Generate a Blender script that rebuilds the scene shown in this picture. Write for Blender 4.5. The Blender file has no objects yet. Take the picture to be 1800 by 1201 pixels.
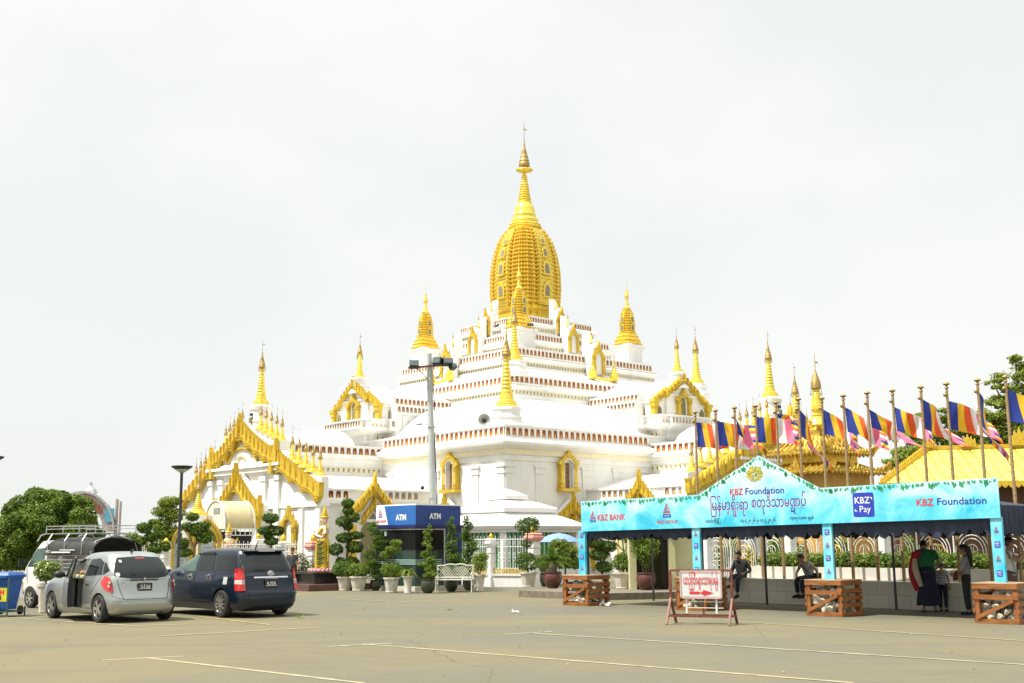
import bpy, bmesh, math, random
import numpy as np
from mathutils import Vector, Matrix, geometry
PI = math.pi; R = math.radians
random.seed(7); rng = np.random.default_rng(7)
scene = bpy.context.scene
C = scene.collection
# ------------------------------------------------------------------ camera
EYE = 1.65; FPX = 2050.0; TILT = math.atan(355 / FPX); ROLL = R(0.4)
cam = bpy.data.objects.new('camera', bpy.data.cameras.new('camera'))
C.objects.link(cam); scene.camera = cam
cam.data.lens = 36 * FPX / 1800; cam.data.sensor_width = 36; cam.data.sensor_fit = 'HORIZONTAL'
cam.data.clip_start = 0.1; cam.data.clip_end = 2000
cam.location = (0, 0, EYE)
cam.rotation_euler = (Matrix.Rotation(PI / 2 + TILT, 3, 'X') @ Matrix.Rotation(-ROLL, 3, 'Z')).to_euler()
scene.render.resolution_x, scene.render.resolution_y = 1024, 683
# ------------------------------------------------------------------ world, sun, exposure
SUN_EL = R(60)
SUN_DIR = Vector((-0.88, -0.30, 0)).normalized() * math.cos(SUN_EL) + Vector((0, 0, math.sin(SUN_EL)))
world = bpy.data.worlds.new('World'); scene.world = world; world.use_nodes = True
nt = world.node_tree; bg = nt.nodes['Background']
sky = nt.nodes.new('ShaderNodeTexSky'); sky.sky_type = 'NISHITA'; sky.sun_disc = False
sky.sun_elevation = SUN_EL; sky.sun_rotation = math.atan2(SUN_DIR.x, SUN_DIR.y); sky.dust_density = 3.0
tc = nt.nodes.new('ShaderNodeTexCoord'); mp = nt.nodes.new('ShaderNodeMapping'); mp.inputs['Scale'].default_value = (1, 1, 1.8)
mp.inputs['Location'].default_value = (3.1, 0.4, 0.2)
nz = nt.nodes.new('ShaderNodeTexNoise'); nz.inputs['Scale'].default_value = 2.1; nz.inputs['Detail'].default_value = 7; nz.inputs['Roughness'].default_value = 0.5
cr = nt.nodes.new('ShaderNodeMapRange'); cr.inputs[1].default_value = 0.4; cr.inputs[2].default_value = 0.6
cr.inputs[3].default_value = 0.86; cr.inputs[4].default_value = 0.97
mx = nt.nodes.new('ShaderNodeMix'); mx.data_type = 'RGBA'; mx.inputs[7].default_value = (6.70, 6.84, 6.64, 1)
nt.links.new(tc.outputs['Generated'], mp.inputs[0]); nt.links.new(mp.outputs[0], nz.inputs['Vector'])
nt.links.new(nz.outputs[0], cr.inputs[0]); nt.links.new(cr.outputs[0], mx.inputs[0])
nt.links.new(sky.outputs[0], mx.inputs[6])
# overcast-like zenith boost above the frame, added to fill the shaded walls
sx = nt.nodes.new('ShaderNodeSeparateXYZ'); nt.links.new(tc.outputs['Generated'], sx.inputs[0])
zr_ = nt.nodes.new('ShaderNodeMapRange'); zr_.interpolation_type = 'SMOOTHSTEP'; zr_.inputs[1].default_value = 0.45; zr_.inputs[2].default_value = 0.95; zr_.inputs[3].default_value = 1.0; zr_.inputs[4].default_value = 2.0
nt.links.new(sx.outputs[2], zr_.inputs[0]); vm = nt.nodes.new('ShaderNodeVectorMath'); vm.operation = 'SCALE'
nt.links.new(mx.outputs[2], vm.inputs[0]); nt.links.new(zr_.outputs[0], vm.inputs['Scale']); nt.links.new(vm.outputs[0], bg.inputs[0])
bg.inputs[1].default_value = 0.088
sl = bpy.data.lights.new('sun', 'SUN'); sl.energy = 3.8; sl.angle = R(0.6); sl.color = (1, 0.955, 0.87)
so = bpy.data.objects.new('sun', sl); C.objects.link(so); so.location = (-20, -5, 60)
so.rotation_euler = (-SUN_DIR).to_track_quat('-Z', 'Y').to_euler()
scene.view_settings.view_transform = 'Standard'; scene.view_settings.look = 'None'; scene.view_settings.gamma = 1
scene.view_settings.exposure = 0.72
# ------------------------------------------------------------------ placing helpers: a photo pixel to a real place
def _ray(px, py):
    dx, dy = px - 900, py - 600.5; c, s = math.cos(ROLL), math.sin(ROLL)
    u, v = (dx * c - dy * s) / FPX, -(dx * s + dy * c) / FPX
    return Vector((u, math.cos(TILT) - v * math.sin(TILT), math.sin(TILT) + v * math.cos(TILT)))
def G(px, py, z=0.0):
    r = _ray(px, py); t = (z - EYE) / r.z; return Vector((r.x * t, r.y * t, z))
def P(px, py, Y):
    r = _ray(px, py); t = Y / r.y; return Vector((r.x * t, Y, EYE + r.z * t))
# ------------------------------------------------------------------ materials
MATS = {}
def mat(name, col, rough=0.6, metal=0.0, var=0.12, scale=3.0, bump=0.0, bscale=None, spec=0.5, coat=0.0, col2=None, detail=6, stretch=None, trans=0.0):
    if name in MATS: return MATS[name]
    m = bpy.data.materials.new(name); m.use_nodes = True; n = m.node_tree; b = n.nodes['Principled BSDF']
    b.inputs['Roughness'].default_value = rough; b.inputs['Metallic'].default_value = metal
    b.inputs['Specular IOR Level'].default_value = spec; b.inputs['Coat Weight'].default_value = coat
    c1 = tuple(col) + (1,)
    t = n.nodes.new('ShaderNodeTexCoord'); src = t.outputs['Object']
    if stretch:
        k = n.nodes.new('ShaderNodeMapping'); k.inputs['Scale'].default_value = stretch; n.links.new(src, k.inputs[0]); src = k.outputs[0]
    z = n.nodes.new('ShaderNodeTexNoise'); z.inputs['Scale'].default_value = scale; z.inputs['Detail'].default_value = detail; z.inputs['Roughness'].default_value = 0.62
    n.links.new(src, z.inputs['Vector'])
    q = n.nodes.new('ShaderNodeMix'); q.data_type = 'RGBA'
    c2 = tuple(col2) + (1,) if col2 else tuple(max(0, x * (1 - 2 * var)) for x in col) + (1,)
    q.inputs[6].default_value = c1; q.inputs[7].default_value = c2
    mr = n.nodes.new('ShaderNodeMapRange'); mr.inputs[1].default_value = 0.4; mr.inputs[2].default_value = 0.7
    n.links.new(z.outputs[0], mr.inputs[0]); n.links.new(mr.outputs[0], q.inputs[0]); n.links.new(q.outputs[2], b.inputs['Base Color'])
    if trans:
        tr = n.nodes.new('ShaderNodeBsdfTranslucent'); ms = n.nodes.new('ShaderNodeMixShader'); ms.inputs[0].default_value = trans
        n.links.new(q.outputs[2], tr.inputs[0]); n.links.new(b.outputs[0], ms.inputs[1]); n.links.new(tr.outputs[0], ms.inputs[2])
        n.links.new(ms.outputs[0], n.nodes['Material Output'].inputs[0])
    if bump:
        w = n.nodes.new('ShaderNodeTexNoise'); w.inputs['Scale'].default_value = bscale or scale * 4; w.inputs['Detail'].default_value = 5
        n.links.new(src, w.inputs['Vector'])
        bp = n.nodes.new('ShaderNodeBump'); bp.inputs['Strength'].default_value = bump; bp.inputs['Distance'].default_value = 0.03
        n.links.new(w.outputs[0], bp.inputs['Height']); n.links.new(bp.outputs[0], b.inputs['Normal'])
    MATS[name] = m; return m
WHITE = mat('whitewash', (0.80, 0.79, 0.75), 0.7, var=0.07, scale=0.9, bump=0.08, bscale=14, stretch=(1, 1, 0.35))
WHITE2 = mat('white_plaster_trim', (0.78, 0.77, 0.74), 0.65, var=0.05, scale=1.3)
WPAINT = mat('white_paint', (0.78, 0.78, 0.75), 0.4, var=0.06, scale=6)
GOLDP = mat('yellow_gold_paint', (0.66, 0.47, 0.04), 0.38, 0.25, scale=7, bump=0.35, bscale=26, col2=(0.52, 0.33, 0.02))
GOLD = mat('gold_leaf', (0.84, 0.65, 0.10), 0.3, 0.45, scale=5, bump=0.3, bscale=22, col2=(0.76, 0.52, 0.06))
GOLDO = mat('orange_gold', (0.82, 0.57, 0.08), 0.32, 0.4, scale=4, bump=0.35, bscale=18, col2=(0.74, 0.46, 0.04))
BRONZE = mat('bronze_filigree', (0.48, 0.33, 0.11), 0.4, 0.6, var=0.25, scale=30, bump=0.5, bscale=60)
CREAMB = mat('cream_band', (0.80, 0.72, 0.48), 0.7, var=0.05)
NICHER = mat('niche_red', (0.36, 0.095, 0.03), 0.7, var=0.3, scale=2)
NICHEG = mat('niche_figure_gold', (0.72, 0.36, 0.05), 0.5, var=0.2, scale=9)
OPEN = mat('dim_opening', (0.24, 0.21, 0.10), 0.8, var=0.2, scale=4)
GREY = mat('concrete_grey', (0.33, 0.32, 0.29), 0.85, var=0.15, scale=5, bump=0.2)
BLACK = mat('black_metal', (0.02, 0.022, 0.026), 0.4, var=0.1)
RUBBER = mat('rubber', (0.022, 0.021, 0.02), 0.8, var=0.2, scale=12)
STEEL = mat('steel', (0.55, 0.55, 0.54), 0.35, 0.8, var=0.12, scale=10)
BARK = mat('bark', (0.19, 0.14, 0.09), 0.9, var=0.3, scale=9, bump=0.6, stretch=(3, 3, 0.6))
POTW = mat('pot_cement', (0.60, 0.56, 0.48), 0.7, var=0.14, scale=5, bump=0.15, col2=(0.42, 0.38, 0.30))
POTR = mat('pot_glazed', (0.14, 0.05, 0.04), 0.3, var=0.3, scale=6)
POTG = mat('pot_dark_green', (0.06, 0.07, 0.035), 0.35, var=0.3, scale=6)
SOIL = mat('soil', (0.08, 0.055, 0.035), 0.95, scale=12)
PLANTS = {}
def leafm(name, c, c2, scale=2.5): return mat(name, c, 0.5, col2=c2, scale=scale, detail=3, trans=0.42, spec=0.3)
LEAF_D = leafm('leaf_dark', (0.085, 0.165, 0.018), (0.040, 0.090, 0.010))
LEAF_M = leafm('leaf_mid', (0.145, 0.23, 0.026), (0.075, 0.135, 0.014))
LEAF_L = leafm('leaf_light', (0.25, 0.33, 0.045), (0.13, 0.20, 0.022))
LEAF_Y = leafm('leaf_yellow', (0.33, 0.34, 0.05), (0.15, 0.22, 0.03), 5)
LEAF_C = leafm('leaf_clipped', (0.09, 0.16, 0.028), (0.04, 0.08, 0.012), 6)
# ------------------------------------------------------------------ mesh builder
def frame(o, u, v, n=None):
    o, u, v = Vector(o), Vector(u).normalized(), Vector(v).normalized()
    n = Vector(n).normalized() if n is not None else u.cross(v)
    return (o, u, v, n)
class MB:
    def __init__(s): s.v = []; s.f = []; s.m = []
    def add(s, vs, fs, mi=0):
        k = len(s.v); s.v += [tuple(p) for p in vs]; s.f += [tuple(i + k for i in f) for f in fs]; s.m += [mi] * len(fs); return s
    def box(s, c, d, rz=0.0, mi=0, M=None):
        x, y, z = d[0] / 2, d[1] / 2, d[2] / 2; vs = []
        rot = Matrix.Rotation(rz, 3, 'Z') if M is None else M
        for a, b, e in ((-1,-1,-1),(1,-1,-1),(1,1,-1),(-1,1,-1),(-1,-1,1),(1,-1,1),(1,1,1),(-1,1,1)):
            vs.append(Vector(c) + rot @ Vector((a * x, b * y, e * z)))
        return s.add(vs, [(0,3,2,1),(4,5,6,7),(0,1,5,4),(1,2,6,5),(2,3,7,6),(3,0,4,7)], mi)
    def bx(s, x0, x1, y0, y1, z0, z1, mi=0): return s.box(((x0+x1)/2, (y0+y1)/2, (z0+z1)/2), (abs(x1-x0), abs(y1-y0), abs(z1-z0)), mi=mi)
    def bar(s, a, b, w, h=None, mi=0, up=(0,0,1)):
        a, b = Vector(a), Vector(b); d = (b - a); L = d.length
        if L < 1e-6: return s
        d /= L; upv = Vector(up)
        if abs(d.dot(upv)) > 0.98: upv = Vector((0,1,0)) if abs(d.y) < 0.9 else Vector((1,0,0))
        sx = d.cross(upv).normalized(); sy = sx.cross(d)
        M = Matrix((sx, d, sy)).transposed()
        return s.box((a + b) / 2, (w, L, h or w), M=M, mi=mi)
    def tube(s, pts, r, n=8, mi=0, caps=True):
        pts = [Vector(p) for p in pts]; rs = r if isinstance(r, (list, tuple)) else [r] * len(pts)
        vs = []; fs = []; ref = Vector((0, 0, 1))
        for i, p in enumerate(pts):
            d = (pts[min(i+1, len(pts)-1)] - pts[max(i-1, 0)])
            d = d.normalized() if d.length > 1e-9 else Vector((0,0,1))
            if abs(d.dot(ref)) > 0.95: ref = Vector((1, 0, 0)) if abs(d.x) < 0.9 else Vector((0, 1, 0))
            a = d.cross(ref).normalized(); b = d.cross(a); ref = a.cross(d) if False else ref
            for j in range(n):
                t = 2 * PI * j / n; vs.append(p + (a * math.cos(t) + b * math.sin(t)) * rs[i])
        for i in range(len(pts) - 1):
            for j in range(n):
                k = (j + 1) % n; fs.append((i*n+j, i*n+k, (i+1)*n+k, (i+1)*n+j))
        if caps: fs.append(tuple(range(n))[::-1]); fs.append(tuple((len(pts)-1)*n + j for j in range(n)))
        return s.add(vs, fs, mi)
    def lathe(s, prof, n=16, c=(0,0,0), mi=0, rot=0.0, plan=None, caps=True, sx=1.0, sy=1.0):
        # prof: (r, z [, mi]); plan: list of unit plan points instead of a circle
        if plan is None: plan = [(math.cos(2*PI*j/n + rot), math.sin(2*PI*j/n + rot)) for j in range(n)]
        n = len(plan); k = len(s.v)
        for p in prof:
            for a, b in plan: s.v.append((c[0] + a*p[0]*sx, c[1] + b*p[0]*sy, c[2] + p[1]))
        for i in range(len(prof) - 1):
            m_ = prof[i][2] if len(prof[i]) > 2 else mi
            for j in range(n):
                q = (j + 1) % n; s.f.append((k+i*n+j, k+i*n+q, k+(i+1)*n+q, k+(i+1)*n+j)); s.m.append(m_)
        if caps:
            s.f.append(tuple(k+j for j in range(n))[::-1]); s.m.append(mi); s.f.append(tuple(k+(len(prof)-1)*n+j for j in range(n))); s.m.append(prof[-1][2] if len(prof[-1]) > 2 else mi)
        return s
    def sq(s, prof, c=(0,0,0), mi=0, caps=True, ax=1.0, ay=1.0):   # square loft, r is half side
        return s.lathe(prof, c=c, mi=mi, plan=[(-ax,-ay),(ax,-ay),(ax,ay),(-ax,ay)], caps=caps)
    def poly(s, pts, fr, th=0.05, mi=0, off=0.0):
        # pts: 2D outline in frame fr, extruded by th along its normal starting at off
        o, u, v, n = fr; a = [o + u*p[0] + v*p[1] + n*off for p in pts]; b = [p + n*th for p in a]; N = len(pts)
        tri = geometry.tessellate_polygon([[Vector((p[0], p[1], 0)) for p in pts]])
        fs = [tuple(N + i for i in t) for t in tri] + [tuple(t)[::-1] for t in tri]
        fs += [(i, (i+1) % N, N + (i+1) % N, N + i) for i in range(N)]
        return s.add(a + b, fs, mi)
    def ball(s, c, r, n=10, mi=0, sz=None):
        rx, ry, rz = (r, r, r) if sz is None else sz; m = max(4, n // 2 + 1)
        prof = [(max(0.001, math.sin(PI*i/m)), -math.cos(PI*i/m)*rz) for i in range(m+1)]
        return s.lathe(prof, n, c, mi, sx=rx, sy=ry)
    def quad(s, a, b, c, d, mi=0): return s.add([a, b, c, d], [(0,1,2,3)], mi)
    def merge(s, o, M=None, mi=None):
        k = len(s.v); s.v += [tuple(M @ Vector(p)) if M else p for p in o.v]; s.f += [tuple(i+k for i in f) for f in o.f]; s.m += o.m if mi is None else [mi]*len(o.m); return s
    def swap(s):
        r = MB(); r.v = [(p[1], p[0], p[2]) for p in s.v]; r.f = [f[::-1] for f in s.f]; r.m = list(s.m); return r
    def build(s, name, mats, parent=None, smooth=None, fix=True):
        me = bpy.data.meshes.new(name); me.from_pydata(s.v, [], s.f)
        for m in (mats if isinstance(mats, (list, tuple)) else [mats]): me.materials.append(m)
        if len(me.polygons) == len(s.m): me.polygons.foreach_set('material_index', s.m)
        if fix:
            b = bmesh.new(); b.from_mesh(me); bmesh.ops.recalc_face_normals(b, faces=b.faces); b.to_mesh(me); b.free()
        if smooth is not None:
            me.polygons.foreach_set('use_smooth', [True]*len(me.polygons)); me.set_sharp_from_angle(angle=R(smooth))
        me.update(); o = bpy.data.objects.new(name, me); C.objects.link(o)
        if parent is not None: o.parent = parent
        return o
def tag(o, label=None, cat=None, group=None, kind=None):
    if label: o['label'] = label
    if cat: o['category'] = cat
    if group: o['group'] = group
    if kind: o['kind'] = kind
    return o
def thing(name, label, cat, loc=(0,0,0), rz=0.0, group=None):
    o = bpy.data.objects.new(name, None); C.objects.link(o); o.location = loc; o.rotation_euler = (0, 0, rz); o.empty_display_size = 0.3
    return tag(o, label, cat, group)
def dup(root, loc=None, rz=None, label=None, group=None):
    def cp(o, par):
        c = o.copy(); C.objects.link(c); c.parent = par
        for ch in [x for x in o.children]: cp(ch, c)
        return c
    r = cp(root, None)
    if loc is not None: r.location = loc
    if rz is not None: r.rotation_euler = (0, 0, rz)
    if label: r['label'] = label
    if group: r['group'] = group
    return r
# leaves: many small faces spread through a set of ellipsoids
def leaves(name, blobs, n, size, m, parent=None, shell=0.55, squash=1.0, up=0.35, aspect=0.55, seed=0, extra=None, quad=True):
    g = np.random.default_rng(seed + 11); bl = np.array([list(b[:6]) for b in blobs], float)
    w = (bl[:,3]*bl[:,4] + bl[:,4]*bl[:,5] + bl[:,3]*bl[:,5]); w /= w.sum(); idx = g.choice(len(bl), n, p=w)
    d = g.normal(size=(n,3)); d /= np.linalg.norm(d, axis=1)[:,None]
    rad = shell + (1-shell) * g.random(n)**0.6; rad += g.normal(size=n) * 0.035
    c = bl[idx,:3] + d * bl[idx,3:6] * rad[:,None]
    nrm = d * 0.7 + g.normal(size=(n,3)) * 0.6; nrm[:,2] += up; nrm /= np.linalg.norm(nrm, axis=1)[:,None]
    t = np.cross(nrm, g.normal(size=(n,3))); t /= np.linalg.norm(t, axis=1)[:,None]; b = np.cross(nrm, t)
    s = size * (0.6 + 0.8 * g.random(n))[:,None]
    fold = nrm * s * 0.18
    V = np.stack([c - t*s, c + b*s*aspect - fold, c + t*s, c - b*s*aspect - fold], 1).reshape(-1, 3)
    me = bpy.data.meshes.new(name); me.vertices.add(4*n); me.vertices.foreach_set('co', V.ravel())
    me.loops.add(4*n); me.loops.foreach_set('vertex_index', np.arange(4*n)); me.polygons.add(n)
    me.polygons.foreach_set('loop_start', np.arange(0, 4*n, 4))
    ms = m if isinstance(m, (list, tuple)) else [m]
    for x in ms: me.materials.append(x)
    if len(ms) > 1:
        pr = extra or [1/len(ms)]*len(ms); me.polygons.foreach_set('material_index', g.choice(len(ms), n, p=pr).astype(np.int32))
    me.update(calc_edges=True); me.validate(); o = bpy.data.objects.new(name, me); C.objects.link(o)
    if parent is not None: o.parent = parent
    return o
def text_mb(body, h, offset=0.0, align='CENTER', sx=1.0, depth=0.0):
    c = bpy.data.curves.new('t', 'FONT'); c.body = body; c.size = h; c.align_x = align; c.offset = offset; c.resolution_u = 2
    o = bpy.data.objects.new('t', c); C.objects.link(o); bpy.context.view_layer.update()
    me = o.to_mesh(); mb = MB(); mb.v = [(v.co.x*sx, v.co.y, 0.0) for v in me.vertices]; mb.f = [tuple(p.vertices) for p in me.polygons]; mb.m = [0]*len(mb.f)
    o.to_mesh_clear(); bpy.data.objects.remove(o); bpy.data.curves.remove(c); return mb
def put2d(dst, src, fr, at, off=0.0, mi=0, sc=1.0):
    o, u, v, n = fr; k = len(dst.v)
    dst.v += [tuple(o + u*(p[0]*sc + at[0]) + v*(p[1]*sc + at[1]) + n*off) for p in src.v]; dst.f += [tuple(i+k for i in f) for f in src.f]; dst.m += [mi]*len(src.f)
def text_on(dst, body, h, fr, at, off, mi=0, bold=0.0, align='CENTER', sx=1.0): put2d(dst, text_mb(body, h, bold, align, sx), fr, at, off, mi)
# ------------------------------------------------------------------ ground
def ground_mat():
    m = bpy.data.materials.new('worn_asphalt'); m.use_nodes = True; n = m.node_tree; b = n.nodes['Principled BSDF']
    b.inputs['Roughness'].default_value = 0.88; b.inputs['Specular IOR Level'].default_value = 0.25
    t = n.nodes.new('ShaderNodeTexCoord')
    def noise(s, d, st=(1,1,1), r=0.6):
        k = n.nodes.new('ShaderNodeMapping'); k.inputs['Scale'].default_value = st; k.inputs['Rotation'].default_value = (0,0,R(12)); n.links.new(t.outputs['Object'], k.inputs[0])
        z = n.nodes.new('ShaderNodeTexNoise'); z.inputs['Scale'].default_value = s; z.inputs['Detail'].default_value = d; z.inputs['Roughness'].default_value = r
        n.links.new(k.outputs[0], z.inputs['Vector']); return z.outputs[0]
    def mix(f, a, c, lo, hi, mode='MIX'):
        r = n.nodes.new('ShaderNodeMapRange'); r.inputs[1].default_value = lo; r.inputs[2].default_value = hi; n.links.new(f, r.inputs[0])
        q = n.nodes.new('ShaderNodeMix'); q.data_type = 'RGBA'; q.blend_type = mode; n.links.new(r.outputs[0], q.inputs[0])
        for i, x in ((6, a), (7, c)):
            if isinstance(x, tuple): q.inputs[i].default_value = x + (1,)
            else: n.links.new(x, q.inputs[i])
        return q.outputs[2]
    base = mix(noise(0.11, 5, (1, 1.4, 1)), (0.146, 0.140, 0.102), (0.186, 0.160, 0.092), 0.42, 0.58)
    base = mix(noise(0.5, 7, (0.5, 1.6, 1)), base, (0.134, 0.126, 0.09), 0.52, 0.8)
    base = mix(noise(1.7, 6, (0.25, 2.2, 1)), base, (0.196, 0.160, 0.074), 0.55, 0.85)
    base = mix(noise(60, 3), base, (0.075, 0.07, 0.055), 0.5, 0.8)
    v = n.nodes.new('ShaderNodeTexVoronoi'); v.feature = 'DISTANCE_TO_EDGE'; v.inputs['Scale'].default_value = 0.21
    dm = n.nodes.new('ShaderNodeMix'); dm.data_type = 'VECTOR'; dm.inputs[0].default_value = 0.12
    zz = n.nodes.new('ShaderNodeTexNoise'); zz.inputs['Scale'].default_value = 2.2; zz.inputs['Detail'].default_value = 6; n.links.new(t.outputs['Object'], zz.inputs['Vector'])
    n.links.new(t.outputs['Object'], dm.inputs[4]); n.links.new(zz.outputs['Color'], dm.inputs[5]); n.links.new(dm.outputs[1], v.inputs['Vector'])
    base = mix(v.outputs['Distance'], (0.12, 0.108, 0.075), base, 0.0, 0.004)
    base = mix(noise(0.9, 3, (1.0, 0.35, 1), 0.5), base, (0.125, 0.115, 0.08), 0.66, 0.85)
    base = mix(noise(7.0, 4, (1, 1, 1), 0.7), base, (0.10, 0.095, 0.072), 0.66, 0.82)
    n.links.new(base, b.inputs['Base Color'])
    bp = n.nodes.new('ShaderNodeBump'); bp.inputs['Strength'].default_value = 0.35; bp.inputs['Distance'].default_value = 0.02
    n.links.new(noise(45, 4), bp.inputs['Height']); n.links.new(bp.outputs[0], b.inputs['Normal']); return m
g = MB(); g.quad((-900,-60,0), (900,-60,0), (900,1500,0), (-900,1500,0))
tag(g.build('ground', ground_mat(), fix=False), kind='structure')
LINEM = mat('worn_road_paint', (0.44, 0.375, 0.23), 0.85, col2=(0.26, 0.22, 0.135), scale=4, var=0.2)
LINEY = mat('faded_yellow_paint', (0.42, 0.31, 0.12), 0.85, col2=(0.26, 0.22, 0.13), scale=3)
lines = [((178,1161),(323,1154)), ((255,1156.5),(640,1201.5)), ((575,1137),(690,1131)), ((637,1132.5),(1500,1201)), ((885,1116),(970,1111)), ((940,1114),(1830,1171)),
         ((280,1119),(567,1103)), ((0,1085),(235,1101)), ((235,1101),(330,1098)), ((345,1084),(475,1099)), ((590,1053),(700,1059)), ((700,1059),(760,1056))]
for i, (a, b) in enumerate(lines):
    A_, B_ = G(*a), G(*b); d = (B_ - A_).normalized(); s_ = Vector((-d.y, d.x, 0)) * 0.045
    q = MB(); N = max(2, int((B_-A_).length / 0.25)); pts = []
    for k in range(N+1):
        p = A_.lerp(B_, k/N); w = s_ * (0.75 + 0.5*random.random()); pts += [p + w + Vector((0,0,0.004+0.0006*i)), p - w + Vector((0,0,0.004+0.0006*i))]
    q.add(pts, [(2*k, 2*k+1, 2*k+3, 2*k+2) for k in range(N)])
    tag(q.build('painted_line', LINEM if i != 9 and i != 10 else LINEY, fix=False), kind='structure')
q = MB(); A_, B_ = G(1275, 1092), G(1850, 1131); d = (B_-A_).normalized(); s_ = Vector((-d.y, d.x, 0))*0.03; z_ = Vector((0,0,0.012))
q.quad(A_+s_+z_, A_-s_+z_, B_-s_+z_, B_+s_+z_); tag(q.build('painted_line', LINEY, fix=False), kind='structure')
# ================================================================== the temple
TA = R(41.0); TX, TY = 0.93, 77.0
temple = thing('temple', 'huge white Buddhist temple with stepped terraces, flame gables and a tall golden tower', 'temple', (TX, TY, 0), TA)
WNG = [WHITE, NICHER, NICHEG, OPEN, WHITE2, GOLDP, GOLD, CREAMB, mat('carved_shutter', (0.13,0.06,0.03), 0.6, scale=14, col2=(0.30,0.18,0.08))]
def pair(name, fn, mats=WNG, smooth=None, parent=temple, both=True):
    # fn makes the piece on the -x side; its mirror twin goes to the -y side
    m = fn()
    if name in ('portico','gable','flank_gable','porch_gable'): m.v = [(x, y*0.83 if (y > 0 and x < -19.9) else y, z) for x, y, z in m.v]
    a = m.build(name, mats, parent, smooth); b = m.swap().build(name, mats, parent, smooth) if both else None
    return a, b
def niche_run(mb, p0, p1, z0, z1, n, nrm, pitch):
    # a run of little arched niches between p0 and p1 (x, y); nrm points outward
    p0, p1 = Vector(p0 + (0,)), Vector(p1 + (0,)); d = p1 - p0; L = d.length; d /= L; N = max(1, int(round(L / pitch))); s = L / N; nv = Vector(nrm + (0,))
    h = z1 - z0; w = s * 0.64
    fr = (p0 + Vector((0,0,z0)), d, Vector((0,0,1)), nv)
    def rect(a, b, c, e, off, th, mi): mb.poly([(a,c),(b,c),(b,e),(a,e)], fr, th, mi, off)
    rect(0, L, 0.0, h, -0.05, 0.03, 1); rect(0, L, -0.02, 0.02, -0.05, 0.07, 0); rect(0, L, h-0.02, h+0.03, -0.05, 0.07, 0)
    for i in range(N):
        c = (i+0.5)*s
        rect(c-s/2, c-w/2, 0.02, h-0.02, -0.04, 0.05, 0); rect(c+w/2, c+s/2, 0.02, h-0.02, -0.04, 0.05, 0)
        q = (h-0.06)*0.72; w2 = w*0.8
        mb.poly([(c-w2*0.36,0.03),(c+w2*0.36,0.03),(c+w2*0.24,0.03+q*0.36),(c+w2*0.10,0.03+q*0.5),(c+w2*0.09,0.03+q*0.7),(c,0.03+q*0.85),(c-w2*0.09,0.03+q*0.7),(c-w2*0.10,0.03+q*0.5),(c-w2*0.24,0.03+q*0.36)], fr, 0.02, 2, -0.02)
        a0, a1 = h-0.02, h-0.02-h*0.16; mb.poly([(c-w/2,a0),(c-w/2,a1),(c-w*0.3,a0)], fr, 0.02, 0, -0.02); mb.poly([(c+w/2,a0),(c+w*0.3,a0),(c+w/2,a1)], fr, 0.02, 0, -0.02)
def square_run(mb, p0, p1, z, n, nrm, pitch, s=0.13, mi=3):
    p0, p1 = Vector(p0 + (0,)), Vector(p1 + (0,)); d = p1 - p0; L = d.length; d /= L; N = max(1, int(L / pitch)); st = L / N; nv = Vector(nrm + (0,))
    fr = (p0 + Vector((0,0,z)), d, Vector((0,0,1)), nv)
    mb.poly([(0,-s*0.85),(L,-s*0.85),(L,s*0.85),(0,s*0.85)], fr, 0.006, 7, 0.001)
    for i in range(N):
        c = (i+0.5)*st; mb.poly([(c-s/2,-s*0.6),(c+s/2,-s*0.6),(c+s/2,s*0.6),(c-s/2,s*0.6)], fr, 0.012, mi, 0.003)
        mb.poly([(c-s*0.62,-s*0.78),(c-s*0.5,-s*0.78),(c-s*0.5,s*0.78),(c-s*0.62,s*0.78)], fr, 0.05, 4, 0.0)
        mb.poly([(c+s*0.05,-s*0.45),(c+s*0.4,-s*0.45),(c+s*0.4,s*0.3)], fr, 0.02, 4, 0.006)
# main block: walls and cornice
b = MB(); b.sq([(13.95,0),(13.95,0.55),(13.7,0.7),(13.5,0.75),(13.5,5.72),(13.56,5.76),(13.56,6.0),(13.66,6.04),(13.66,6.3),(13.78,6.36),(13.98,6.5),(14.02,6.62),(13.98,6.72),(13.78,6.78),(13.66,6.84),(13.66,6.92),(13.52,6.93),(13.44,6.94),(13.44,7.42),(13.58,7.44),(13.58,7.52),(13.2,7.53),(13.2,7.1)])
for a0 in (-13.2, -11.2, -7.9, -5.6, -3.6):
    for k in (0, 1):
        q = MB(); q.bx(a0-0.26, a0+0.26, -13.55, -13.4, 0.7, 5.1); q.bx(a0-0.33, a0+0.33, -13.59, -13.4, 5.1, 5.2); q.bx(a0-0.29, a0+0.29, -13.57, -13.4, 5.2, 5.42); q.bx(a0-0.38, a0+0.38, -13.62, -13.4, 5.42, 5.55)
        b.merge(q.swap() if k else q)
b.build('wall', WHITE, temple)
MB().sq([(13.3,6.05),(13.675,6.06),(13.675,6.285),(13.3,6.29)]).build('cornice_band', CREAMB, temple)
S4 = [((-1,-1),(1,-1),(0,-1)), ((1,-1),(1,1),(1,0)), ((1,1),(-1,1),(0,1)), ((-1,1),(-1,-1),(-1,0))]
for k in (0, 1):
    for x0, x1 in ((-13.46,-3.0), (3.0,13.46)):
        q = MB(); niche_run(q, (x0,-13.5), (x1,-13.5), 6.97, 7.4, 0, (0,-1), 0.405); (q.swap() if k else q).build('niche_frieze', WNG, temple)
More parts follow.
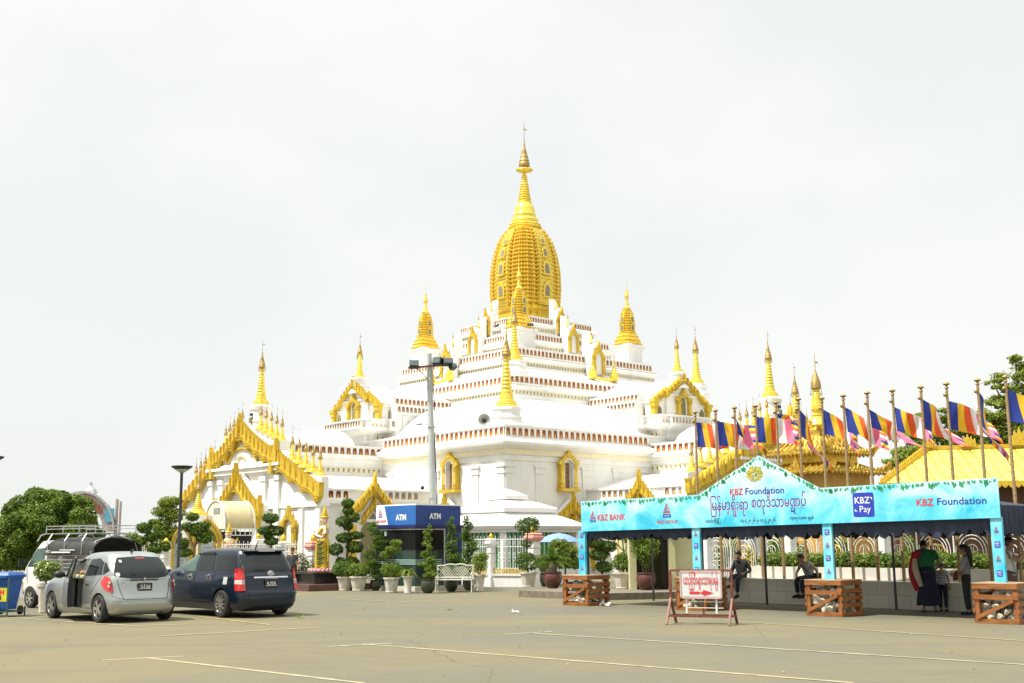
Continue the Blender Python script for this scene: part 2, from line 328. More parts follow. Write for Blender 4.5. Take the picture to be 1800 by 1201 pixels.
# terraces: a curved white roof, then a moulded wall with a row of openings and a row of niches
def terrace(roof, h, zb, zs, zn, top, pitch, nh, sqp, gap=None):
    b = MB(); e = 0.0
    prof = roof + [(h+0.28, zb), (h+0.28, zb+0.14), (h+0.16, zb+0.2), (h+0.16, zs-0.14), (h+0.1, zs-0.12), (h+0.1, zs+0.13), (h+0.2, zs+0.15), (h+0.3, zs+0.24), (h+0.3, zs+0.34), (h+0.2, zs+0.42), (h+0.1, zs+0.46),
            (h+0.1, zn-0.16), (h+0.22, zn-0.12), (h+0.22, zn-0.04), (h-0.03, zn-0.03), (h-0.03, zn+nh), (h+0.06, zn+nh+0.03), (h+0.06, top), (h-0.3, top+0.01), (h-0.5, top-0.1)]
    b.sq(prof); t = b.build('terrace', WHITE, temple)
    f = MB()
    for a, c, n in S4: niche_run(f, (a[0]*h, a[1]*h), (c[0]*h, c[1]*h), zn, zn+nh, 0, n, pitch)
    f.build('niche_frieze', WNG, t)
    f = MB(); k = h + 0.1
    for a, c, n in S4: square_run(f, (a[0]*k, a[1]*k), (c[0]*k, c[1]*k), zs, 0, n, sqp, 0.13)
    f.build('opening_row', WNG, t); return t
terrace([(13.2,7.3),(13.05,7.55),(12.61,7.77),(12.18,8.13),(11.75,8.55),(11.14,8.96),(10.51,9.28),(9.96,9.43),(9.2,9.5)], 8.2, 9.55, 10.1, 10.66, 11.14, 0.37, 0.4, 0.27)
terrace([(8.0,11.0),(7.9,11.2),(7.5,11.35),(7.0,11.6),(6.6,11.8)], 5.9, 11.9, 12.2, 12.78, 13.24, 0.31, 0.38, 0.235)
terrace([(5.6,13.1),(4.9,13.2)], 3.9, 13.25, 13.75, 14.28, 14.7, 0.25, 0.34, 0.24)
terrace([(3.7,14.6),(3.6,14.7)], 3.1, 14.75, 15.1, 15.56, 15.98, 0.22, 0.34, 0.22)
# ---- golden tower: a redented shikhara of stacked bands, four windows up each face
def redent(a): # one octant mirrored to a full plan, a = 1 at the face
    q = [(1.0,0.0),(1.0,0.30),(0.955,0.30),(0.955,0.56),(0.885,0.56),(0.885,0.73),(0.80,0.73),(0.80,0.80)]
    pts = [(x, y) for x, y in q] + [(y, x) for x, y in reversed(q[:-1])]
    out = []
    for k in range(4):
        c, s = round(math.cos(k*PI/2)), round(math.sin(k*PI/2)); out += [(x*c - y*s, x*s + y*c) for x, y in pts[:-1] ] if True else []
    return out
def shikhara(name, parent, c, prof, nb, wins, wsc=1.0, mats=(GOLD, GOLDO, OPEN)):
    # prof: (corner distance, z); nb bands
    zs = [p[1] for p in prof]; hs = [p[0]/1.13 for p in prof]
    H = lambda z: float(np.interp(z, zs, hs))
    body = MB(); z0, z1 = zs[0], zs[-1]; pl = redent(1.0); lay = []
    for i in range(nb):
        a, e = z0 + (z1-z0)*i/nb, z0 + (z1-z0)*(i+1)/nb; d = e - a
        lay += [(H(a)*0.925, a, 1), (H(a+d*0.42)*0.925, a+d*0.42, 1), (H(a+d*0.5)*1.0, a+d*0.5, 0), (H(a+d*0.72)*1.01, a+d*0.72, 0), (H(a+d*0.95)*0.97, a+d*0.95, 0)]
    body.lathe(lay, c=c, plan=pl)
    # little antefix blocks along every band give the knobbly outline
    for i in range(nb):
        a = z0 + (z1-z0)*(i+0.72)/nb; h = H(a); w = (z1-z0)/nb*0.42
        for k in range(4):
            cc, ss = round(math.cos(k*PI/2)), round(math.sin(k*PI/2))
            for (x, y) in ((0.985,0.34),(0.985,0.50),(0.91,0.60),(0.91,0.70),(0.84,0.77),(0.77,0.84),(0.70,0.91),(0.60,0.91),(0.50,0.985),(0.34,0.985)):
                X, Y = (x*cc - y*ss)*h, (x*ss + y*cc)*h; body.box((c[0]+X, c[1]+Y, c[2]+a+w*0.35), (w*0.62, w*0.62, w), mi=0)
    t = body.build(name, mats, parent)
    # flat window bay on each face
    for k in range(4):
        M = Matrix.Translation(c) @ Matrix.Rotation(k*PI/2, 4, 'Z'); bay = MB(); zz = np.linspace(z0, z1, 2*nb+1)
        for i in range(2*nb):
            a, e = zz[i], zz[i+1]; o_ = 1.03 if i % 2 else 1.012; A_, E_ = H(a)*o_, H(e)*o_; wa, we = H(a)*0.29, H(e)*0.29
            bay.add([(A_,-wa,a),(A_,wa,a),(E_,we,e),(E_,-we,e),(A_*0.9,-wa,a),(A_*0.9,wa,a),(E_*0.9,we,e),(E_*0.9,-we,e)], [(0,1,2,3),(0,3,7,4),(1,5,6,2)])
        
        for i in range(nb): zq = z0+(z1-z0)*(i+0.92)/nb; bay.box((H(zq)*1.02,0,zq),(H(zq)*0.05,H(zq)*0.60,(z1-z0)/nb*0.16))
        o = MB().merge(bay, M).build('window_bay', [GOLD], t, 30)
        for (wz, wh) in wins:
            h = H(wz+wh/2)*1.03; ww = wh*0.52*wsc; sl_ = (H(wz+wh) - H(wz))*1.03/wh
            u = Vector((0,1,0)); v = Vector((sl_,0,1)).normalized(); fr = (Vector((h,0,wz+wh/2)), u, v, Vector((1,0,-sl_)).normalized())
            fw = MB(); aw, ah = ww/2, wh/2
            arch = lambda s, b0, tp: [(-aw*s,b0),(aw*s,b0),(aw*s,ah*0.35*s),(aw*0.75*s,ah*0.72*s),(0,tp),(-aw*0.75*s,ah*0.72*s),(-aw*s,ah*0.35*s)]
            fw.poly(arch(1.6,-ah*1.1,ah*1.75), fr, 0.10*wh, 0, 0.0); fw.poly([(-aw*1.9,-ah*1.35),(aw*1.9,-ah*1.35),(aw*1.9,-ah*1.1),(-aw*1.9,-ah*1.1)], fr, 0.2*wh, 0, 0)
            fw.poly(arch(0.95,-ah*0.98,ah*0.98), fr, 0.02, 2, 0.10*wh+0.002)
            MB().merge(fw, M).build('window', mats, t)
    return t
WINM = mat('grey_window_lattice', (0.26, 0.235, 0.18), 0.6, var=0.25, scale=30)
tm = (GOLD, GOLDO, WINM)
k_ = 0.0383
tw = shikhara('tower', temple, (0,0,0), [(2.28,17.15),(2.36,18.5),(2.33,19.6),(2.17,20.64),(1.86,21.67),(1.46,22.35),(1.30,22.55)], 20, [(17.75,0.75),(19.25,0.72),(20.45,0.55),(21.35,0.42)], 1.0, tm)
b = MB(); b.lathe([(1.86,15.9),(1.86,16.3),(1.95,16.35),(1.95,16.5),(1.84,16.55),(1.84,16.8),(1.93,16.86),(2.02,16.98),(2.05,17.06),(1.98,17.15),(1.9,17.17)], plan=redent(1)); b.build('tower_base', [GOLDP], temple)
b = MB()
def ringp(z0, z1, r0, r1, n): # swelling rings of the cone
    o = []
    for i in range(n):
        a, e = i/n, (i+1)/n; za, ze = z0+(z1-z0)*a, z0+(z1-z0)*e; ra, re = r0+(r1-r0)*a, r0+(r1-r0)*e
        o += [(ra*0.86, za), (ra, za+(ze-za)*0.3), (ra*0.98, za+(ze-za)*0.65), (re*0.84, ze)]
    return o
b.lathe([(1.2,22.5),(1.02,22.56),(1.0,22.66),(1.08,22.74),(1.12,22.82),(1.04,22.9),(1.1,22.98),(1.02,23.06),(0.92,23.1),(0.95,23.32),(0.9,23.4),(0.76,23.5),(0.76,23.62),(0.78,23.7),(0.72,23.8),(0.69,24.1),(0.6,24.35),(0.5,24.46),(0.49,24.6)] + ringp(24.6, 26.55, 0.46, 0.17, 11) + [(0.13,26.6),(0.13,26.78),(0.5,26.86),(0.6,26.92),(0.58,26.96),(0.2,27.0),(0.12,27.1),(0.12,27.25)], 32)
for i in range(34): t_ = 2*PI*i/34; b.ball((1.09*math.cos(t_), 1.09*math.sin(t_), 22.8), 0.085, 6)
b.build('tower_bell', GOLD, tw, 40)
def hti(b, c, s, mi=0, hz=1.0): # umbrella crown: stacked filigree rings, tassels, vane
    x, y, z = c
    b.lathe([(0.10,0),(0.34,0.05),(0.37,0.22),(0.30,0.34),(0.33,0.4),(0.25,0.62),(0.27,0.66),(0.17,0.95),(0.18,1.0),(0.09,1.3),(0.05,1.7),(0.025,1.9),(0.02,2.9*hz),(0.0,2.95*hz)] if s == 1 else [(r*s, q*s*(hz if q > 1.8 else 1)) for r, q in [(0.10,0),(0.34,0.05),(0.37,0.22),(0.30,0.34),(0.33,0.4),(0.25,0.62),(0.27,0.66),(0.17,0.95),(0.18,1.0),(0.09,1.3),(0.05,1.7),(0.025,1.9),(0.02,2.9),(0.0,2.95)]], 14, c, mi)
    for i in range(12):
        t_ = 2*PI*i/12; b.tube([(x+0.35*s*math.cos(t_), y+0.35*s*math.sin(t_), z+0.08*s), (x+0.36*s*math.cos(t_), y+0.36*s*math.sin(t_), z-0.22*s)], 0.02*s, 4, mi); b.ball((x+0.36*s*math.cos(t_), y+0.36*s*math.sin(t_), z-0.24*s), 0.045*s, 5, mi)
    zt = z + 2.6*s*hz; b.box((x+0.10*s, y, zt), (0.28*s, 0.02*s, 0.07*s), mi=mi); b.ball((x, y, z+2.95*s*hz), 0.04*s, 6, mi)
b = MB(); hti(b, (0,0,27.15), 1.05); b.build('crown', BRONZE, tw, 40)
# ---- corner towers (small shikharas) on the third terrace
def corner_tower(x, y):
    p = MB(); p.sq([(0.78,13.0),(0.78,13.25),(0.66,13.3),(0.66,14.1),(0.7,14.14),(0.7,14.2),(0.76,14.26),(0.76,14.38),(0.82,14.42),(0.84,14.5),(0.8,14.56)], (x,y,0))
    for k in range(4):
        for i in range(9): o_ = -0.6+0.15*i; p.box(((x+0.72*math.cos(k*PI/2)+o_*math.sin(k*PI/2)), (y+0.72*math.sin(k*PI/2)+o_*math.cos(k*PI/2)), 14.3), (0.05,0.05,0.08), mi=1)
    pd = p.build('corner_pedestal', [WHITE2, GOLDP], temple)
    q = MB(); q.lathe([(0.86,14.56),(0.88,14.64),(0.78,14.68),(0.72,14.84),(0.77,14.9),(0.68,14.96),(0.62,15.1),(0.66,15.16),(0.56,15.22),(0.5,15.34),(0.54,15.4),(0.48,15.46)], c=(x,y,0), plan=redent(1)); q.build('tower_base', [GOLDO], pd)
    t = shikhara('tower', pd, (x,y,0), [(0.5,15.44),(0.51,15.9),(0.47,16.35),(0.38,16.75),(0.28,16.95)], 9, [(15.55,0.36),(16.12,0.34)], 1.1, tm)
    q = MB(); q.lathe([(0.24,16.92),(0.2,16.98),(0.26,17.05),(0.26,17.12),(0.17,17.2),(0.15,17.3)] + ringp(17.3,17.75,0.13,0.07,4) + [(0.05,17.8),(0.05,17.86)], 14, (x,y,0)); hti(q, (x,y,17.84), 0.42, 0); q.build('spire', GOLD, pd, 40)
for sx, sy in ((-1,-1),(1,-1),(-1,1),(1,1)): corner_tower(sx*4.8, sy*4.8)
# ---- bell shaped stupas on white drums
def stupa_mb(x, y, z0, s, n=20, tipz=1.0, fat=1.0):
    # s = height of the golden part from lip to crown base
    g_ = MB(); w = MB(); k = s
    pr = [(0.20,0),(0.205,0.02),(0.19,0.035),(0.19,0.07),(0.175,0.085),(0.175,0.11),(0.135,0.13),(0.128,0.16),(0.12,0.2),(0.11,0.25)]
    g_.lathe([(r*k*fat, z*k) for r, z in pr] + [(r*k*(fat*(0.9-z)+z*1.0)/0.9 if z < 0.9 else r*k, z*k) for r, z in ringp(0.25, 0.86, 0.106, 0.046, 9)] + [(0.045*k,0.86*k),(0.05*k,0.9*k)], n, (x,y,z0))
    hti(g_, (x,y,z0+0.9*k), 0.23*k*(1+(fat-1)*0.4), 1, tipz)
    return g_
def drum_mb(x, y, z0, z1, r, n=20, steps=3):
    w = MB(); h = z1 - z0; w.lathe([(r*1.32,z0),(r*1.32,z0+h*0.12),(r*1.2,z0+h*0.16),(r*1.05,z0+h*0.3),(r*1.05,z0+h*0.42),(r*1.16,z0+h*0.46),(r*1.0,z0+h*0.52),(r,z0+h*0.8),(r*1.1,z0+h*0.84),(r*1.14,z0+h*0.95),(r*1.0,z1)], n, (x,y,0)); return w
SM = [GOLD, BRONZE]
def stupa(x, y, z0, s, dz, r, name='stupa', sqd=False):
    if sqd:
        d = MB(); d.lathe([(r*1.75,dz),(r*1.75,dz+0.28),(r*1.6,dz+0.3),(r*1.35,dz+0.45),(r*1.3,dz+0.62),(r*1.42,dz+0.68),(r*1.25,dz+0.75),(r*1.2,z0-0.18),(r*1.32,z0-0.12),(r*1.3,z0)], 8, (x,y,0), rot=PI/8)
    else: d = drum_mb(x, y, dz, z0, r)
    o = d.build('stupa_drum', WHITE2, temple, 30); stupa_mb(x, y, z0, s).build('stupa', SM, o, 40)
for sx, sy in ((-1,-1),(1,-1),(-1,1),(1,1)):
    stupa(sx*12.45 - (0.4 if sx < 0 < sy else 0), sy*12.45, 8.5, 2.95, 7.3, 0.62, sqd=True); stupa(sx*7.95, sy*7.95, 11.9, 2.45, 11.0, 0.5, sqd=True)
# ---- flame work
def flame(p, L, w, lean=0.0): # one flame tongue as an outline, up from p
    x, y = p; return [(x-w/2, y), (x-w*0.46+lean*0.15, y+L*0.35), (x-w*0.2+lean*0.5, y+L*0.72), (x+lean, y+L), (x+w*0.28+lean*0.5, y+L*0.66), (x+w*0.5+lean*0.1, y+L*0.3), (x+w/2, y)]
def rake(mb, p0, p1, fr, band, nt, ns, tl, mi=5, th=0.16, sag=0.0, curl=True):
    # ornate band climbing from p0 (low end) to p1 (apex): flames outside, scallops inside
    a, e = Vector(p0), Vector(p1); d = e - a; L = d.length; sg = 1 if d.x > 0 else -1
    B = lambda s: a + d*s + Vector((0, -sag*math.sin(PI*s)))
    out, inn = [], []
    for i in range(nt):
        s = (i+0.5)/nt; p = B(s); w = L*abs(d.x)/L/nt*0.94; l = tl*(0.85+0.3*s)
        mb.poly(flame((p.x, p.y - 0.55*band), l + 0.2*band, w, 0.10*w*sg), fr, th*(1.25 if i % 2 else 0.95), mi, 0.0)
    m = ns*8
    top = [B(i/m) - Vector((0, band*0.3)) for i in range(m+1)]; bot = []
    for i in range(m+1):
        s = i/m; f = abs(math.sin(PI*s*ns)); p = B(s); bot.append(Vector((p.x, p.y - band*(0.70+0.34*(1-f**0.8)) )))
    mb.poly([(p.x,p.y) for p in top] + [(p.x,p.y) for p in reversed(bot)], fr, th, mi, 0.0)
    for q in (0.30, 0.56, 0.82):  # raised ribs following the scallops
        A_ = [top[i].lerp(bot[i], q) for i in range(m+1)]; E_ = [top[i].lerp(bot[i], q+0.09) for i in range(m+1)]
        mb.poly([(p.x,p.y) for p in A_] + [(p.x,p.y) for p in reversed(E_)], fr, 0.07, mi, th)
    if curl:
        for i in range(3): mb.poly(flame((a.x - sg*band*0.12*i, a.y - band*(0.9-0.15*i)), tl*(1.5-0.2*i), band*0.42, -0.3*band*sg), fr, th*(1+0.2*i), mi, 0.0)
def gable(mb, w, z0, z1, fr, band, nt, ns, tl, spike=None, sag=0.0, mi=5, th=0.16, cx=0.0, curl=True):
    rake(mb, (cx-w, z0), (cx, z1), fr, band, nt, ns, tl, mi, th, sag, curl); rake(mb, (cx+w, z0), (cx, z1), fr, band, nt, ns, tl, mi, th, sag, curl)
    L = spike or tl*2; mb.poly(flame((cx, z1-band*0.7), L+band*0.7, L*0.42), fr, th*1.35, mi, 0.0); mb.poly(flame((cx, z1-band*0.6), L*0.7+band*0.5, L*0.24), fr, th*1.8, mi, 0.0)
def solid_gable(mb, w, z0, z1, fr, th, mi=0, cx=0, base=None):
    pts = [(cx-w, base if base is not None else z0), (cx+w, base if base is not None else z0), (cx+w, z0), (cx, z1), (cx-w, z0)]; mb.poly(pts, fr, th, mi, -th)
def arch_window(mb, w, h, fr, dark=1, mi=5, lattice=True, D=0.2):
    # gold pilasters and flame head round a white arch with a dark lattice inside; fr origin at the sill centre
    a = w/2
    mb.poly([(-a*1.15,-0.16),(a*1.15,-0.16),(a*1.15,0),(-a*1.15,0)], fr, D+0.10, mi, 0)
    for s in (-1, 1):
        mb.poly([(s*a*0.98,0),(s*a*0.98,h*0.62),(s*a*0.62,h*0.62),(s*a*0.62,0)][::s], fr, D, mi, 0)
        if D > 0.2: mb.poly([(s*a*0.64,0),(s*a*0.64,h*0.66),(s*a*0.5,h*0.66),(s*a*0.5,0)][::s], fr, D-0.03, 4, 0)
        for z in (0.03, 0.12, 0.50, 0.56): mb.poly([(s*a*1.06,h*z),(s*a*1.06,h*z+0.05),(s*a*0.58,h*z+0.05),(s*a*0.58,h*z)][::s], fr, D+0.06, mi, 0)
    n = 10; arc = [(a*0.62*math.cos(PI*i/n), h*0.6 + h*0.17*math.sin(PI*i/n)) for i in range(n+1)]
    mb.poly([(-a*0.62,0),(a*0.62,0)] + arc, fr, 0.03, 4, 0.0)
    sc = [(x*0.62, (y-0.02)) for x, y in [(-a*0.62,0.03),(a*0.62,0.03)] + [(x, y*0.985) for x, y in arc]]; mb.poly(sc, fr, 0.012, dark, 0.032)
    if lattice:
        for i in range(5): mb.poly([(-a*0.38,h*(0.1+0.12*i)),(a*0.38,h*(0.1+0.12*i)),(a*0.38,h*(0.1+0.12*i)+0.03),(-a*0.38,h*(0.1+0.12*i)+0.03)], fr, 0.02, 5, 0.046)
        mb.poly([(-0.015,0.05),(0.015,0.05),(0.015,h*0.7),(-0.015,h*0.7)], fr, 0.02, 5, 0.05)
    # head: flame band over the arch
    N = 12; top = []; 
    for i in range(N+1):
        t_ = PI*i/N; x = -math.cos(t_)*a*1.02; y = h*0.60 + (1-abs(math.cos(t_)))**0.75*h*0.27; top.append((x, y))
    inner = [(-math.cos(PI*i/N)*a*0.64, h*0.6 + h*0.175*math.sin(PI*i/N)) for i in range(N+1)]
    mb.poly(top + inner[::-1], fr, D, mi, 0)
    if D > 0.2: inn2 = [(x*0.82, h*0.6+(y-h*0.6)*0.8) for x, y in inner]; mb.poly(inner + inn2[::-1], fr, D-0.03, 4, 0)
    for i in range(1, N): 
        x, y = top[i]; k = 1 - abs(x)/a*0.5; mb.poly(flame((x, y-0.04), h*0.15*k, a*0.26, x*0.08), fr, 0.14, mi, max(0, D-0.14))
    for s in (-1, 1): mb.poly(flame((s*a*1.0, h*0.6), h*0.14, a*0.3, s*a*0.18), fr, 0.16, mi, max(0, D-0.15))
    mb.poly(flame((0, h*0.82), h*0.28, a*0.4), fr, 0.2, mi, max(0, D-0.18))
X_ = Vector((1,0,0)); Y_ = Vector((0,1,0)); Z_ = Vector((0,0,1))
def FX(x, y, z): return (Vector((x,y,z)), Y_, Z_, -X_)      # a front facing -x
def FY(x, y, z): return (Vector((x,y,z)), X_, Z_, -Y_)      # a front facing -y
# windows and door gables on the main block
pair('window', lambda: (lambda m: (arch_window(m, 1.18, 2.0, FX(-13.5,-9.35,4.42), dark=8, lattice=False, D=0.30), m)[1])(MB()))
def door_gable(m, fr, w, z0, z1):
    solid_gable(m, w*0.92, z0, z1-0.15, fr, 0.3, 0, base=0); gable(m, w, z0+0.05, z1-0.5, fr, 0.5, 9, 2, 0.42, 0.6, 0.05); gable(m, w*0.5, z0-0.2, z1-1.2, fr, 0.28, 5, 1, 0.28, 0.4, 0.02, curl=False)
    for s in (-1, 1): m.poly([(s*w*1.02,0.3),(s*w*1.02,z0-0.1),(s*w*0.78,z0-0.1),(s*w*0.78,0.3)][::s], fr, 0.2, 5, 0)
    m.poly([(-w*0.5,0.3),(w*0.5,0.3),(w*0.5,z0-0.4),(0,z0+0.2),(-w*0.5,z0-0.4)], fr, 0.02, 3, 0.02)
    return m
pair('door_gable', lambda: door_gable(MB(), FX(-13.9,-9.3,0), 1.6, 2.6, 4.12))
# ---- wings: nave with clerestory rows, aisles, gatehouse on its platform, portico
def nave():
    m = MB(); A_ = 2.92
    def rows(x0, x1, y, pr):
        for z0, z1, o in pr: m.bx(x0, x1, -y-o, y+o, z0, z1)
    rows(-20.1, -13.4, A_, [(0,5.9,0),(5.9,6.05,0.1),(6.05,6.3,0.2),(6.3,6.42,0.34),(6.42,6.52,0.2)]); rows(-20.1,-13.4, A_, [(6.52,6.97,-0.04),(6.97,7.05,0.06)])
    # swelling roof up to the gatehouse platform
    pr = [(-20.1,7.05,7.45),(-18.85,7.05,7.62),(-17.6,7.05,7.75),(-16.6,7.05,7.95),(-15.9,7.05,8.15),(-15.3,7.05,8.2)]
    for i in range(len(pr)-1):
        x0, _, za = pr[i]; x1, _, zb = pr[i+1]; ys = [(-A_+0.06, 7.05), (-2.5, 0.35), (-1.7, 0.7), (-0.8, 0.93), (0, 1.0), (0.8, 0.93), (1.7, 0.7), (2.5, 0.35), (A_-0.06, 7.05)]
        V = []
        for xx, zt in ((x0,za),(x1,zb)):
            for yy, k in ys: V.append((xx, yy, 7.0 if k == 7.05 else 7.0 + (zt-7.0)*k))
        n = len(ys); m.add(V, [(j, j+1, n+j+1, n+j) for j in range(n-1)])
    # clerestory wall from the gatehouse back to the second terrace
    m.bx(-12.6, -8.0, -2.9, 2.9, 7.2, 9.0); m.bx(-12.6,-8.0,-2.98,2.98,9.0,9.12); m.bx(-12.6,-8.0,-2.86,2.86,9.12,9.5); m.bx(-12.6,-8.0,-2.95,2.95,9.5,9.56); m.bx(-12.5,-8.0,-2.55,2.55,9.56,9.62); m.bx(-12.5,-8.0,-2.5,2.5,9.62,10.0); m.bx(-12.5,-8.0,-2.6,2.6,10.0,10.06)
    m.add([(-12.5,-2.5,10.06),(-12.5,2.5,10.06),(-12.5,0,10.5),(-8,-2.5,10.06),(-8,2.5,10.06),(-8,0,11.1)], [(0,3,5,2),(1,2,5,4),(0,2,1),(3,4,5)])
    for xx in (-12.0,-10.6,-9.2): m.bx(xx-0.14, xx+0.14, -2.98, -2.88, 7.5, 8.9)
    return m
nv = pair('wing_wall', nave)
for a in (((-20.0,-2.9),(-13.55,-2.9),6.54,6.94,0.40), ((-12.5,-2.88),(-8.2,-2.88),9.14,9.48,0.29), ((-12.4,-2.53),(-8.2,-2.53),9.64,9.98,0.29)):
    pair('niche_frieze', lambda: (lambda m: (niche_run(m, a[0], a[1], a[2], a[3], 0, (0,-1), a[4]), m)[1])(MB()))
pair('opening_row', lambda: (lambda m: (square_run(m, (-19.9,-2.93), (-13.6,-2.93), 5.68, 0, (0,-1), 0.33, 0.15), m)[1])(MB()))
def platform():
    m = MB()
    for k in (0,):
        pl = [(-1.0,-1.0),(1.0,-1.0),(1.0,1.0),(-1.0,1.0)]
    m.lathe([(2.05,7.35),(2.15,7.5),(2.15,7.85),(2.5,7.95),(2.85,8.05),(2.95,8.15),(2.95,8.22),(2.84,8.23),(2.84,8.62),(2.94,8.64),(2.94,8.7),(2.4,8.71)], c=(-11.5,0,0), plan=[(-1.0,-0.68),(-0.92,-0.68),(-0.92,-0.9),(-0.5,-0.9),(-0.5,-1.0),(1,-1.0),(1,1.0),(-0.5,1.0),(-0.5,0.9),(-0.92,0.9),(-0.92,0.68),(-1.0,0.68)])
    for (a, c, n) in (((-14.36,1.9),(-14.36,-1.9),(-1,0)), ((-14.13,-1.95),(-14.13,-2.5),(-1,0)), ((-14.1,-2.56),(-12.95,-2.56),(0,-1)), ((-12.9,-2.86),(-10.8,-2.86),(0,-1))): niche_run(m, a, c, 8.25, 8.6, 0, n, 0.28)
    square_run(m, (-13.4,-1.96),(-12.7,-1.96),7.66,0,(0,-1),0.3,0.14); return m
pair('gatehouse_platform', platform)
def gatehouse():
    m = MB(); m.bx(-14.3,-12.2,-2.3,2.3,8.6,9.75); m.bx(-14.45,-12.2,-1.35,1.35,8.6,10.1); m.bx(-14.5,-12.1,-1.45,1.45,9.9,10.05); m.bx(-14.36,-12.15,-2.4,2.4,9.45,9.55)
    f1 = FX(-14.45,0,0); f0 = FX(-14.2,0,0)
    solid_gable(m, 1.4, 10.0, 10.95, f1, 2.2, 0); m.poly([(-2.35,9.6),(-1.2,10.15),(1.2,10.15),(2.35,9.6)], f0, 1.9, 0, -1.9)
    gable(m, 1.45, 10.1, 11.0, FX(-14.47,0,0), 0.36, 10, 2, 0.36, 0.42, 0.0, curl=False)
    for s in (-1, 1):
        rake(m, (s*2.45, 9.6), (s*1.3, 10.2), FX(-14.3,0,0), 0.32, 6, 2, 0.34, curl=False)
        for (w, z0, z1) in ((0.13,8.65,9.15),(0.17,9.15,9.2),(0.2,9.2,9.45),(0.25,9.45,9.62)): m.bx(-14.36-w, -14.2, s*2.3-w, s*2.3+w, z0, z1, 5)
    for (y, w, h) in ((0,1.15,1.6),): arch_window(m, w, h, FX(-14.46,y,8.66), dark=3, lattice=False)
    for s in (-1, 1): m.poly([(-0.2,0),(0.2,0),(0.2,0.4),(0,0.6),(-0.2,0.4)], FX(-14.31,s*1.85,8.72), 0.012, 3, 0)
    m.poly([(-0.25,0),(0.25,0),(0.25,0.5),(0.1,0.72),(-0.25,0.5)], FY(-13.4,-2.31,8.72), 0.012, 3, 0)
    for x in (-14.2,-12.5): m.bx(x-0.1,x+0.1,-2.38,-2.28,8.62,9.42)
    return MB().merge(m, Matrix.Translation((0.95,0,0)))
pair('gatehouse', gatehouse)
for k in (0, 1):
    q = lambda x, y: (y, x) if k else (x, y)
    X0, Y0 = q(-13.2, 0); d = drum_mb(X0, Y0, 10.4, 11.35, 0.48); d = d.build('stupa_drum', WHITE2, temple, 30); stupa_mb(X0, Y0, 11.35, 1.65).build('stupa', SM, d, 40)
    X0, Y0 = q(-19.65, 0); d = drum_mb(X0, Y0, 7.6, 9.25, 0.54); d = d.build('stupa_drum', WHITE2, temple, 30); stupa_mb(X0, Y0, 9.25, 2.3).build('stupa', SM, d, 40)
    e = MB()
    dx, dy = q(-0.55, 0.0); e.box((X0+dx-0.0, Y0+dy, 8.72), (0.16,0.16,0.14), mi=0); e.box((X0+dx, Y0+dy, 8.4), (0.22,0.22,0.3), mi=1); e.build('loudspeaker', [BLACK, OPEN], d)
def aisle():
    m = MB(); m.bx(-20.6,-13.5,-7.9,7.9,0,3.55)
    for z0, z1, o in ((3.55,3.65,0.08),(3.65,3.8,0.2),(3.8,3.9,0.1),(3.9,4.32,-0.04),(4.32,4.4,0.05)): m.bx(-20.6-o*0, -13.5, -7.9-o, 7.9+o, z0, z1)
    for s in (-1, 1):
        pr = [(7.8,4.38),(7.2,4.5),(6.2,4.75),(5.0,5.05),(4.0,5.25),(2.9,5.35)]
        V = [(x, s*y, z) for x in (-20.5,-13.5) for y, z in pr]; n = len(pr); m.add(V, [(j,j+1,n+j+1,n+j) for j in range(n-1)])
    for x in (-19.2,-17.1,-14.9,-13.8): m.bx(x-0.2,x+0.2,-8.0,-7.88,0.3,3.3); m.bx(x-0.27,x+0.27,-8.04,-7.86,3.2,3.4)
    # porch in the middle of the aisle wall
    f = FY(-17.7,-8.2,0); solid_gable(m, 1.35, 3.1, 4.7, f, 0.9, 0, base=0); m.bx(-19.1,-16.3,-8.25,-7.8,2.75,2.9)
    return m
pair('aisle', aisle)
for a in ((-20.2,-18.9), (-16.6,-14.6)): pair('niche_frieze', lambda: (lambda m: (niche_run(m, (a[0],-7.88), (a[1],-7.88), 3.92, 4.3, 0, (0,-1), 0.4), m)[1])(MB()))
pair('door_gable', lambda: (lambda m: (gable(m, 1.45, 3.2, 4.6, FY(-17.7,-8.22,0), 0.55, 9, 2, 0.48, 0.66, 0.04), gable(m, 0.72, 2.9, 3.7, FY(-17.7,-8.22,0), 0.3, 5, 1, 0.3, 0.4, 0, curl=False),
    [m.poly([(s*1.5,0.4),(s*1.5,2.6),(s*1.1,2.6),(s*1.1,0.4)][::s], FY(-17.7,-8.22,0), 0.22, 5, 0) for s in (-1,1)], m.poly([(-0.7,0.4),(0.7,0.4),(0.7,2.4),(0,3.2),(-0.7,2.4)], FY(-17.7,-8.22,0), 0.02, 3, 0.005), m)[-1])(MB()))
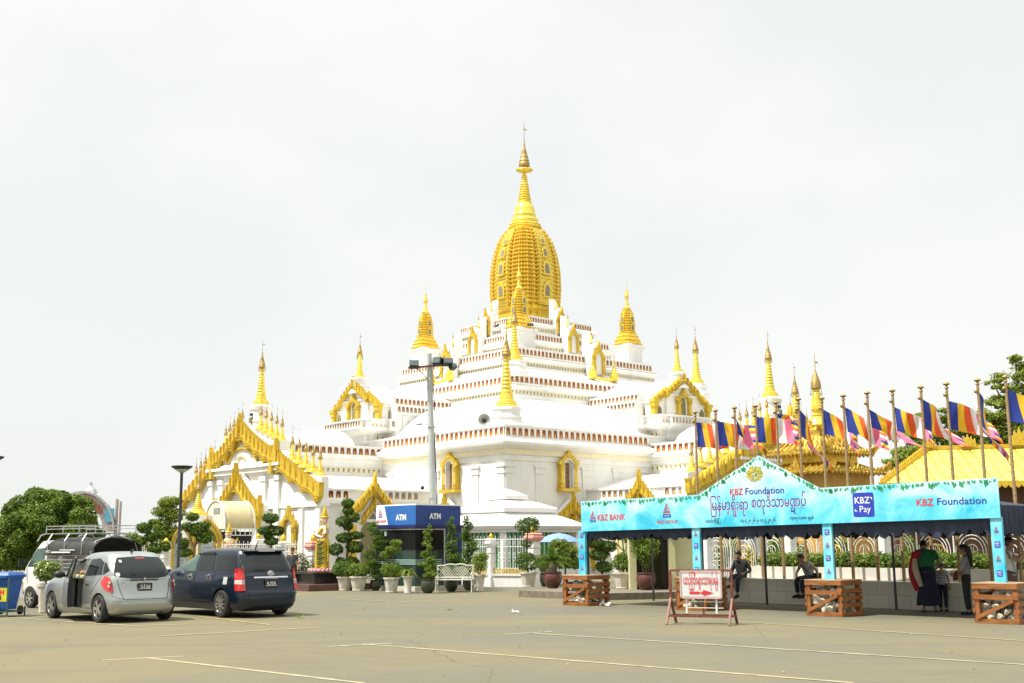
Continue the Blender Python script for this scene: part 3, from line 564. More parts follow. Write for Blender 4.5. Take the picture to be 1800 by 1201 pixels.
def portico():
    m = MB(); m.bx(-20.7,-20.05,-4.1,4.1,0,5.35)
    for z0, z1, o in ((5.35,5.45,0.1),(5.45,5.7,0.22),(5.7,5.85,0.32),(5.85,6.0,0.15)): m.bx(-20.7-o,-20.05,-4.1-o,4.1+o,z0,z1)
    m.bx(-20.7,-20.05,-4.05,4.05,6.0,6.1)
    f = FX(-20.72,0,0); m.poly([(-4.05,6.1),(4.05,6.1),(4.05,7.0),(2.9,7.05),(1.2,7.6),(0,7.85),(-1.2,7.6),(-2.9,7.05),(-4.05,7.0)], f, 0.62, 0, -0.62)
    # stepped roof behind, carries the row of stupas
    for i in range(5):
        t_ = 1.15 + 0.57*i; m.bx(-20.42,-20.1,-t_-0.26,t_+0.26,6.0,7.8-0.2*i)
    m.bx(-20.7,-20.3,-8.2,8.2,0,3.5); m.bx(-20.8,-20.3,-8.3,8.3,3.5,3.75)
    for s in (-1, 1):
        m.poly([(s*8.15,3.7),(s*8.15,4.95),(s*6.8,5.1),(s*5.2,5.8),(s*4.1,6.5),(s*4.1,3.7)][::s], FX(-20.7,0,0), 0.42, 0, -0.42)
        for i in range(5): t_ = 4.7+0.68*i; m.bx(-20.5,-20.2,s*t_-0.3,s*t_+0.3,3.7,5.95-0.24*i)
    # pilasters and base
    for y in (-4.0,-2.6,2.6,4.0): m.bx(-20.85,-20.6,y-0.25,y+0.25,0.3,5.2); m.bx(-20.9,-20.6,y-0.33,y+0.33,4.95,5.2)
    for y in (-8.0,-6.4,-4.7,4.7,6.4,8.0): m.bx(-20.82,-20.6,y-0.2,y+0.2,0.3,3.4)
    m.bx(-21.0,-19.8,-8.5,8.5,0,0.5)
    # side wall trim
    pass
    # low front porch
    m.bx(-21.2,-20.6,-3.2,2.0,0,3.2); m.bx(-21.3,-20.6,-3.3,2.1,3.2,3.4); m.poly([(-2.6,3.3),(2.6,3.3),(2.5,3.7),(0.9,4.6),(0,5.4),(-0.9,4.6),(-2.5,3.7)], FX(-21.2,-0.6,0), 0.45, 0, -0.45)
    m.poly([(-1.0,0.3),(1.0,0.3),(1.0,2.3),(0,3.0),(-1.0,2.3)], FX(-21.21,0,0), 0.012, 3, 0)
    return m
pair('portico', portico)
def main_gable():
    m = MB(); f = FX(-20.74,0,0); gable(m, 3.75, 6.4, 8.1, f, 0.9, 17, 4, 0.58, 0.65, 0.14, th=0.2)
    for s in (-1, 1):
        for j, (dt, zz, L_, w_) in enumerate(((0.05,5.45,1.35,0.5),(0.35,5.6,1.2,0.45),(-0.12,5.75,1.35,0.4),(0.15,5.3,0.7,0.4))): m.poly(flame((s*(3.75-dt),zz),L_,w_,s*0.12), f, 0.16+0.05*j, 5, 0)
        m.poly([(s*3.85,5.5),(s*3.85,6.3),(s*3.1,6.2),(s*3.25,5.7),(s*3.6,5.4)][::s], f, 0.22, 5, 0)
    # arched mouldings on the tympanum
    for r0, zc, ww in ((2.3,4.95,1.0),(1.2,6.15,1.0),(0.6,5.9,0.6)):
        n = 14; a0 = R(35); pts = [(r0*math.cos(a0+(PI-2*a0)*i/n), zc + r0*0.85*math.sin(a0+(PI-2*a0)*i/n)) for i in range(n+1)]; pin = [(x*0.94, zc+(z-zc)*0.94) for x, z in pts]
        m.poly(pts + pin[::-1], f, 0.08, 5, 0)
    return m
pair('gable', main_gable)
def flank_gables():
    return None
for s in (-1, 1): pair('flank_gable', lambda: (lambda m: (rake(m, (s*8.05, 4.4), (s*4.15, 6.02), FX(-20.72,0,0), 0.74, 14, 3, 0.62, th=0.2), m)[1])(MB()))
def porch_gable():
    m = MB(); gable(m, 2.45, 3.6, 5.25, FX(-21.22,-0.6,0), 0.8, 12, 2, 0.6, 0.75, 0.08, th=0.2); 
    for s in (-1,1): m.poly([(s*2.6,2.5),(s*2.65,3.5),(s*2.0,3.3),(s*2.0,2.7)][::s], FX(-21.22,-0.6,0), 0.3, 5, 0)
    for s in (-1,1):
        for j in range(3): m.poly(flame((s*(2.55-0.28*j),3.1),1.1-0.2*j,0.36,s*0.12), FX(-21.22,-0.6,0), 0.25+0.03*j, 5, 0)
    return m
pair('porch_gable', porch_gable)
pair('arched_niche', lambda: (lambda m: (arch_window(m, 1.3, 2.1, FX(-20.82,-5.5,1.3), dark=4, lattice=False), m)[1])(MB()))
pair('arched_niche', lambda: (lambda m: (arch_window(m, 1.3, 2.1, FX(-20.82,5.5,1.3), dark=4, lattice=False), m)[1])(MB()))
for k in (0, 1):
    for s in (-1, 1):
        for i in range(5):
            for t_, zz in ((1.15+0.57*i, 7.78-0.2*i), (4.7+0.68*i, 5.93-0.24*i)):
                xx_ = -20.25 if t_ < 4.5 else -20.35; t_ = t_*(0.83 if s > 0 else 1); x, y = (xx_, s*t_) if not k else (s*t_, xx_)
                stupa_mb(x, y, zz, 0.95 if t_ < 4.5 else 1.0, n=12, fat=1.75).build('small_stupa', SM, temple, 40)
# ---- dormers: a white shoulder with a gold flame arch in the middle of each upper terrace
def dormer(x, z0, w, h, back):
    m = MB(); f = FX(x, 0, z0); a = w/2
    m.poly([(-a*1.1,-0.2),(a*1.1,-0.2),(a*1.1,h*0.62),(0,h*1.02),(-a*1.1,h*0.62)], f, 0.5, 4, -0.5)
    m.poly([(-0.35,-0.2),(0.35,-0.2),(0.3,h*0.95),(0,h*1.15),(-0.3,h*0.95)], f, back, 4, -back)
    # curved shoulder climbing back
    V = []; pr = [(0,h*0.95),(0.3,h*0.98),(0.55,h*1.1),(0.8,h*1.35),(1.0,h*1.62)]
    for d, z in pr: V += [(x+d*back, -a*0.75, z0+z), (x+d*back, a*0.75, z0+z), (x+d*back, -a*0.75, z0-0.2), (x+d*back, a*0.75, z0-0.2)]
    m.add(V, sum([[(4*i,4*i+1,4*i+5,4*i+4),(4*i,4*i+4,4*i+6,4*i+2),(4*i+1,4*i+3,4*i+7,4*i+5)] for i in range(4)], []), 4)
    n = 12; fo = []
    for i in range(n+1):
        t_ = PI*i/n; fo.append((-math.cos(t_)*a, h*0.55 + (1-abs(math.cos(t_)))**0.8*h*0.4))
    fi = [(-math.cos(PI*i/n)*a*0.62, h*0.5 + h*0.26*math.sin(PI*i/n)) for i in range(n+1)]
    m.poly(fo + fi[::-1], f, 0.14, 5, 0); 
    for s in (-1, 1): m.poly([(s*a,0),(s*a,h*0.56),(s*a*0.6,h*0.56),(s*a*0.6,0)][::s], f, 0.14, 5, 0)
    for i in range(0, n+1): m.poly(flame((fo[i][0], fo[i][1]-0.03), h*0.13*(1.25-abs(fo[i][0])/a*0.5), a*0.24, fo[i][0]*0.12), f, 0.1, 5, 0)
    m.poly(flame((0,h*0.9), h*0.3, a*0.4), f, 0.15, 5, 0)
    m.poly([(-a*0.6,0),(a*0.6,0)] + [(-x_, z_) for x_, z_ in fi], f, 0.01, 3 if False else 4, 0.004)
    return m
for (x, z0, w, h, bk) in ((-6.75,12.0,1.0,1.75,1.0),(-4.55,13.65,0.86,1.55,0.85),(-3.45,15.0,0.82,1.5,0.8)):
    for k in range(4):
        m = dormer(x, z0, w, h, bk); o = MB().merge(m, Matrix.Rotation(k*PI/2, 4, 'Z')).build('dormer', WNG, temple)
        st = stupa_mb(x+bk*0.55, 0, z0+h*1.15, 0.62, n=12); MB().merge(st, Matrix.Rotation(k*PI/2, 4, 'Z')).build('small_stupa', SM, o, 40)
# gold urns by the lowest dormer
for k in (0, 1):
    m = MB()
    for y in (-0.95, 0.95):
        m.lathe([(0.16,0),(0.26,0.05),(0.2,0.12),(0.28,0.25),(0.3,0.38),(0.18,0.5),(0.22,0.56),(0.14,0.66),(0.16,0.72),(0.07,0.85),(0.09,0.92),(0.03,1.25),(0.0,1.6)], 12, (-7.2,y,11.55))
    m.tube([(-7.25,-0.95,11.75),(-7.4,-0.5,11.6),(-7.4,0,11.58),(-7.4,0.5,11.6),(-7.25,0.95,11.75)], 0.1, 8); (m.swap() if k else m).build('gilded_urns', GOLD, temple, 40)
# small fittings on the temple, each on its own
def flood(x, y, z, rz, lab):
    t = thing('floodlight', lab, 'floodlight', Vector((TX,TY,0)) + Matrix.Rotation(TA,3,'Z') @ Vector((x,y,z)), rz)
    MB().bar((0,0,0),(0,0,0.35),0.04).bar((0,0,0.33),(-0.15,-0.12,0.5),0.04).build('bracket', STEEL, t); MB().box((-0.2,-0.16,0.52),(0.36,0.2,0.1),M=Matrix.Rotation(R(35),3,'X')).build('lamp_head', BLACK, t)
flood(-5.6,-7.0,13.9,0,'small dark floodlight beside the right edge of the central corner tower pedestal'); flood(-7.0,-5.6,13.9,R(-60),'small dark floodlight beside the left edge of the central corner tower pedestal')
def horn(x, y, z, rz):
    t = thing('horn_loudspeaker', 'grey horn loudspeaker on a thin post above the red niche frieze of the main block', 'loudspeaker', Vector((TX,TY,0)) + Matrix.Rotation(TA,3,'Z') @ Vector((x,y,z)), rz)
    MB().tube([(0,0.3,-0.2),(0,0.3,0.75)],0.03,6).build('post', STEEL, t)
    q = MB(); q.lathe([(0.05,0),(0.08,0.1),(0.16,0.25),(0.31,0.36),(0.33,0.37),(0.29,0.35),(0.14,0.22),(0.05,0.12)],20); o = q.build('horn', mat('horn_grey',(0.30,0.31,0.27),0.5), t, 50); o.rotation_euler = (R(85),0,0); o.location = (0.0,0.25,0.3)
    q = MB(); q.ball((0,0,0),0.09,8); o = q.build('driver', BLACK, t, 50); o.location = (0,0.02,0.3)
horn(-13.0,-11.3,7.6,R(5))
# ================================================================== middle ground: fence, pavilion, bank booth, statues, lamps
KB = mat('sign_blue', (0.012, 0.05, 0.24), 0.35, var=0.08); KBL = mat('sign_light_blue', (0.02, 0.13, 0.42), 0.35, var=0.08)
NAVY = mat('navy_trim', (0.012, 0.014, 0.09), 0.4); SWHITE = mat('sign_white', (0.80, 0.80, 0.80), 0.45, var=0.03)
RED = mat('sign_red', (0.62, 0.03, 0.04), 0.5, var=0.05); BLUE = mat('sign_ink_blue', (0.03, 0.05, 0.36), 0.5, var=0.05); DPURP = mat('sign_ink_violet', (0.06, 0.03, 0.28), 0.5, var=0.05)
GLASSD = bpy.data.materials.new('booth_glass'); GLASSD.use_nodes = True; _b = GLASSD.node_tree.nodes['Principled BSDF']
_b.inputs['Base Color'].default_value = (0.03, 0.06, 0.05, 1); _b.inputs['Roughness'].default_value = 0.06; _b.inputs['Alpha'].default_value = 0.7; _b.inputs['Specular IOR Level'].default_value = 0.8
FROST = mat('frosted_strip', (0.30, 0.46, 0.40), 0.5, var=0.05); FILM = mat('dark_film', (0.012, 0.013, 0.012), 0.2, spec=0.08)
def logo_tri(mb, fr, at, h, off, red=0, blue=1, thin=0.16):
    # nested triangles over a trapezium foot
    x, y = at; w = h*0.36; t = h*0.075
    def ring(pts, inn, m): 
        n = len(pts); k = len(mb.v); o, u, v, nn = fr
        mb.v += [tuple(o+u*(x+a)+v*(y+b)+nn*off) for a, b in pts + inn]; mb.f += [(k+i, k+(i+1)%n, k+n+(i+1)%n, k+n+i) for i in range(n)]; mb.m += [m]*n
    ring([(0,h),(w*0.95,h*0.30),(-w*0.95,h*0.30)], [(0,h*0.82),(w*0.68,h*0.39),(-w*0.68,h*0.39)], red)
    ring([(0,h*0.72),(w*0.5,h*0.40),(-w*0.5,h*0.40)], [(0,h*0.62),(w*0.34,h*0.44),(-w*0.34,h*0.44)], blue)
    ring([(w*0.9,h*0.22),(w,0),(-w,0),(-w*0.9,h*0.22)], [(w*0.72,h*0.15),(w*0.78,h*0.07),(-w*0.78,h*0.07),(-w*0.72,h*0.15)], blue)
# ---- bank machine booth
CORN = Vector((-3.5, 42.4, 0)); Wb = 2.25; H0, H1 = 2.32, 3.06
atm = thing('bank_machine_booth', 'dark blue glass-fronted ATM booth with white corner lettering, behind the white bench', 'booth', CORN, 0)
eL, eR = Vector((-0.72,0.694,0)), Vector((0.694,0.72,0))     # two faces leave the corner
fL = (Vector((0,0,0)) + eL*Wb, -eL, Z_, Vector((-0.694,-0.72,0))); fR = (Vector((0,0,0)), eR, Z_, Vector((0.72,-0.694,0)))
def slab(pts, z0, z1, mi=0, mb=None):
    mb = mb or MB(); n = len(pts); return mb.add([(p[0],p[1],z0) for p in pts] + [(p[0],p[1],z1) for p in pts], [tuple(range(n))[::-1], tuple(range(n,2*n))] + [(i,(i+1)%n,n+(i+1)%n,n+i) for i in range(n)], mi)
def foot(g_): a = Vector((0,-1,0))*g_*1.4; return [a, eR*(Wb+g_)+Vector((0.7,-0.7,0))*g_*0.4, eR*(Wb+g_)+eL*(Wb+g_), eL*(Wb+g_)-Vector((0.7,0.7,0))*g_*0.4]
slab(foot(0.12), 0, 0.16).build('plinth', POTW, atm); slab(foot(-0.02), H1-0.02, H1+0.03).build('roof', SWHITE, atm)
slab(foot(0.10), H0-0.1, H0+0.02).build('eave', NAVY, atm)
m = MB(); slab(foot(-0.03), H0+0.02, H1-0.02, 0, m)
m.poly([(0,H0+0.02),(Wb,H0+0.02),(Wb,H1-0.02),(0,H1-0.02)], fL, 0.01, 1, 0.0); m.poly([(0.03,H0+0.04),(0.72,H0+0.04),(0.50,H1-0.03),(0.03,H1-0.03)], fL, 0.004, 2, 0.011)
logo_tri(m, fL, (0.28,H0+0.3), 0.32, 0.02, 3, 4); text_on(m, 'KBZ BANK', 0.115, fL, (0.34,H0+0.13), 0.02, 3, 0.004)
text_on(m, 'ATM', 0.28, fL, (1.45,H0+0.2), 0.014, 2, 0.012); text_on(m, 'ATM', 0.27, fR, (0.93,H0+0.24), 0.012, 2, 0.012)
m.build('sign_fascia', [KB, KBL, SWHITE, RED, BLUE], atm)
m = MB(); m.poly([(0.02,0.16),(Wb-0.02,0.16),(Wb-0.02,H0-0.1),(0.02,H0-0.1)], fL, 0.02, 0, -0.05); m.poly([(0.02,0.16),(1.35,0.16),(1.35,H0-0.1),(0.02,H0-0.1)], fR, 0.02, 0, -0.05); m.build('glass_wall', GLASSD, atm, fix=False)
m = MB(); m.poly([(0.03,1.45),(Wb-0.03,1.45),(Wb-0.03,H0-0.1),(0.03,H0-0.1)], fL, 0.01, 0, -0.02); m.poly([(0.02,1.45),(1.33,1.45),(1.33,H0-0.1),(0.02,H0-0.1)], fR, 0.01, 0, -0.02)
m.poly([(0.5,1.95),(0.62,1.95),(0.62,2.12),(0.5,2.12)], fL, 0.004, 1, -0.008); m.build('dark_film', [FILM, FROST], atm)
m = MB()
for z in (0.93, 1.0, 1.07): m.poly([(0.03,z),(Wb-0.03,z),(Wb-0.03,z+0.035),(0.03,z+0.035)], fL, 0.005, 0, -0.02); m.poly([(0.02,z),(1.3,z),(1.3,z+0.035),(0.02,z+0.035)], fR, 0.005, 0, -0.02)
m.build('frosted_strips', FROST, atm)
m = MB(); m.poly([(1.36,0.16),(1.42,0.16),(1.42,H0-0.1),(1.36,H0-0.1)], fR, 0.05, 0, -0.03)
for fr_ in (fL, fR): m.poly([(0.0,H0-0.16),(Wb if fr_ is fL else 1.4,H0-0.16),(Wb if fr_ is fL else 1.4,H0-0.12),(0.0,H0-0.12)], fr_, 0.04, 0, -0.02)
m.build('metal_frame', STEEL, atm)
m = MB(); m.poly([(1.42,0.16),(Wb,0.16),(Wb,H0-0.1),(1.42,H0-0.1)], fR, 0.12, 0, -0.10)
q = [(1.5,0.3),(Wb-0.08,0.3),(Wb-0.08,H0-0.3),(1.5,H0-0.3)]; 
for a, c in zip(q, q[1:]+q[:1]): m.bar(fR[0]+fR[1]*a[0]+Z_*a[1]+fR[3]*0.03, fR[0]+fR[1]*c[0]+Z_*c[1]+fR[3]*0.03, 0.02, 0.02, 1)
for a in (0, 1): # card mark
    z = 1.72 - 0.12*a; pts = [(1.72,z),(1.98,z+0.09),(2.02,z-0.06),(1.76,z-0.15)]
    for i in range(4): A_, E_ = pts[i], pts[(i+1)%4]; m.bar(fR[0]+fR[1]*A_[0]+Z_*A_[1]+fR[3]*0.03, fR[0]+fR[1]*E_[0]+Z_*E_[1]+fR[3]*0.03, 0.02, 0.02, 1)
for i in range(4): a = 1.2-0.2*i; m.bar(fR[0]+fR[1]*1.76+Z_*a+fR[3]*0.03, fR[0]+fR[1]*1.84+Z_*(a-0.1)+fR[3]*0.03, 0.025, 0.02, 1)
m.build('side_panel', [NAVY, KBL], atm)
m = MB(); slab([eL*(Wb-0.08)+eR*0.08*0+Vector((0,0.12,0)), eR*(Wb-0.08)+eL*0.9, eR*(Wb-0.08)+eL*(Wb-0.08), eL*(Wb-0.08)+eR*0.9], 0.16, 0.2, 0, m)
c0 = (eR+eL)*1.35; m.box(c0+Vector((0,0,0.95)), (0.6,0.5,1.5), R(45), 1); m.box(c0+Vector((0,-0.30,1.25)), (0.34,0.06,0.25), 0, 2); 
wl = eL*(Wb-0.04)+eR*(Wb-0.04); m.bar(eL*(Wb-0.05)+Z_*1.2, wl+Z_*1.2, 0.05, 2.1, 1); m.bar(eR*(Wb-0.05)+Z_*1.2, wl+Z_*1.2, 0.05, 2.1, 1); m.build('cash_machine', [GREY, NAVY, FROST], atm)
# ---- white fence in front of the temple with carved posts and gold buds
PINK = mat('lotus_pink', (0.78, 0.36, 0.30), 0.6, var=0.1)
def bud(mb, c, s, mi=0):
    x, y, z = c; mb.lathe([(0.12*s,0),(0.2*s,0.05*s),(0.24*s,0.18*s),(0.22*s,0.32*s),(0.12*s,0.47*s),(0.03*s,0.58*s),(0.0,0.6*s)], 12, c, mi)
    for k in range(3):
        for i in range(7):
            t_ = 2*PI*(i+0.5*k)/7; r = (0.2,0.2,0.13)[k]*s; mb.ball((x+r*math.cos(t_), y+r*math.sin(t_), z+(0.08,0.24,0.38)[k]*s), 0.075*s, 6, mi, (0.06*s,0.06*s,0.1*s))
def gate_post(px, py, Y, h, w, label, cap=True, pink=True):
    p = P(px, py, Y); z = p.z; t = thing('fence_post', label, 'post', (p.x, p.y, 0), R(40), 'carved posts along the white fence')
    m = MB(); m.bx(-w*0.6,w*0.6,-w*0.6,w*0.6,0,0.35); m.bx(-w*0.42,w*0.42,-w*0.42,w*0.42,0.35,z-0.32); m.bx(-w*0.5,w*0.5,-w*0.5,w*0.5,z-0.55,z-0.5); m.build('shaft', WPAINT, t)
    m = MB(); m.sq([(w*0.5,z-0.32),(w*0.62,z-0.24),(w*0.7,z-0.2),(w*0.7,z-0.13),(w*0.55,z-0.1),(w*0.62,z-0.04),(w*0.5,z)]); m.build('capital', PINK if pink else WPAINT, t)
    m = MB(); bud(m, (0,0,z), w*1.35); m.build('lotus_bud', GOLDP, t, 50); return t
gate_post(938, 937, 45.5, 0, 0.40, 'tall white post with pink capital and gold bud right of the pavilion fence', True)
gate_post(863, 947, 46.4, 0, 0.26, 'slim white post with gold bud in the middle of the pavilion fence', True, False)
gate_post(552, 952, 46.5, 0, 0.42, 'white post with pink capital half hidden behind the golden praying statue')
for px, py, lb in ((498, 952, 'short post with gold bud right of the clipped cloud tree behind the dark van'), (455, 948, 'short post with gold bud left of the clipped cloud tree behind the dark van'), (292, 958, 'short post with gold bud left of the slim black street lamp')):
    gate_post(px, py, 50, 0, 0.38, lb, True, False)
def fence_run(a, b, z0, z1, label, gold=True, arches=False, group=None, base=0.42, name='fence'):
    a, b = Vector(a), Vector(b); d = b - a; L = d.length; d /= L; t = thing(name, label, 'fence', a, math.atan2(d.y, d.x), group)
    m = MB(); m.bx(0,L,-0.13,0.13,0,base); m.bx(0,L,-0.17,0.17,base,base+0.06); m.build('base_wall', WPAINT, t)
    m = MB(); fr = (Vector((0,0,0)), Vector((1,0,0)), Z_, Vector((0,-1,0)))
    for z in (base+0.08, base+0.28, z1-0.32, z1-0.04): m.bar((0,0,z),(L,0,z),0.03,0.03)
    n = int(L/0.105)
    for i in range(n+1):
        x = L*i/n; m.bar((x,0,base+0.06),(x,0,z1+(0.1 if i % 2 else 0.02)),0.016,0.016)
    for i in range(0, n, 2): # scrolls
        x = L*(i+0.5)/n
        for z, r in ((z1-0.18,0.05),(z0+0.55,0.07),(z0+0.75,0.05)): m.tube([(x+r*math.cos(q), -0.012, z+r*math.sin(q)) for q in np.linspace(0, 2*PI, 9)], 0.009, 4)
    m.build('railing', WPAINT, t)
    if gold:
        m = MB(); k = int(L/0.14)
        for i in range(k): x = L*(i+0.5)/k; m.tube([(x-0.05,-0.05,base+0.08),(x-0.07,-0.05,base+0.2),(x,-0.05,base+0.28),(x+0.07,-0.05,base+0.2),(x+0.05,-0.05,base+0.08)],0.016,5); m.bar((x,-0.05,base+0.07),(x,-0.05,base+0.3),0.02)
        m.build('gilt_band', GOLDP, t)
    return t
pA, pB, pC = G(812,1030), G(863,1031), G(930,1031)
fence_run((-1.95,47.6,0), (-0.93,46.45,0), 0.5, 1.85, 'white iron railing with gilt band left of the slim gold-bud post')
fence_run((-0.8,46.4,0), (0.75,45.55,0), 0.5, 1.85, 'white iron railing with gilt band between the slim post and the tall pink-capped post')
fence_run((-15.5,50.3,0), (-8.4,47.0,0), 0.5, 1.72, 'long low white railing behind the two parked cars', gold=False)
fence_run((-22.0,52.5,0), (-15.7,50.4,0), 0.5, 1.72, 'low white railing further left, behind the pickup truck', gold=False)
# ---- white tiered pavilion behind the fence
GREENB = mat('green_board', (0.05, 0.24, 0.09), 0.6, var=0.2)
pv = thing('pavilion', 'white square pavilion with three stacked hipped roofs, behind the iron railing', 'pavilion', (P(890,900,50.5).x, 50.5, 0), R(43))
m = MB(); rings = [(0.05,4.02),(0.62,3.68),(0.62,3.5),(0.5,3.49)]
m.sq([(0.5,3.25),(0.5,3.49),(0.66,3.5),(0.66,3.66),(0.3,3.86),(0.02,3.98)]); m.build('top_roof', WHITE2, pv)
m = MB(); m.sq([(1.4,2.75),(1.4,2.93),(1.52,2.94),(1.56,3.12),(1.0,3.36),(0.5,3.48)]); m.build('middle_roof', WHITE2, pv)
m = MB(); m.sq([(2.15,2.2),(2.4,2.22),(2.5,2.36),(2.0,2.62),(1.4,2.9),(1.38,2.92)]); m.sq([(2.3,2.1),(2.3,2.24)]); m.build('lower_roof', WHITE2, pv)
m = MB()
for sx in (-1,1):
    for sy in (-1,1): m.bx(sx*2.1-0.1,sx*2.1+0.1,sy*2.1-0.1,sy*2.1+0.1,0,2.15)
    m.bx(-2.1,2.1,sx*2.1-0.06,sx*2.1+0.06,0,0.6); m.bx(sx*2.1-0.06,sx*2.1+0.06,-2.1,2.1,0,0.6)
m.build('post', WPAINT, pv)
m = MB(); m.bx(-1.9,1.9,-1.9,-1.84,0.6,2.15); m.bx(-1.9,-1.84,-1.9,1.9,0.6,2.15); m.bx(-1.9,1.9,1.84,1.9,0.6,2.15)
for i in range(16): x = -1.9+0.25*i; m.bx(x-0.03,x+0.03,-1.95,-1.9,0.6,2.15,1); m.bx(-1.95,-1.9,x-0.03,x+0.03,0.6,2.15,1)
m.build('screen_wall', [GREENB, mat('pale_green', (0.45,0.60,0.42), 0.6)], pv)
# ---- blue umbrella
um = thing('umbrella', 'pale blue sun umbrella open beside the white pavilion', 'umbrella', (P(982,940,46.8).x, 46.8, 0)); um.scale = (0.82,0.82,1.0)
um_c = mat('umbrella_cloth', (0.20, 0.32, 0.60), 0.7, var=0.1); m = MB(); n = 8; V = [(0,0,2.05)]
for k, (r, z) in enumerate(((0.45,1.98),(0.85,1.83),(1.02,1.70))): V += [(r*math.cos(2*PI*i/16)*(1 if i % 2 == 0 else 0.965), r*math.sin(2*PI*i/16)*(1 if i % 2 == 0 else 0.965), z) for i in range(16)]
m.add(V, [(0,1+i,1+(i+1)%16) for i in range(16)] + [(1+16*k+i,1+16*k+(i+1)%16,1+16*(k+1)+(i+1)%16,1+16*(k+1)+i) for k in range(2) for i in range(16)]); m.build('canopy', um_c, um, 20)
MB().tube([(0,0,0),(0,0,2.1)],0.02,8).build('pole', STEEL, um); MB().lathe([(0.25,0),(0.25,0.08),(0.05,0.12)],12).build('base', GREY, um)
# ---- tall floodlight mast behind the booth
Ym = 50; bp_ = P(761, 880, Ym); tp_ = P(754, 622, Ym)
lp = thing('floodlight_mast', 'tall grey concrete mast with dark floodlights on a crossarm, rising behind the ATM booth', 'light mast', (bp_.x, Ym, 0))
lean = (tp_.x - bp_.x)/(tp_.z - bp_.z); CONC = mat('mast_concrete', (0.52,0.55,0.53), 0.7, scale=1.5, bump=0.1, stretch=(1,1,0.3))
m = MB(); m.tube([(lean*(z-bp_.z),0,z) for z in (0,2.5,5,7.5,tp_.z)], [0.17,0.16,0.145,0.13,0.115], 18); m.build('mast', CONC, lp, 40)
m = MB(); 
for z in (3.3,3.55,6.6,8.35): m.tube([(lean*(z-bp_.z),0,z-0.02),(lean*(z-bp_.z),0,z+0.02)],0.165,16)
m.build('band', STEEL, lp); 
m = MB(); m.tube([(lean*(z-bp_.z)+0.17+0.02*math.sin(z*2),-0.05,z) for z in np.linspace(0.3,tp_.z-0.2,16)],0.022,6); m.build('cable', BLACK, lp)
az = P(720,648,Ym).z; aL, aR = P(718,650,Ym).x-bp_.x, P(795,640,Ym).x-bp_.x; RUST = mat('rusty_steel',(0.16,0.08,0.05),0.8,var=0.3,scale=15)
m = MB(); m.bar((aL,-0.16,az),(aR,-0.16,az+0.16),0.08,0.08); m.bar((aL+0.4,-0.16,az-0.02),(-0.12,-0.1,az-0.62),0.03); m.bar((aR-0.25,-0.16,az+0.1),(0.02,-0.1,az-0.62),0.02); m.build('crossarm', RUST, lp)
def head(px, py, w, h, rz, kind=0):
    c = P(px, py, Ym-0.35); m = MB(); l = (c.x-bp_.x, -0.35, c.z); M = Matrix.Rotation(rz,3,'Z') @ Matrix.Rotation(R(-20),3,'X')
    m.box(l, (w,0.3,h), M=M, mi=0); 
    for k in range(5): m.box((l[0],l[1]+0.17,l[2]-h*0.4+h*0.2*k),(w*0.9,0.06,0.02),M=M,mi=1)
    m.box(Vector(l)+M@Vector((0,-0.16,0)),(w*0.9,0.02,h*0.86),M=M,mi=2); m.box((l[0],-0.2,l[2]-h*0.6),(0.06,0.2,0.06),mi=1); m.build('lamp_head', [BLACK, STEEL, mat('lamp_glass',(0.10,0.13,0.14),0.08)], lp)
head(728,641,0.40,0.28,R(6)); head(770,636,0.40,0.30,R(-28)); head(787,637,0.42,0.26,R(12)); head(796,645,0.24,0.2,R(35))
m = MB(); c = P(737,746,Ym); m.tube([(0,0,c.z),(c.x-bp_.x+0.15,-0.1,c.z)],0.03,6); m.ball((c.x-bp_.x,-0.1,c.z),0.1,10,sz=(0.16,0.1,0.06)); m.build('bracket_lamp', STEEL, lp)
cz = P(743,858,Ym); m = MB(); m.bar((0,0,cz.z+0.22),(cz.x-bp_.x,-0.15,cz.z+0.25),0.03); m.bar((cz.x-bp_.x,-0.15,cz.z+0.25),(cz.x-bp_.x,-0.15,cz.z+0.05),0.02); m.ball((cz.x-bp_.x,-0.15,cz.z),0.09,12,1); m.build('dome_camera', [STEEL, BLACK], lp)
# ---- slim street lamps at the left
def street_lamp(px, ytop, Y, lab, wdt=1.0):
    c = P(px, ytop, Y); t = thing('street_lamp', lab, 'street lamp', (c.x, Y, 0), 0, 'slim black street lamps with flat heads')
    MB().tube([(0,0,0),(0,0,0.9),(0,0,0.95),(0,0,c.z-0.15)],[0.075,0.075,0.05,0.045],12).build('pole', BLACK, t, 40)
    m = MB(); m.lathe([(0.05,c.z-0.2),(0.12,c.z-0.12),(0.30,c.z-0.03),(0.34,c.z+0.02),(0.30,c.z+0.035),(0.02,c.z+0.05)],20); m.build('lamp_head', BLACK, t, 40)
    MB().lathe([(0.06,c.z-0.19),(0.10,c.z-0.14),(0.24,c.z-0.075),(0.10,c.z-0.16)],18).build('diffuser', mat('lamp_diffuser',(0.6,0.6,0.55),0.3), t, 40)
street_lamp(320, 821, 37, 'slim black street lamp with flat round head behind the dark blue van'); street_lamp(-12, 804, 37, 'street lamp whose flat head just enters at the far left edge')
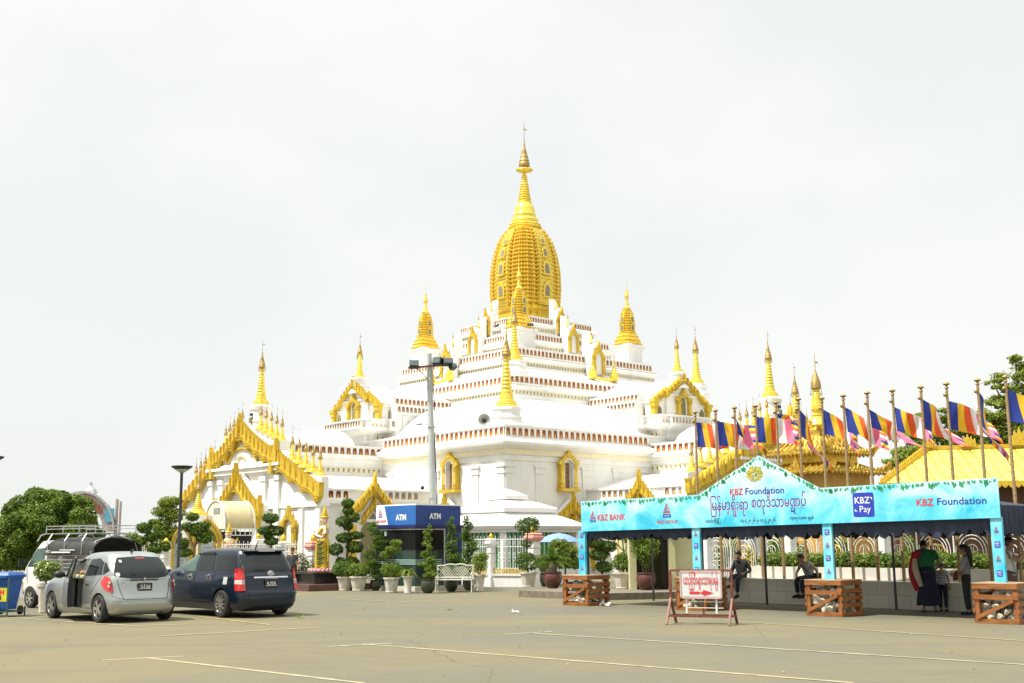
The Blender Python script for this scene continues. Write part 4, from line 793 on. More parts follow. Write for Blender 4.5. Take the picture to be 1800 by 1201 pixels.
# ---- golden arch gateway with notice boards, little stupa and barrel canopy before the left porch
BOARD = mat('notice_board', (0.55,0.62,0.64), 0.4, var=0.15, scale=6); CREAMC = mat('canopy_sheet', (0.66,0.55,0.30), 0.45, var=0.06, scale=3)
Yg = 48.0
gw = thing('ornate_gateway', 'gold scalloped arch frame holding pale notice boards, behind the dark van', 'gateway', (P(345,960,Yg).x, Yg, 0), R(8))
def ogee(w, z0, zs, z1, n=10):
    pts = [(-w,z0),(-w,zs)]
    for i in range(1, n): s = i/n; pts.append((-w*math.cos(s*PI/2)**0.8, zs+(z1-zs)*(0.62*math.sin(s*PI/2)+0.38*s**3)))
    pts.append((0,z1)); return pts + [(-x,z) for x,z in reversed(pts[:-1])]
def arch_frame(mb, cx, w, z0, zs, z1, band, fr, mi=0, th=0.2):
    o = ogee(w, z0, zs, z1); i = ogee(w-band, z0, zs, z1-band*1.5); n = len(o)
    pts = [(x+cx,z) for x,z in o] + [(x+cx,z) for x,z in reversed(i)]; mb.poly(pts, fr, th, mi, 0)
    for k in range(2, n-2): x, z = o[k]; mb.poly([(cx+x-0.05,z-0.05),(cx+x+0.05,z-0.05),(cx+x*1.06,z+0.12)], fr, th*0.6, mi, 0.02)
    for k in range(n-1):  # stud line
        x, z = o[k]; x2, z2 = o[k+1]
        for q in (0.25,0.75): mb.box(fr[0]+fr[1]*(cx+(x+(x2-x)*q)*(1-band*0.5/w))+fr[2]*(z+(z2-z)*q-0.04)+fr[3]*(th+0.01),(0.045,0.03,0.045),mi=1)
fg = (Vector((0,0,0)), X_, Z_, -Y_); m = MB(); arch_frame(m, 0.42, 0.58, 0, 1.75, 2.75, 0.17, fg); arch_frame(m, 0.42, 0.34, 1.2, 1.85, 2.35, 0.07, fg, th=0.1); m.build('main_arch', [GOLDP, BRONZE], gw)
m = MB(); arch_frame(m, -0.55, 0.40, 0, 1.65, 2.45, 0.09, fg); m.build('side_arch', [GOLDP, BRONZE], gw)
m = MB(); m.poly([(-0.85,0.3),(-0.25,0.3),(-0.25,1.7),(-0.85,1.7)], fg, 0.03, 0, 0.02); m.poly([(0.14,0.3),(0.72,0.3),(0.72,1.75),(0.14,1.75)], fg, 0.03, 0, 0.02)
for i in range(9): 
    for x in (-0.8,0.18): m.poly([(x,1.55-0.12*i),(x+0.45-0.1*((i*7)%3),1.55-0.12*i),(x+0.45-0.1*((i*7)%3),1.58-0.12*i),(x,1.58-0.12*i)], fg, 0.004, 1, 0.052)
m.build('notice_boards', [BOARD, mat('faint_ink',(0.25,0.3,0.4),0.6)], gw)
c = P(348, 905, 50.5); st = thing('small_gilt_stupa', 'small golden stupa with slender spire standing behind the scalloped gateway', 'stupa', (c.x, 50.5, 0))
MB().sq([(0.62,0),(0.62,1.0),(0.5,1.05),(0.5,c.z-0.05)]).build('plinth', WHITE2, st); q = stupa_mb(0,0,c.z-0.05,1.2,fat=1.9,tipz=0.8); q.build('stupa', SM, st, 40)
cn = thing('barrel_canopy', 'cream barrel-vaulted entrance canopy in front of the left porch', 'canopy', (P(409,930,57).x, 57, 0), R(41))
m = MB(); n = 14; r0 = 1.05; V = []; zb = 2.42; L0, L1 = -0.9, 0.6
for x in np.linspace(L0, L1, 9):
    for i in range(n+1): t_ = PI*i/n; V.append((x, -r0*math.cos(t_), zb + 1.34*math.sin(t_)**0.85*(1)))
N = n+1; m.add(V, [(N*a+i,N*a+i+1,N*(a+1)+i+1,N*(a+1)+i) for a in range(8) for i in range(n)]); o = m.build('vault', CREAMC, cn, 50)
sm_ = o.modifiers.new('t','SOLIDIFY'); sm_.thickness = 0.03
m = MB(); pts = [(-r0*math.cos(PI*i/n), zb+1.34*math.sin(PI*i/n)**0.85) for i in range(n+1)]; m.poly(pts, FX(L0,0,0), 0.03, 0, 0); m.build('end_panel', mat('canopy_end',(0.72,0.68,0.55),0.6), cn)
m = MB()
for x in (L0-0.05, L1):
    for i in range(n): t0, t1 = PI*i/n, PI*(i+1)/n; m.bar((x,-r0*1.02*math.cos(t0),zb+1.36*math.sin(t0)**0.85),(x,-r0*1.02*math.cos(t1),zb+1.36*math.sin(t1)**0.85),0.05)
for i in range(7): x = L0+(L1-L0)*i/6; m.bar((x,-r0,zb),(x,-r0,zb-0.3),0.035); m.bar((x,r0,zb),(x,r0,zb-0.3),0.035)
for y in (-r0, r0): m.bar((L0,y,zb),(L1,y,zb),0.06); m.bar((L0,y,zb-0.3),(L1,y,zb-0.3),0.04)
m.bx(L0-0.06,L0-0.02,-0.45,0.15,zb+0.75,zb+1.0,1); m.build('metal_frame', [WPAINT, GREY], cn)
for x in (L0+0.05, L1-0.1):
    for y in (-r0, r0): MB().bar((x,y,0),(x,y,zb),0.07).build('leg', WPAINT, cn)
MB().bx(L0+0.3,L1,-0.8,0.8,0.02,2.3).build('passage_shade_block', mat('porch_shade_paint',(0.03,0.03,0.035),0.9), cn)  # solid near-black block standing in for the shade under the vault
# ---- loud yellow and maroon stair rail by the tree
sr = thing('stair_balustrade', 'sloping white balustrade with ribbed yellow top and maroon band beside the round tree', 'balustrade', G(52,1052), R(12))
m = MB(); fr = (Vector((0,0,0)), X_, Z_, -Y_); m.poly([(-0.35,0),(0.6,0),(0.6,0.75),(-0.35,0.45)], fr, 0.5, 0, -0.5); m.build('side', WPAINT, sr)
m = MB(); m.poly([(-0.2,0.15),(0.55,0.42),(0.55,0.52),(-0.2,0.24)], fr, 0.03, 0, 0.002); m.build('maroon_band', mat('maroon',(0.30,0.03,0.06),0.6), sr)
m = MB()
for i in range(11): m.bar((-0.35+0.09*i,-0.06,0.47+0.028*i),(-0.35+0.09*i,0.56,0.62+0.028*i),0.075,0.09)
m.build('ribbed_top', mat('yellow_paint',(0.80,0.66,0.12),0.5), sr)
MB().bx(-1.1,-0.42,-0.1,0.4,0,0.3).build('end_block', WPAINT, sr)
# ---- far entrance arch above the round tree
YA = 95.0; fa = thing('entrance_arch', 'faded town entrance arch with a thin finial far behind the round tree', 'arch', (P(165,900,YA).x, YA, 0))
cA = P(165,870,YA); k = YA/FPX; AR = mat('faded_arch',(0.42,0.38,0.36),0.7,var=0.3,scale=1.2,col2=(0.26,0.16,0.13)); x0 = P(140,870,YA).x-cA.x
m = MB(); n = 16; cxr = P(148,900,YA).x - cA.x; zr = P(165,935,YA).z; Rx, Rz = P(206,900,YA).x - P(148,900,YA).x, P(148,868,YA).z - zr
outer = [(cxr+Rx*math.cos(PI*i/n), zr+Rz*math.sin(PI*i/n)) for i in range(n+1)]; inner = [(cxr+(Rx-0.9)*math.cos(PI*i/n), zr+(Rz-0.9)*math.sin(PI*i/n)) for i in range(n+1)]
m.poly(outer + inner[::-1], (Vector((0,0,0)),X_,Z_,-Y_), 0.8, 0, 0); m.build('arch_panel', AR, fa)
m = MB()
for i in range(n): a, b_ = outer[i], outer[i+1]; m.bar((a[0],-0.9,a[1]+0.1),(b_[0],-0.9,b_[1]+0.1),0.16)
for i in range(3,14): a = inner[i]; m.box((a[0]*1.0,-0.85,a[1]+0.45),(0.35,0.1,0.3),mi=1)
m.box((cxr+Rx*0.86,-0.9,zr+Rz*0.42),(0.7,0.1,1.1),mi=2); m.build('arch_trim', [STEEL, mat('arch_motif',(0.30,0.08,0.05),0.7), mat('arch_blue',(0.10,0.35,0.50),0.6)], fa)
for x in (P(203,920,YA).x-cA.x+0.1, P(93,920,YA).x-cA.x): m = MB(); m.tube([(x,-0.4,0),(x,-0.4,P(203,878,YA).z)],0.14,8); m.tube([(x+0.3,-0.4,0),(x+0.3,-0.4,P(203,882,YA).z)],0.10,8); m.build('column', AR, fa)
m = MB(); zt = zr+Rz; m.tube([(cxr+0.5,-0.4,zt),(cxr+0.5,-0.4,P(160,850,YA).z)],0.05,6); m.lathe([(0.6,zt),(0.45,zt+0.3),(0.15,zt+0.6),(0.1,zt+0.9)],8,(cxr+0.5,-0.4,0)); m.build('finial', STEEL, fa)
# ---- benches, bins
IRON = mat('cream_cast_iron', (0.72,0.72,0.60), 0.45, var=0.08)
bn = thing('garden_bench', 'ornate cream cast-iron bench with lattice back in front of the ATM booth', 'bench', (P(799,1040,41.3).x, 41.3, 0), R(-4))
m = MB(); 
for i in range(5): m.bar((-0.62,-0.22+0.11*i,0.43),(0.62,-0.22+0.11*i,0.43),0.08,0.03)
m.build('seat', IRON, bn)
m = MB(); top = [(x, 0.86+0.07*math.cos(x*2.3)+0.035*abs(math.sin(x*7.5))) for x in np.linspace(-0.66,0.66,23)]
for a, b_ in zip(top, top[1:]): m.bar((a[0],0.26,a[1]),(b_[0],0.26,b_[1]),0.035,0.045)
m.bar((-0.62,0.24,0.5),(0.62,0.24,0.5),0.035)
for i in range(15):
    x = -0.66+0.09*i
    for s in (-1,1):
        xe = x + s*0.33
        if -0.64 <= xe <= 0.64: m.bar((x,0.25,0.51),(xe,0.26,0.84+0.05*math.cos(xe*2.3)),0.016)
m.build('backrest', IRON, bn)
for s in (-1, 1):
    m = MB(); x = s*0.62; m.tube([(x,-0.28,0.0),(x,-0.24,0.22),(x,-0.27,0.43),(x,-0.29,0.62),(x,-0.2,0.67),(x,0.0,0.66),(x,0.22,0.62)],0.022,6); m.tube([(x,0.34,0.0),(x,0.26,0.22),(x,0.22,0.43),(x,0.27,0.9)],0.022,6); m.tube([(x,-0.24,0.22),(x,0,0.3),(x,0.26,0.22)],0.014,6); m.tube([(x+0*s,-0.2,0.45),(x,-0.1,0.56),(x,0.02,0.5)],0.014,6); m.build('side_frame', IRON, bn, 40)
BINB = mat('bin_blue', (0.012,0.09,0.36), 0.45, var=0.12, scale=5)
wb = thing('waste_bin', 'blue wheeled waste bin held in a steel stand with a yellow sign', 'waste bin', (P(5,1083,28.9).x, 28.9, 0), R(-14)); wb.scale = (0.82,0.82,0.92)
m = MB(); m.sq([(0.26,0.18),(0.36,0.95),(0.38,0.96),(0.38,1.0)], ax=1.0, ay=0.9); m.build('tub', BINB, wb)
m = MB(); m.sq([(0.40,1.0),(0.41,1.06),(0.34,1.13),(0.2,1.15)]); m.bx(-0.36,0.36,-0.46,-0.38,1.0,1.04); m.build('lid', BINB, wb)
for s in (-1,1): m = MB(); m.tube([(s*0.3,0.33,0.15),(s*0.36,0.33,0.15)],0.12,14); m.build('wheel', RUBBER, wb)
m = MB(); fr = frame((0,-0.46,0),X_,Z_,-Y_)
GS = mat('sign_stand',(0.03,0.10,0.09),0.5)
for s in (-1,1):
    for y in (-0.45,0.35): m.bar((s*0.47,y,0),(s*0.47,y,1.0 if y < 0 else 0.25),0.035)
    m.bar((s*0.47,-0.45,0.14),(s*0.47,0.35,0.14),0.03)
m.bar((-0.47,-0.45,0.14),(0.47,-0.45,0.14),0.035); m.bar((-0.47,-0.45,0.76),(0.47,-0.45,0.76),0.03); m.bx(-0.45,0.45,-0.4,0.35,0.12,0.15); m.build('stand', GS, wb)
m = MB(); m.poly([(-0.10,0.40),(0.44,0.40),(0.44,0.74),(-0.10,0.74)], fr, 0.02, 0, 0.0); text_on(m, 'RicH', 0.19, fr, (0.17,0.57), 0.024, 1, 0.012); text_on(m, 'CAFE', 0.12, fr, (0.13,0.45), 0.024, 2, 0.008); m.build('sign', [mat('sign_yellow',(0.62,0.60,0.03),0.5), RED, BLACK], wb)
m = MB(); text_on(m, 'A', 0.14, fr, (0.03,0.8), 0.10, 0, 0.0); m.build('recycling_mark', FROST, wb)
# ---- yellow guard house
YW = mat('guardhouse_wall', (0.60,0.58,0.33), 0.75, var=0.06, scale=1.5)
gh = thing('guard_house', 'small pale yellow guard house with dark doorway behind the tent posts', 'guard house', (P(1170,1030,37.5).x, 37.5, 0), R(2))
def Xg(px): return P(px,1000,37.5).x - gh.location.x
xa, xb = Xg(1106), Xg(1252); m = MB(); zt = 2.62
m.bx(xa,Xg(1118),-0.1,2.6,0,zt); m.bx(Xg(1176),Xg(1187),-0.1,0.2,0,zt); m.bx(Xg(1187),xb,0,2.6,0,zt); m.bx(Xg(1118),Xg(1176),0.5,0.6,0,zt) if False else None
m.bx(xa,xb,2.4,2.6,0,zt); m.bx(Xg(1118),Xg(1176),-0.02,0.1,2.15,zt); m.build('wall', YW, gh)
MB().bx(xa-0.1,xb+0.1,-0.25,2.7,zt,zt+0.12).build('roof', POTW, gh)
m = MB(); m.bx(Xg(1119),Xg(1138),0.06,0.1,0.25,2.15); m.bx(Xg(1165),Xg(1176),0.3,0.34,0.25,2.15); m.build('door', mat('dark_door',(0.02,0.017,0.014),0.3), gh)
m = MB(); m.bx(Xg(1200),Xg(1226),-0.03,0.03,1.9,2.45); m.build('window', mat('guard_window',(0.12,0.12,0.08),0.2), gh)
MB().bx(Xg(1120),Xg(1175),0.12,2.4,0.02,0.2).build('threshold', GREY, gh)
for a_, z_ in ((1178,2.1),(1100,2.2)): MB().bar((Xg(a_),-0.1,z_),(Xg(a_+11),-0.75,z_-0.2),0.4,0.03).build('awning', WPAINT, gh)
LEDGE = mat('stone_ledge',(0.14,0.12,0.09),0.9,var=0.25,scale=6,bump=0.4,col2=(0.24,0.2,0.14))
m = slab([(0.15,37.2),(2.72,34.75),(4.6,35.3),(5.4,36.2),(5.2,38),(3.0,38.6),(1.2,38.4)],0,0.2); o = m.build('ledge', LEDGE); tag(o, 'low dark stone ledge carrying potted plants beside the guard house', 'ledge')
# ---- lotus pedestal and two golden guardian statues
DM = mat('dark_marble',(0.045,0.035,0.035),0.25,var=0.2,scale=5); RM = mat('red_marble',(0.12,0.055,0.045),0.4,var=0.2,scale=5); LP = mat('lotus_petal',(0.60,0.30,0.32),0.6)
pdx, pdY = P(566,1030,44.6).x, 44.6
pd = thing('pedestal', 'stepped dark marble pedestal with a pink lotus rim under the praying statue', 'pedestal', (pdx, pdY, 0), R(40))
MB().sq([(1.35,0),(1.35,0.22),(1.25,0.24)]).build('step', RM, pd); MB().sq([(0.8,0.24),(0.8,0.56),(0.95,0.59),(0.95,0.66),(0.85,0.68)]).build('block', DM, pd)
m = MB(); m.lathe([(0.5,0.68),(0.55,0.70),(0.5,0.76)],20)
for i in range(22): t_ = 2*PI*i/22; m.ball((0.5*math.cos(t_),0.5*math.sin(t_),0.72),0.07,6)
m.build('lotus_rim', LP, pd, 50)
SKINP = mat('statue_skin',(0.76,0.55,0.42),0.5,var=0.06); GRN = mat('statue_green',(0.03,0.12,0.05),0.35,var=0.2)
def statue(x, Y, z, s, rz, label):
    t = thing('deity_statue', label, 'statue', (x, Y, z), rz, 'standing golden deity statues with folded hands'); t.scale = (s*1.25,s*1.25,s)
    b = MB()   # facing -y, 1.9 m with crown
    b.lathe([(0.16,0),(0.20,0.03),(0.19,0.12),(0.17,0.35),(0.19,0.6),(0.20,0.85),(0.17,0.98)], 18, (0,0,0), 0, sy=0.8)
    for i in range(5): # draped green folds
        z0 = 0.82-0.16*i
        for s_ in (-1,1): b.tube([(s_*0.19,-0.03,z0+0.08),(s_*0.12,-0.15,z0),(0,-0.175,z0-0.05)],[0.02,0.035,0.03],6,1); b.tube([(s_*0.19,-0.03,z0+0.02),(s_*0.12,-0.155,z0-0.06),(0,-0.18,z0-0.11)],[0.012,0.02,0.018],6,0)
    b.tube([(-0.05,-0.17,0.95),(0.0,-0.2,0.5),(0.03,-0.19,0.05)],[0.03,0.04,0.06],8,0); b.build('robe', [GOLDP, GRN], t, 50)
    b = MB(); b.lathe([(0.165,0.95),(0.15,1.05),(0.18,1.2),(0.20,1.32),(0.15,1.40),(0.07,1.43),(0.06,1.47)], 18, (0,0,0), 0, sy=0.68)
    b.lathe([(0.02,1.45),(0.075,1.49),(0.098,1.56),(0.103,1.62),(0.09,1.69),(0.05,1.73)], 16, (0,-0.015,0), 0, sy=1.05); b.ball((0,-0.12,1.58),0.018,8); b.box((0,-0.115,1.545),(0.04,0.02,0.012),mi=1)
    for s_ in (-1,1):
        b.tube([(s_*0.20,0,1.32),(s_*0.26,-0.03,1.14),(s_*0.25,-0.10,1.02),(s_*0.12,-0.22,1.10),(s_*0.03,-0.27,1.16)],[0.065,0.05,0.045,0.036,0.03],10); b.tube([(s_*0.018,-0.26,1.13),(s_*0.014,-0.27,1.22),(s_*0.008,-0.265,1.31)],[0.028,0.026,0.01],6)
        b.ball((s_*0.105,0,1.57),0.03,6,0,(0.015,0.025,0.045)); b.box((s_*0.035,-0.118,1.615),(0.03,0.012,0.008),mi=1)
    b.build('body', [SKINP, BLACK], t, 50)
    b = MB(); b.lathe([(0.11,1.66),(0.125,1.68),(0.12,1.72),(0.09,1.75),(0.10,1.78),(0.07,1.84),(0.075,1.87),(0.045,1.95),(0.02,2.05),(0.0,2.16)], 14, (0,0,0)); b.lathe([(0.17,1.30),(0.16,1.36),(0.10,1.40)],14,(0,0,0),sy=0.8)
    for s_ in (-1,1): b.tube([(s_*0.19,-0.08,1.34),(s_*0.05,-0.15,1.2),(0,-0.16,1.1)],[0.035,0.03,0.02],6); b.tube([(s_*0.24,0.0,1.2),(s_*0.29,0.04,0.95),(s_*0.25,0.08,0.6),(s_*0.27,0.05,0.25)],[0.03,0.04,0.035,0.015],6); b.tube([(s_*0.28,-0.03,1.17),(s_*0.28,-0.05,1.13)],0.062,8); b.poly(flame((s_*0.26,1.3),0.16,0.12,s_*0.05), (Vector((0,0,0)),X_,Z_,-Y_), 0.04, 0, -0.02)
    b.build('crown_and_ornaments', GOLDP, t, 50); return t
statue(pdx+0.06, pdY-0.1, 0.75, 1.13, R(-70), 'golden praying statue in green draped skirt standing on the dark marble pedestal')
statue(P(402,955,50).x, 50, 0.55, 0.98, R(20), 'golden praying statue standing beside the barrel canopy')
MB_ = MB(); MB_.sq([(0.4,0),(0.4,0.5),(0.34,0.55)]); tag(MB_.build('statue_plinth', WHITE2), 'small white plinth under the statue beside the barrel canopy', 'plinth').location = (P(402,955,50).x, 50, 0)
# ================================================================== tents, banner, crates, barrier
T0 = Vector((1.95, 32.25, 0)); TD = Vector((0.7071,-0.7071,0)); TN = Vector((-0.7071,-0.7071,0))   # along the row, and out towards the car park
TS = [0.0, 3.80, 7.46, 11.33]
def onb(px, py, off=0.16): # photo pixel to (s, z) on the banner plane
    r = _ray(px, py); o = T0 + TN*off; t = o.dot(TN) / r.dot(TN); q = r*t; return ((q - o).dot(TD), EYE + q.z)
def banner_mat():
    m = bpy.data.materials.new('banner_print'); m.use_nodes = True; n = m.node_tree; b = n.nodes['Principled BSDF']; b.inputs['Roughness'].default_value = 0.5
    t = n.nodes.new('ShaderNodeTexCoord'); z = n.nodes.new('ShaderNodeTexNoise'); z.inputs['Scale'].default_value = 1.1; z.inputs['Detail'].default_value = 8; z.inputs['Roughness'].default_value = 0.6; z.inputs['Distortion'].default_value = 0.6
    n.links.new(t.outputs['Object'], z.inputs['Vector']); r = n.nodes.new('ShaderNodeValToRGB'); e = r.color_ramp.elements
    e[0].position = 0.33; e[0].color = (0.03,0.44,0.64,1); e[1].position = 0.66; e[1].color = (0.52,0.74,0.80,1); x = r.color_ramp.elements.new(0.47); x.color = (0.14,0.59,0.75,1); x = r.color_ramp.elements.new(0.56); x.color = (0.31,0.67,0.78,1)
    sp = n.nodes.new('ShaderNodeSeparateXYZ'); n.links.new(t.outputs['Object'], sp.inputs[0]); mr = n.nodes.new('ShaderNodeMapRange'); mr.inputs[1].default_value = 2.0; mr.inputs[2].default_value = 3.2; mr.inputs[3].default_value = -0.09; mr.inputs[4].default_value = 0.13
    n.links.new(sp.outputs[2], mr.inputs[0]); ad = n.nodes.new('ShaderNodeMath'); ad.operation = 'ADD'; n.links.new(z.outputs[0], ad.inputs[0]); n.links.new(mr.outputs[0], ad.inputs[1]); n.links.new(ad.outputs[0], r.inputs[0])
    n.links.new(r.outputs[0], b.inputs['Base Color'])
    w = n.nodes.new('ShaderNodeTexNoise'); w.inputs['Scale'].default_value = 2.5; w.inputs['Detail'].default_value = 4; k = n.nodes.new('ShaderNodeMapping'); k.inputs['Scale'].default_value = (1.2,1.2,0.6); k.inputs['Rotation'].default_value = (0,0.6,0); n.links.new(t.outputs['Object'], k.inputs[0]); n.links.new(k.outputs[0], w.inputs['Vector'])
    bp = n.nodes.new('ShaderNodeBump'); bp.inputs['Strength'].default_value = 0.6; bp.inputs['Distance'].default_value = 0.08; n.links.new(w.outputs[0], bp.inputs['Height']); n.links.new(bp.outputs[0], b.inputs['Normal']); return m
BANM = banner_mat(); TENTC = mat('tent_navy', (0.022,0.032,0.065), 0.7, var=0.2, scale=2, bump=0.3); LEAFP = mat('printed_leaf', (0.02,0.24,0.10), 0.6, col2=(0.05,0.32,0.12), scale=20); CREAMP = mat('printed_cream', (0.75,0.78,0.62), 0.6)
tent = thing('banner_tent', 'row of navy festival tents fronted by a cyan printed banner with a pointed centre', 'tent', T0, R(-45))
zb = lambda s: 1.955 + 0.0125*s; zt_ = lambda s: 2.765 + 0.0125*s
bfr = (Vector((0,-0.16,0)), X_, Z_, -Y_)
def garland(dst, pts, fr, off):
    g_ = random.Random(5)
    for a, b in zip(pts, pts[1:]):
        a, b = Vector(a), Vector(b); L = (b-a).length; n = int(L/0.085); d = (b-a)/L
        for i in range(n):
            p = a + d*(i+0.5)/n*L + Vector((0,-0.02)); big = (i % 7 in (2,3)); l = (0.17 if big else 0.10)*(0.8+0.4*g_.random()); an = -PI/2 + g_.uniform(-0.9,0.9); u = Vector((math.cos(an), math.sin(an))); w = Vector((-u.y,u.x))*l*0.32
            put2d(dst, MBq([p, p+u*l*0.5+w, p+u*l, p+u*l*0.5-w]), fr, (0,0), off, 1)
            if i % 3 == 0: put2d(dst, MBq([p+d*0.05, p+d*0.06-Vector((0,0.05)), p+d*0.085-Vector((0,0.04)), p+d*0.08]), fr, (0,0), off+0.001, 2)
def MBq(p): q = MB(); q.add([(a.x,a.y,0) for a in p], [(0,1,2,3)]); return q
def panel(name, outline, label=None):
    m = MB(); m.poly(outline, bfr, 0.012, 0, 0.0); return m.build(name, BANM, tent)
sL, sG0, sG1, sR = onb(1022,900)[0], onb(1228,900)[0], onb(1443,900)[0], onb(1757,880)[0]; sA, zA = onb(1333,801)
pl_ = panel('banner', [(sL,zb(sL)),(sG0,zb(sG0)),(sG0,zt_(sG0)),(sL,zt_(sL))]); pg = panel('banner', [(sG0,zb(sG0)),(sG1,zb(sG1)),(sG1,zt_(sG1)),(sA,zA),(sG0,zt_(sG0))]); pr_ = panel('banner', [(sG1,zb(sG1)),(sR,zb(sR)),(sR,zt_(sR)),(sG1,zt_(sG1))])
def leafrow(par, pts): q = MB(); garland(q, pts, bfr, 0.016); q.m = [x-1 for x in q.m]; q.build('leaf_print', [LEAFP, CREAMP], par, fix=False)
leafrow(pl_, [(sL,zt_(sL)),(sG0,zt_(sG0))]); leafrow(pg, [(sG0,zt_(sG0)),(sA,zA),(sG1,zt_(sG1))]); leafrow(pr_, [(sG1,zt_(sG1)),(sR,zt_(sR))])
INK = [RED, BLUE, SWHITE, KB]
def fit(dst, body, pxl, pxr, py, cap, mi, bold=0.0, off=0.018, shadow=None, capk=0.7, on=onb, fr=bfr):
    a = on(pxl, py); b = on(pxr, py); w = b[0]-a[0]; z = (a[1]+b[1])/2; zt2 = on((pxl+pxr)/2, py-cap)[1]; h = (zt2 - on((pxl+pxr)/2, py)[1])/capk
    q = text_mb(body, 1.0, bold); xs = [p[0] for p in q.v]; k = w/(max(xs)-min(xs)); x0 = min(xs); q.v = [((p[0]-x0)*k, p[1]*h, 0) for p in q.v]
    if shadow is not None: put2d(dst, q, fr, (a[0]+0.012, z-0.014), off-0.002, shadow)
    put2d(dst, q, fr, (a[0], z), off, mi)
m = MB(); fit(m,'KBZ BANK',1051,1100,914.5,10.5,0,0.016); p = onb(1043,918); m.build('lettering', INK, pl_, fix=False); m = MB(); logo_tri(m, bfr, p, onb(1043,899)[1]-p[1]+0.02, 0.018, 0, 1); m.build('logo', INK, pl_, fix=False); m = MB()
p = onb(1173,909.5); logo_tri(m, bfr, p, onb(1173,884)[1]-p[1], 0.018, 0, 1); m.build('logo', INK, pl_, fix=False); m = MB(); fit(m,'KBZ GROUP',1156,1192,920,5.5,0,0.008); m.build('lettering', INK, pl_, fix=False)
m = MB(); fit(m,'KBZ',1284,1307,870,11,0,0.016); fit(m,'Foundation',1311,1379,868,11.5,1,0.012); m.build('lettering', INK, pg, fix=False)
BURM1 = '\u103c\u1019\u1014\u103a\u1019\u102c\u1037\u101b\u102d\u102f\u1038\u101b\u102c'; BURM2 = '\u1005\u1010\u102f\u1012\u102d\u101e\u102c\u1019\u100f\u1015\u103a'
m = MB(); INK2 = [DPURP, SWHITE, BLACK]
def fit2(dst, body, pxl, pxr, py, xh, mi, bold, shadow=None): fit(dst, body, pxl, pxr, py, xh, mi, bold, shadow=shadow, capk=0.55)
fit2(m, BURM1, 1250, 1316, 896.5, 14, 0, 0.008, 1); fit2(m, BURM2, 1322, 1418, 891, 14, 0, 0.008, 1)
fit2(m, '\u100d', 1390.5, 1400, 898, 6, 0, 0.008); m.build('burmese_lettering', INK2, pg, fix=False)
m = MB(); fit2(m, '\u1031\u1010\u102c\u1004\u103a\u1000\u103c\u102e\u1038\u1019\u103c\u102d\u102f\u1037', 1241, 1267, 918.5, 4, 2, 0.004); fit2(m, '\u1041\u1043.\u1044.\u1042\u1040\u1042\u1046 \u1019\u103e \u1041\u1047.\u1044.\u1042\u1040\u1042\u1046', 1302, 1364, 917, 4, 2, 0.004); fit2(m, '\u1041\u1043\u1048\u1047-\u1041\u1043\u1048\u1048 \u1001\u102f\u1014\u103e\u1005\u103a', 1389, 1431, 912.5, 4, 2, 0.004); m.build('burmese_dates', INK2, pg, fix=False)
m = MB(); p = onb(1327,837); g_ = random.Random(3)
for i in range(230):
    a, r = g_.uniform(0,2*PI), g_.random()**0.6; c_ = Vector((p[0]+0.20*r*math.cos(a), p[1]+0.06+0.16*r*math.sin(a))); an = a+g_.uniform(-1,1); l = g_.uniform(0.03,0.07); u = Vector((math.cos(an),math.sin(an))); w = Vector((-u.y,u.x))*l*0.35
    put2d(m, MBq([c_, c_+u*l*0.5+w, c_+u*l, c_+u*l*0.5-w]), bfr, (0,0), 0.016+0.00003*i, g_.choice((0,1,1,2,3)))
put2d(m, MBq([Vector((p[0]-0.09,p[1]-0.11)),Vector((p[0]+0.09,p[1]-0.11)),Vector((p[0]+0.12,p[1]-0.03)),Vector((p[0]-0.12,p[1]-0.03))]), bfr, (0,0), 0.0155, 4)
m.build('printed_bouquet', [LEAFP, mat('print_yellow',(0.75,0.55,0.03),0.6), mat('print_orange',(0.65,0.33,0.03),0.6), mat('print_olive',(0.25,0.38,0.05),0.6), mat('print_grey',(0.5,0.55,0.56),0.6)], pg, fix=False)
def pay(dst, cx, cz, w, fr, off, txt=True):
    r = w*0.1; pts = []
    for sx, sy, a0 in ((1,-1,-90),(1,1,0),(-1,1,90),(-1,-1,180)):
        for k in range(4): a = R(a0+30*k); pts.append((cx+sx*(w/2-r)+r*math.cos(a), cz+sy*(w/2*1.05-r)+r*math.sin(a)))
    q = MB(); q.v = [(x,y,0) for x,y in pts]; q.f = [tuple(range(len(pts)))]; q.m = [0]; put2d(dst, q, fr, (0,0), off, 1)
    a = text_mb('KBZ', w*0.40, 0.004*w); put2d(dst, a, fr, (cx-w*0.06, cz+w*0.06), off+0.002, 2); a = text_mb('Pay', w*0.40, 0.0); put2d(dst, a, fr, (cx+w*0.06, cz-w*0.32), off+0.002, 2)
    put2d(dst, MBq([Vector((cx+w*0.32,cz+w*0.32)),Vector((cx+w*0.42,cz+w*0.32)),Vector((cx+w*0.42,cz+w*0.18)),Vector((cx+w*0.40,cz+w*0.24))]), fr, (0,0), off+0.002, 2); put2d(dst, MBq([Vector((cx-w*0.42,cz-w*0.16)),Vector((cx-w*0.42,cz-w*0.28)),Vector((cx-w*0.30,cz-w*0.28)),Vector((cx-w*0.38,cz-w*0.22))]), fr, (0,0), off+0.002, 2)
m = MB(); a = onb(1500,888); b_ = onb(1537,888); pay(m, (a[0]+b_[0])/2, a[1], b_[0]-a[0], bfr, 0.016); m.build('logo', [RED, mat('pay_blue',(0.02,0.045,0.42),0.5), SWHITE, BLUE], pr_, fix=False); m = MB(); fit(m,'KBZ',1612,1642,889,12,0,0.016); fit(m,'Foundation',1648,1735,886.5,12.5,3,0.012); m.build('lettering', [RED, mat('pay_blue',(0.02,0.045,0.42),0.5), SWHITE, BLUE], pr_, fix=False)
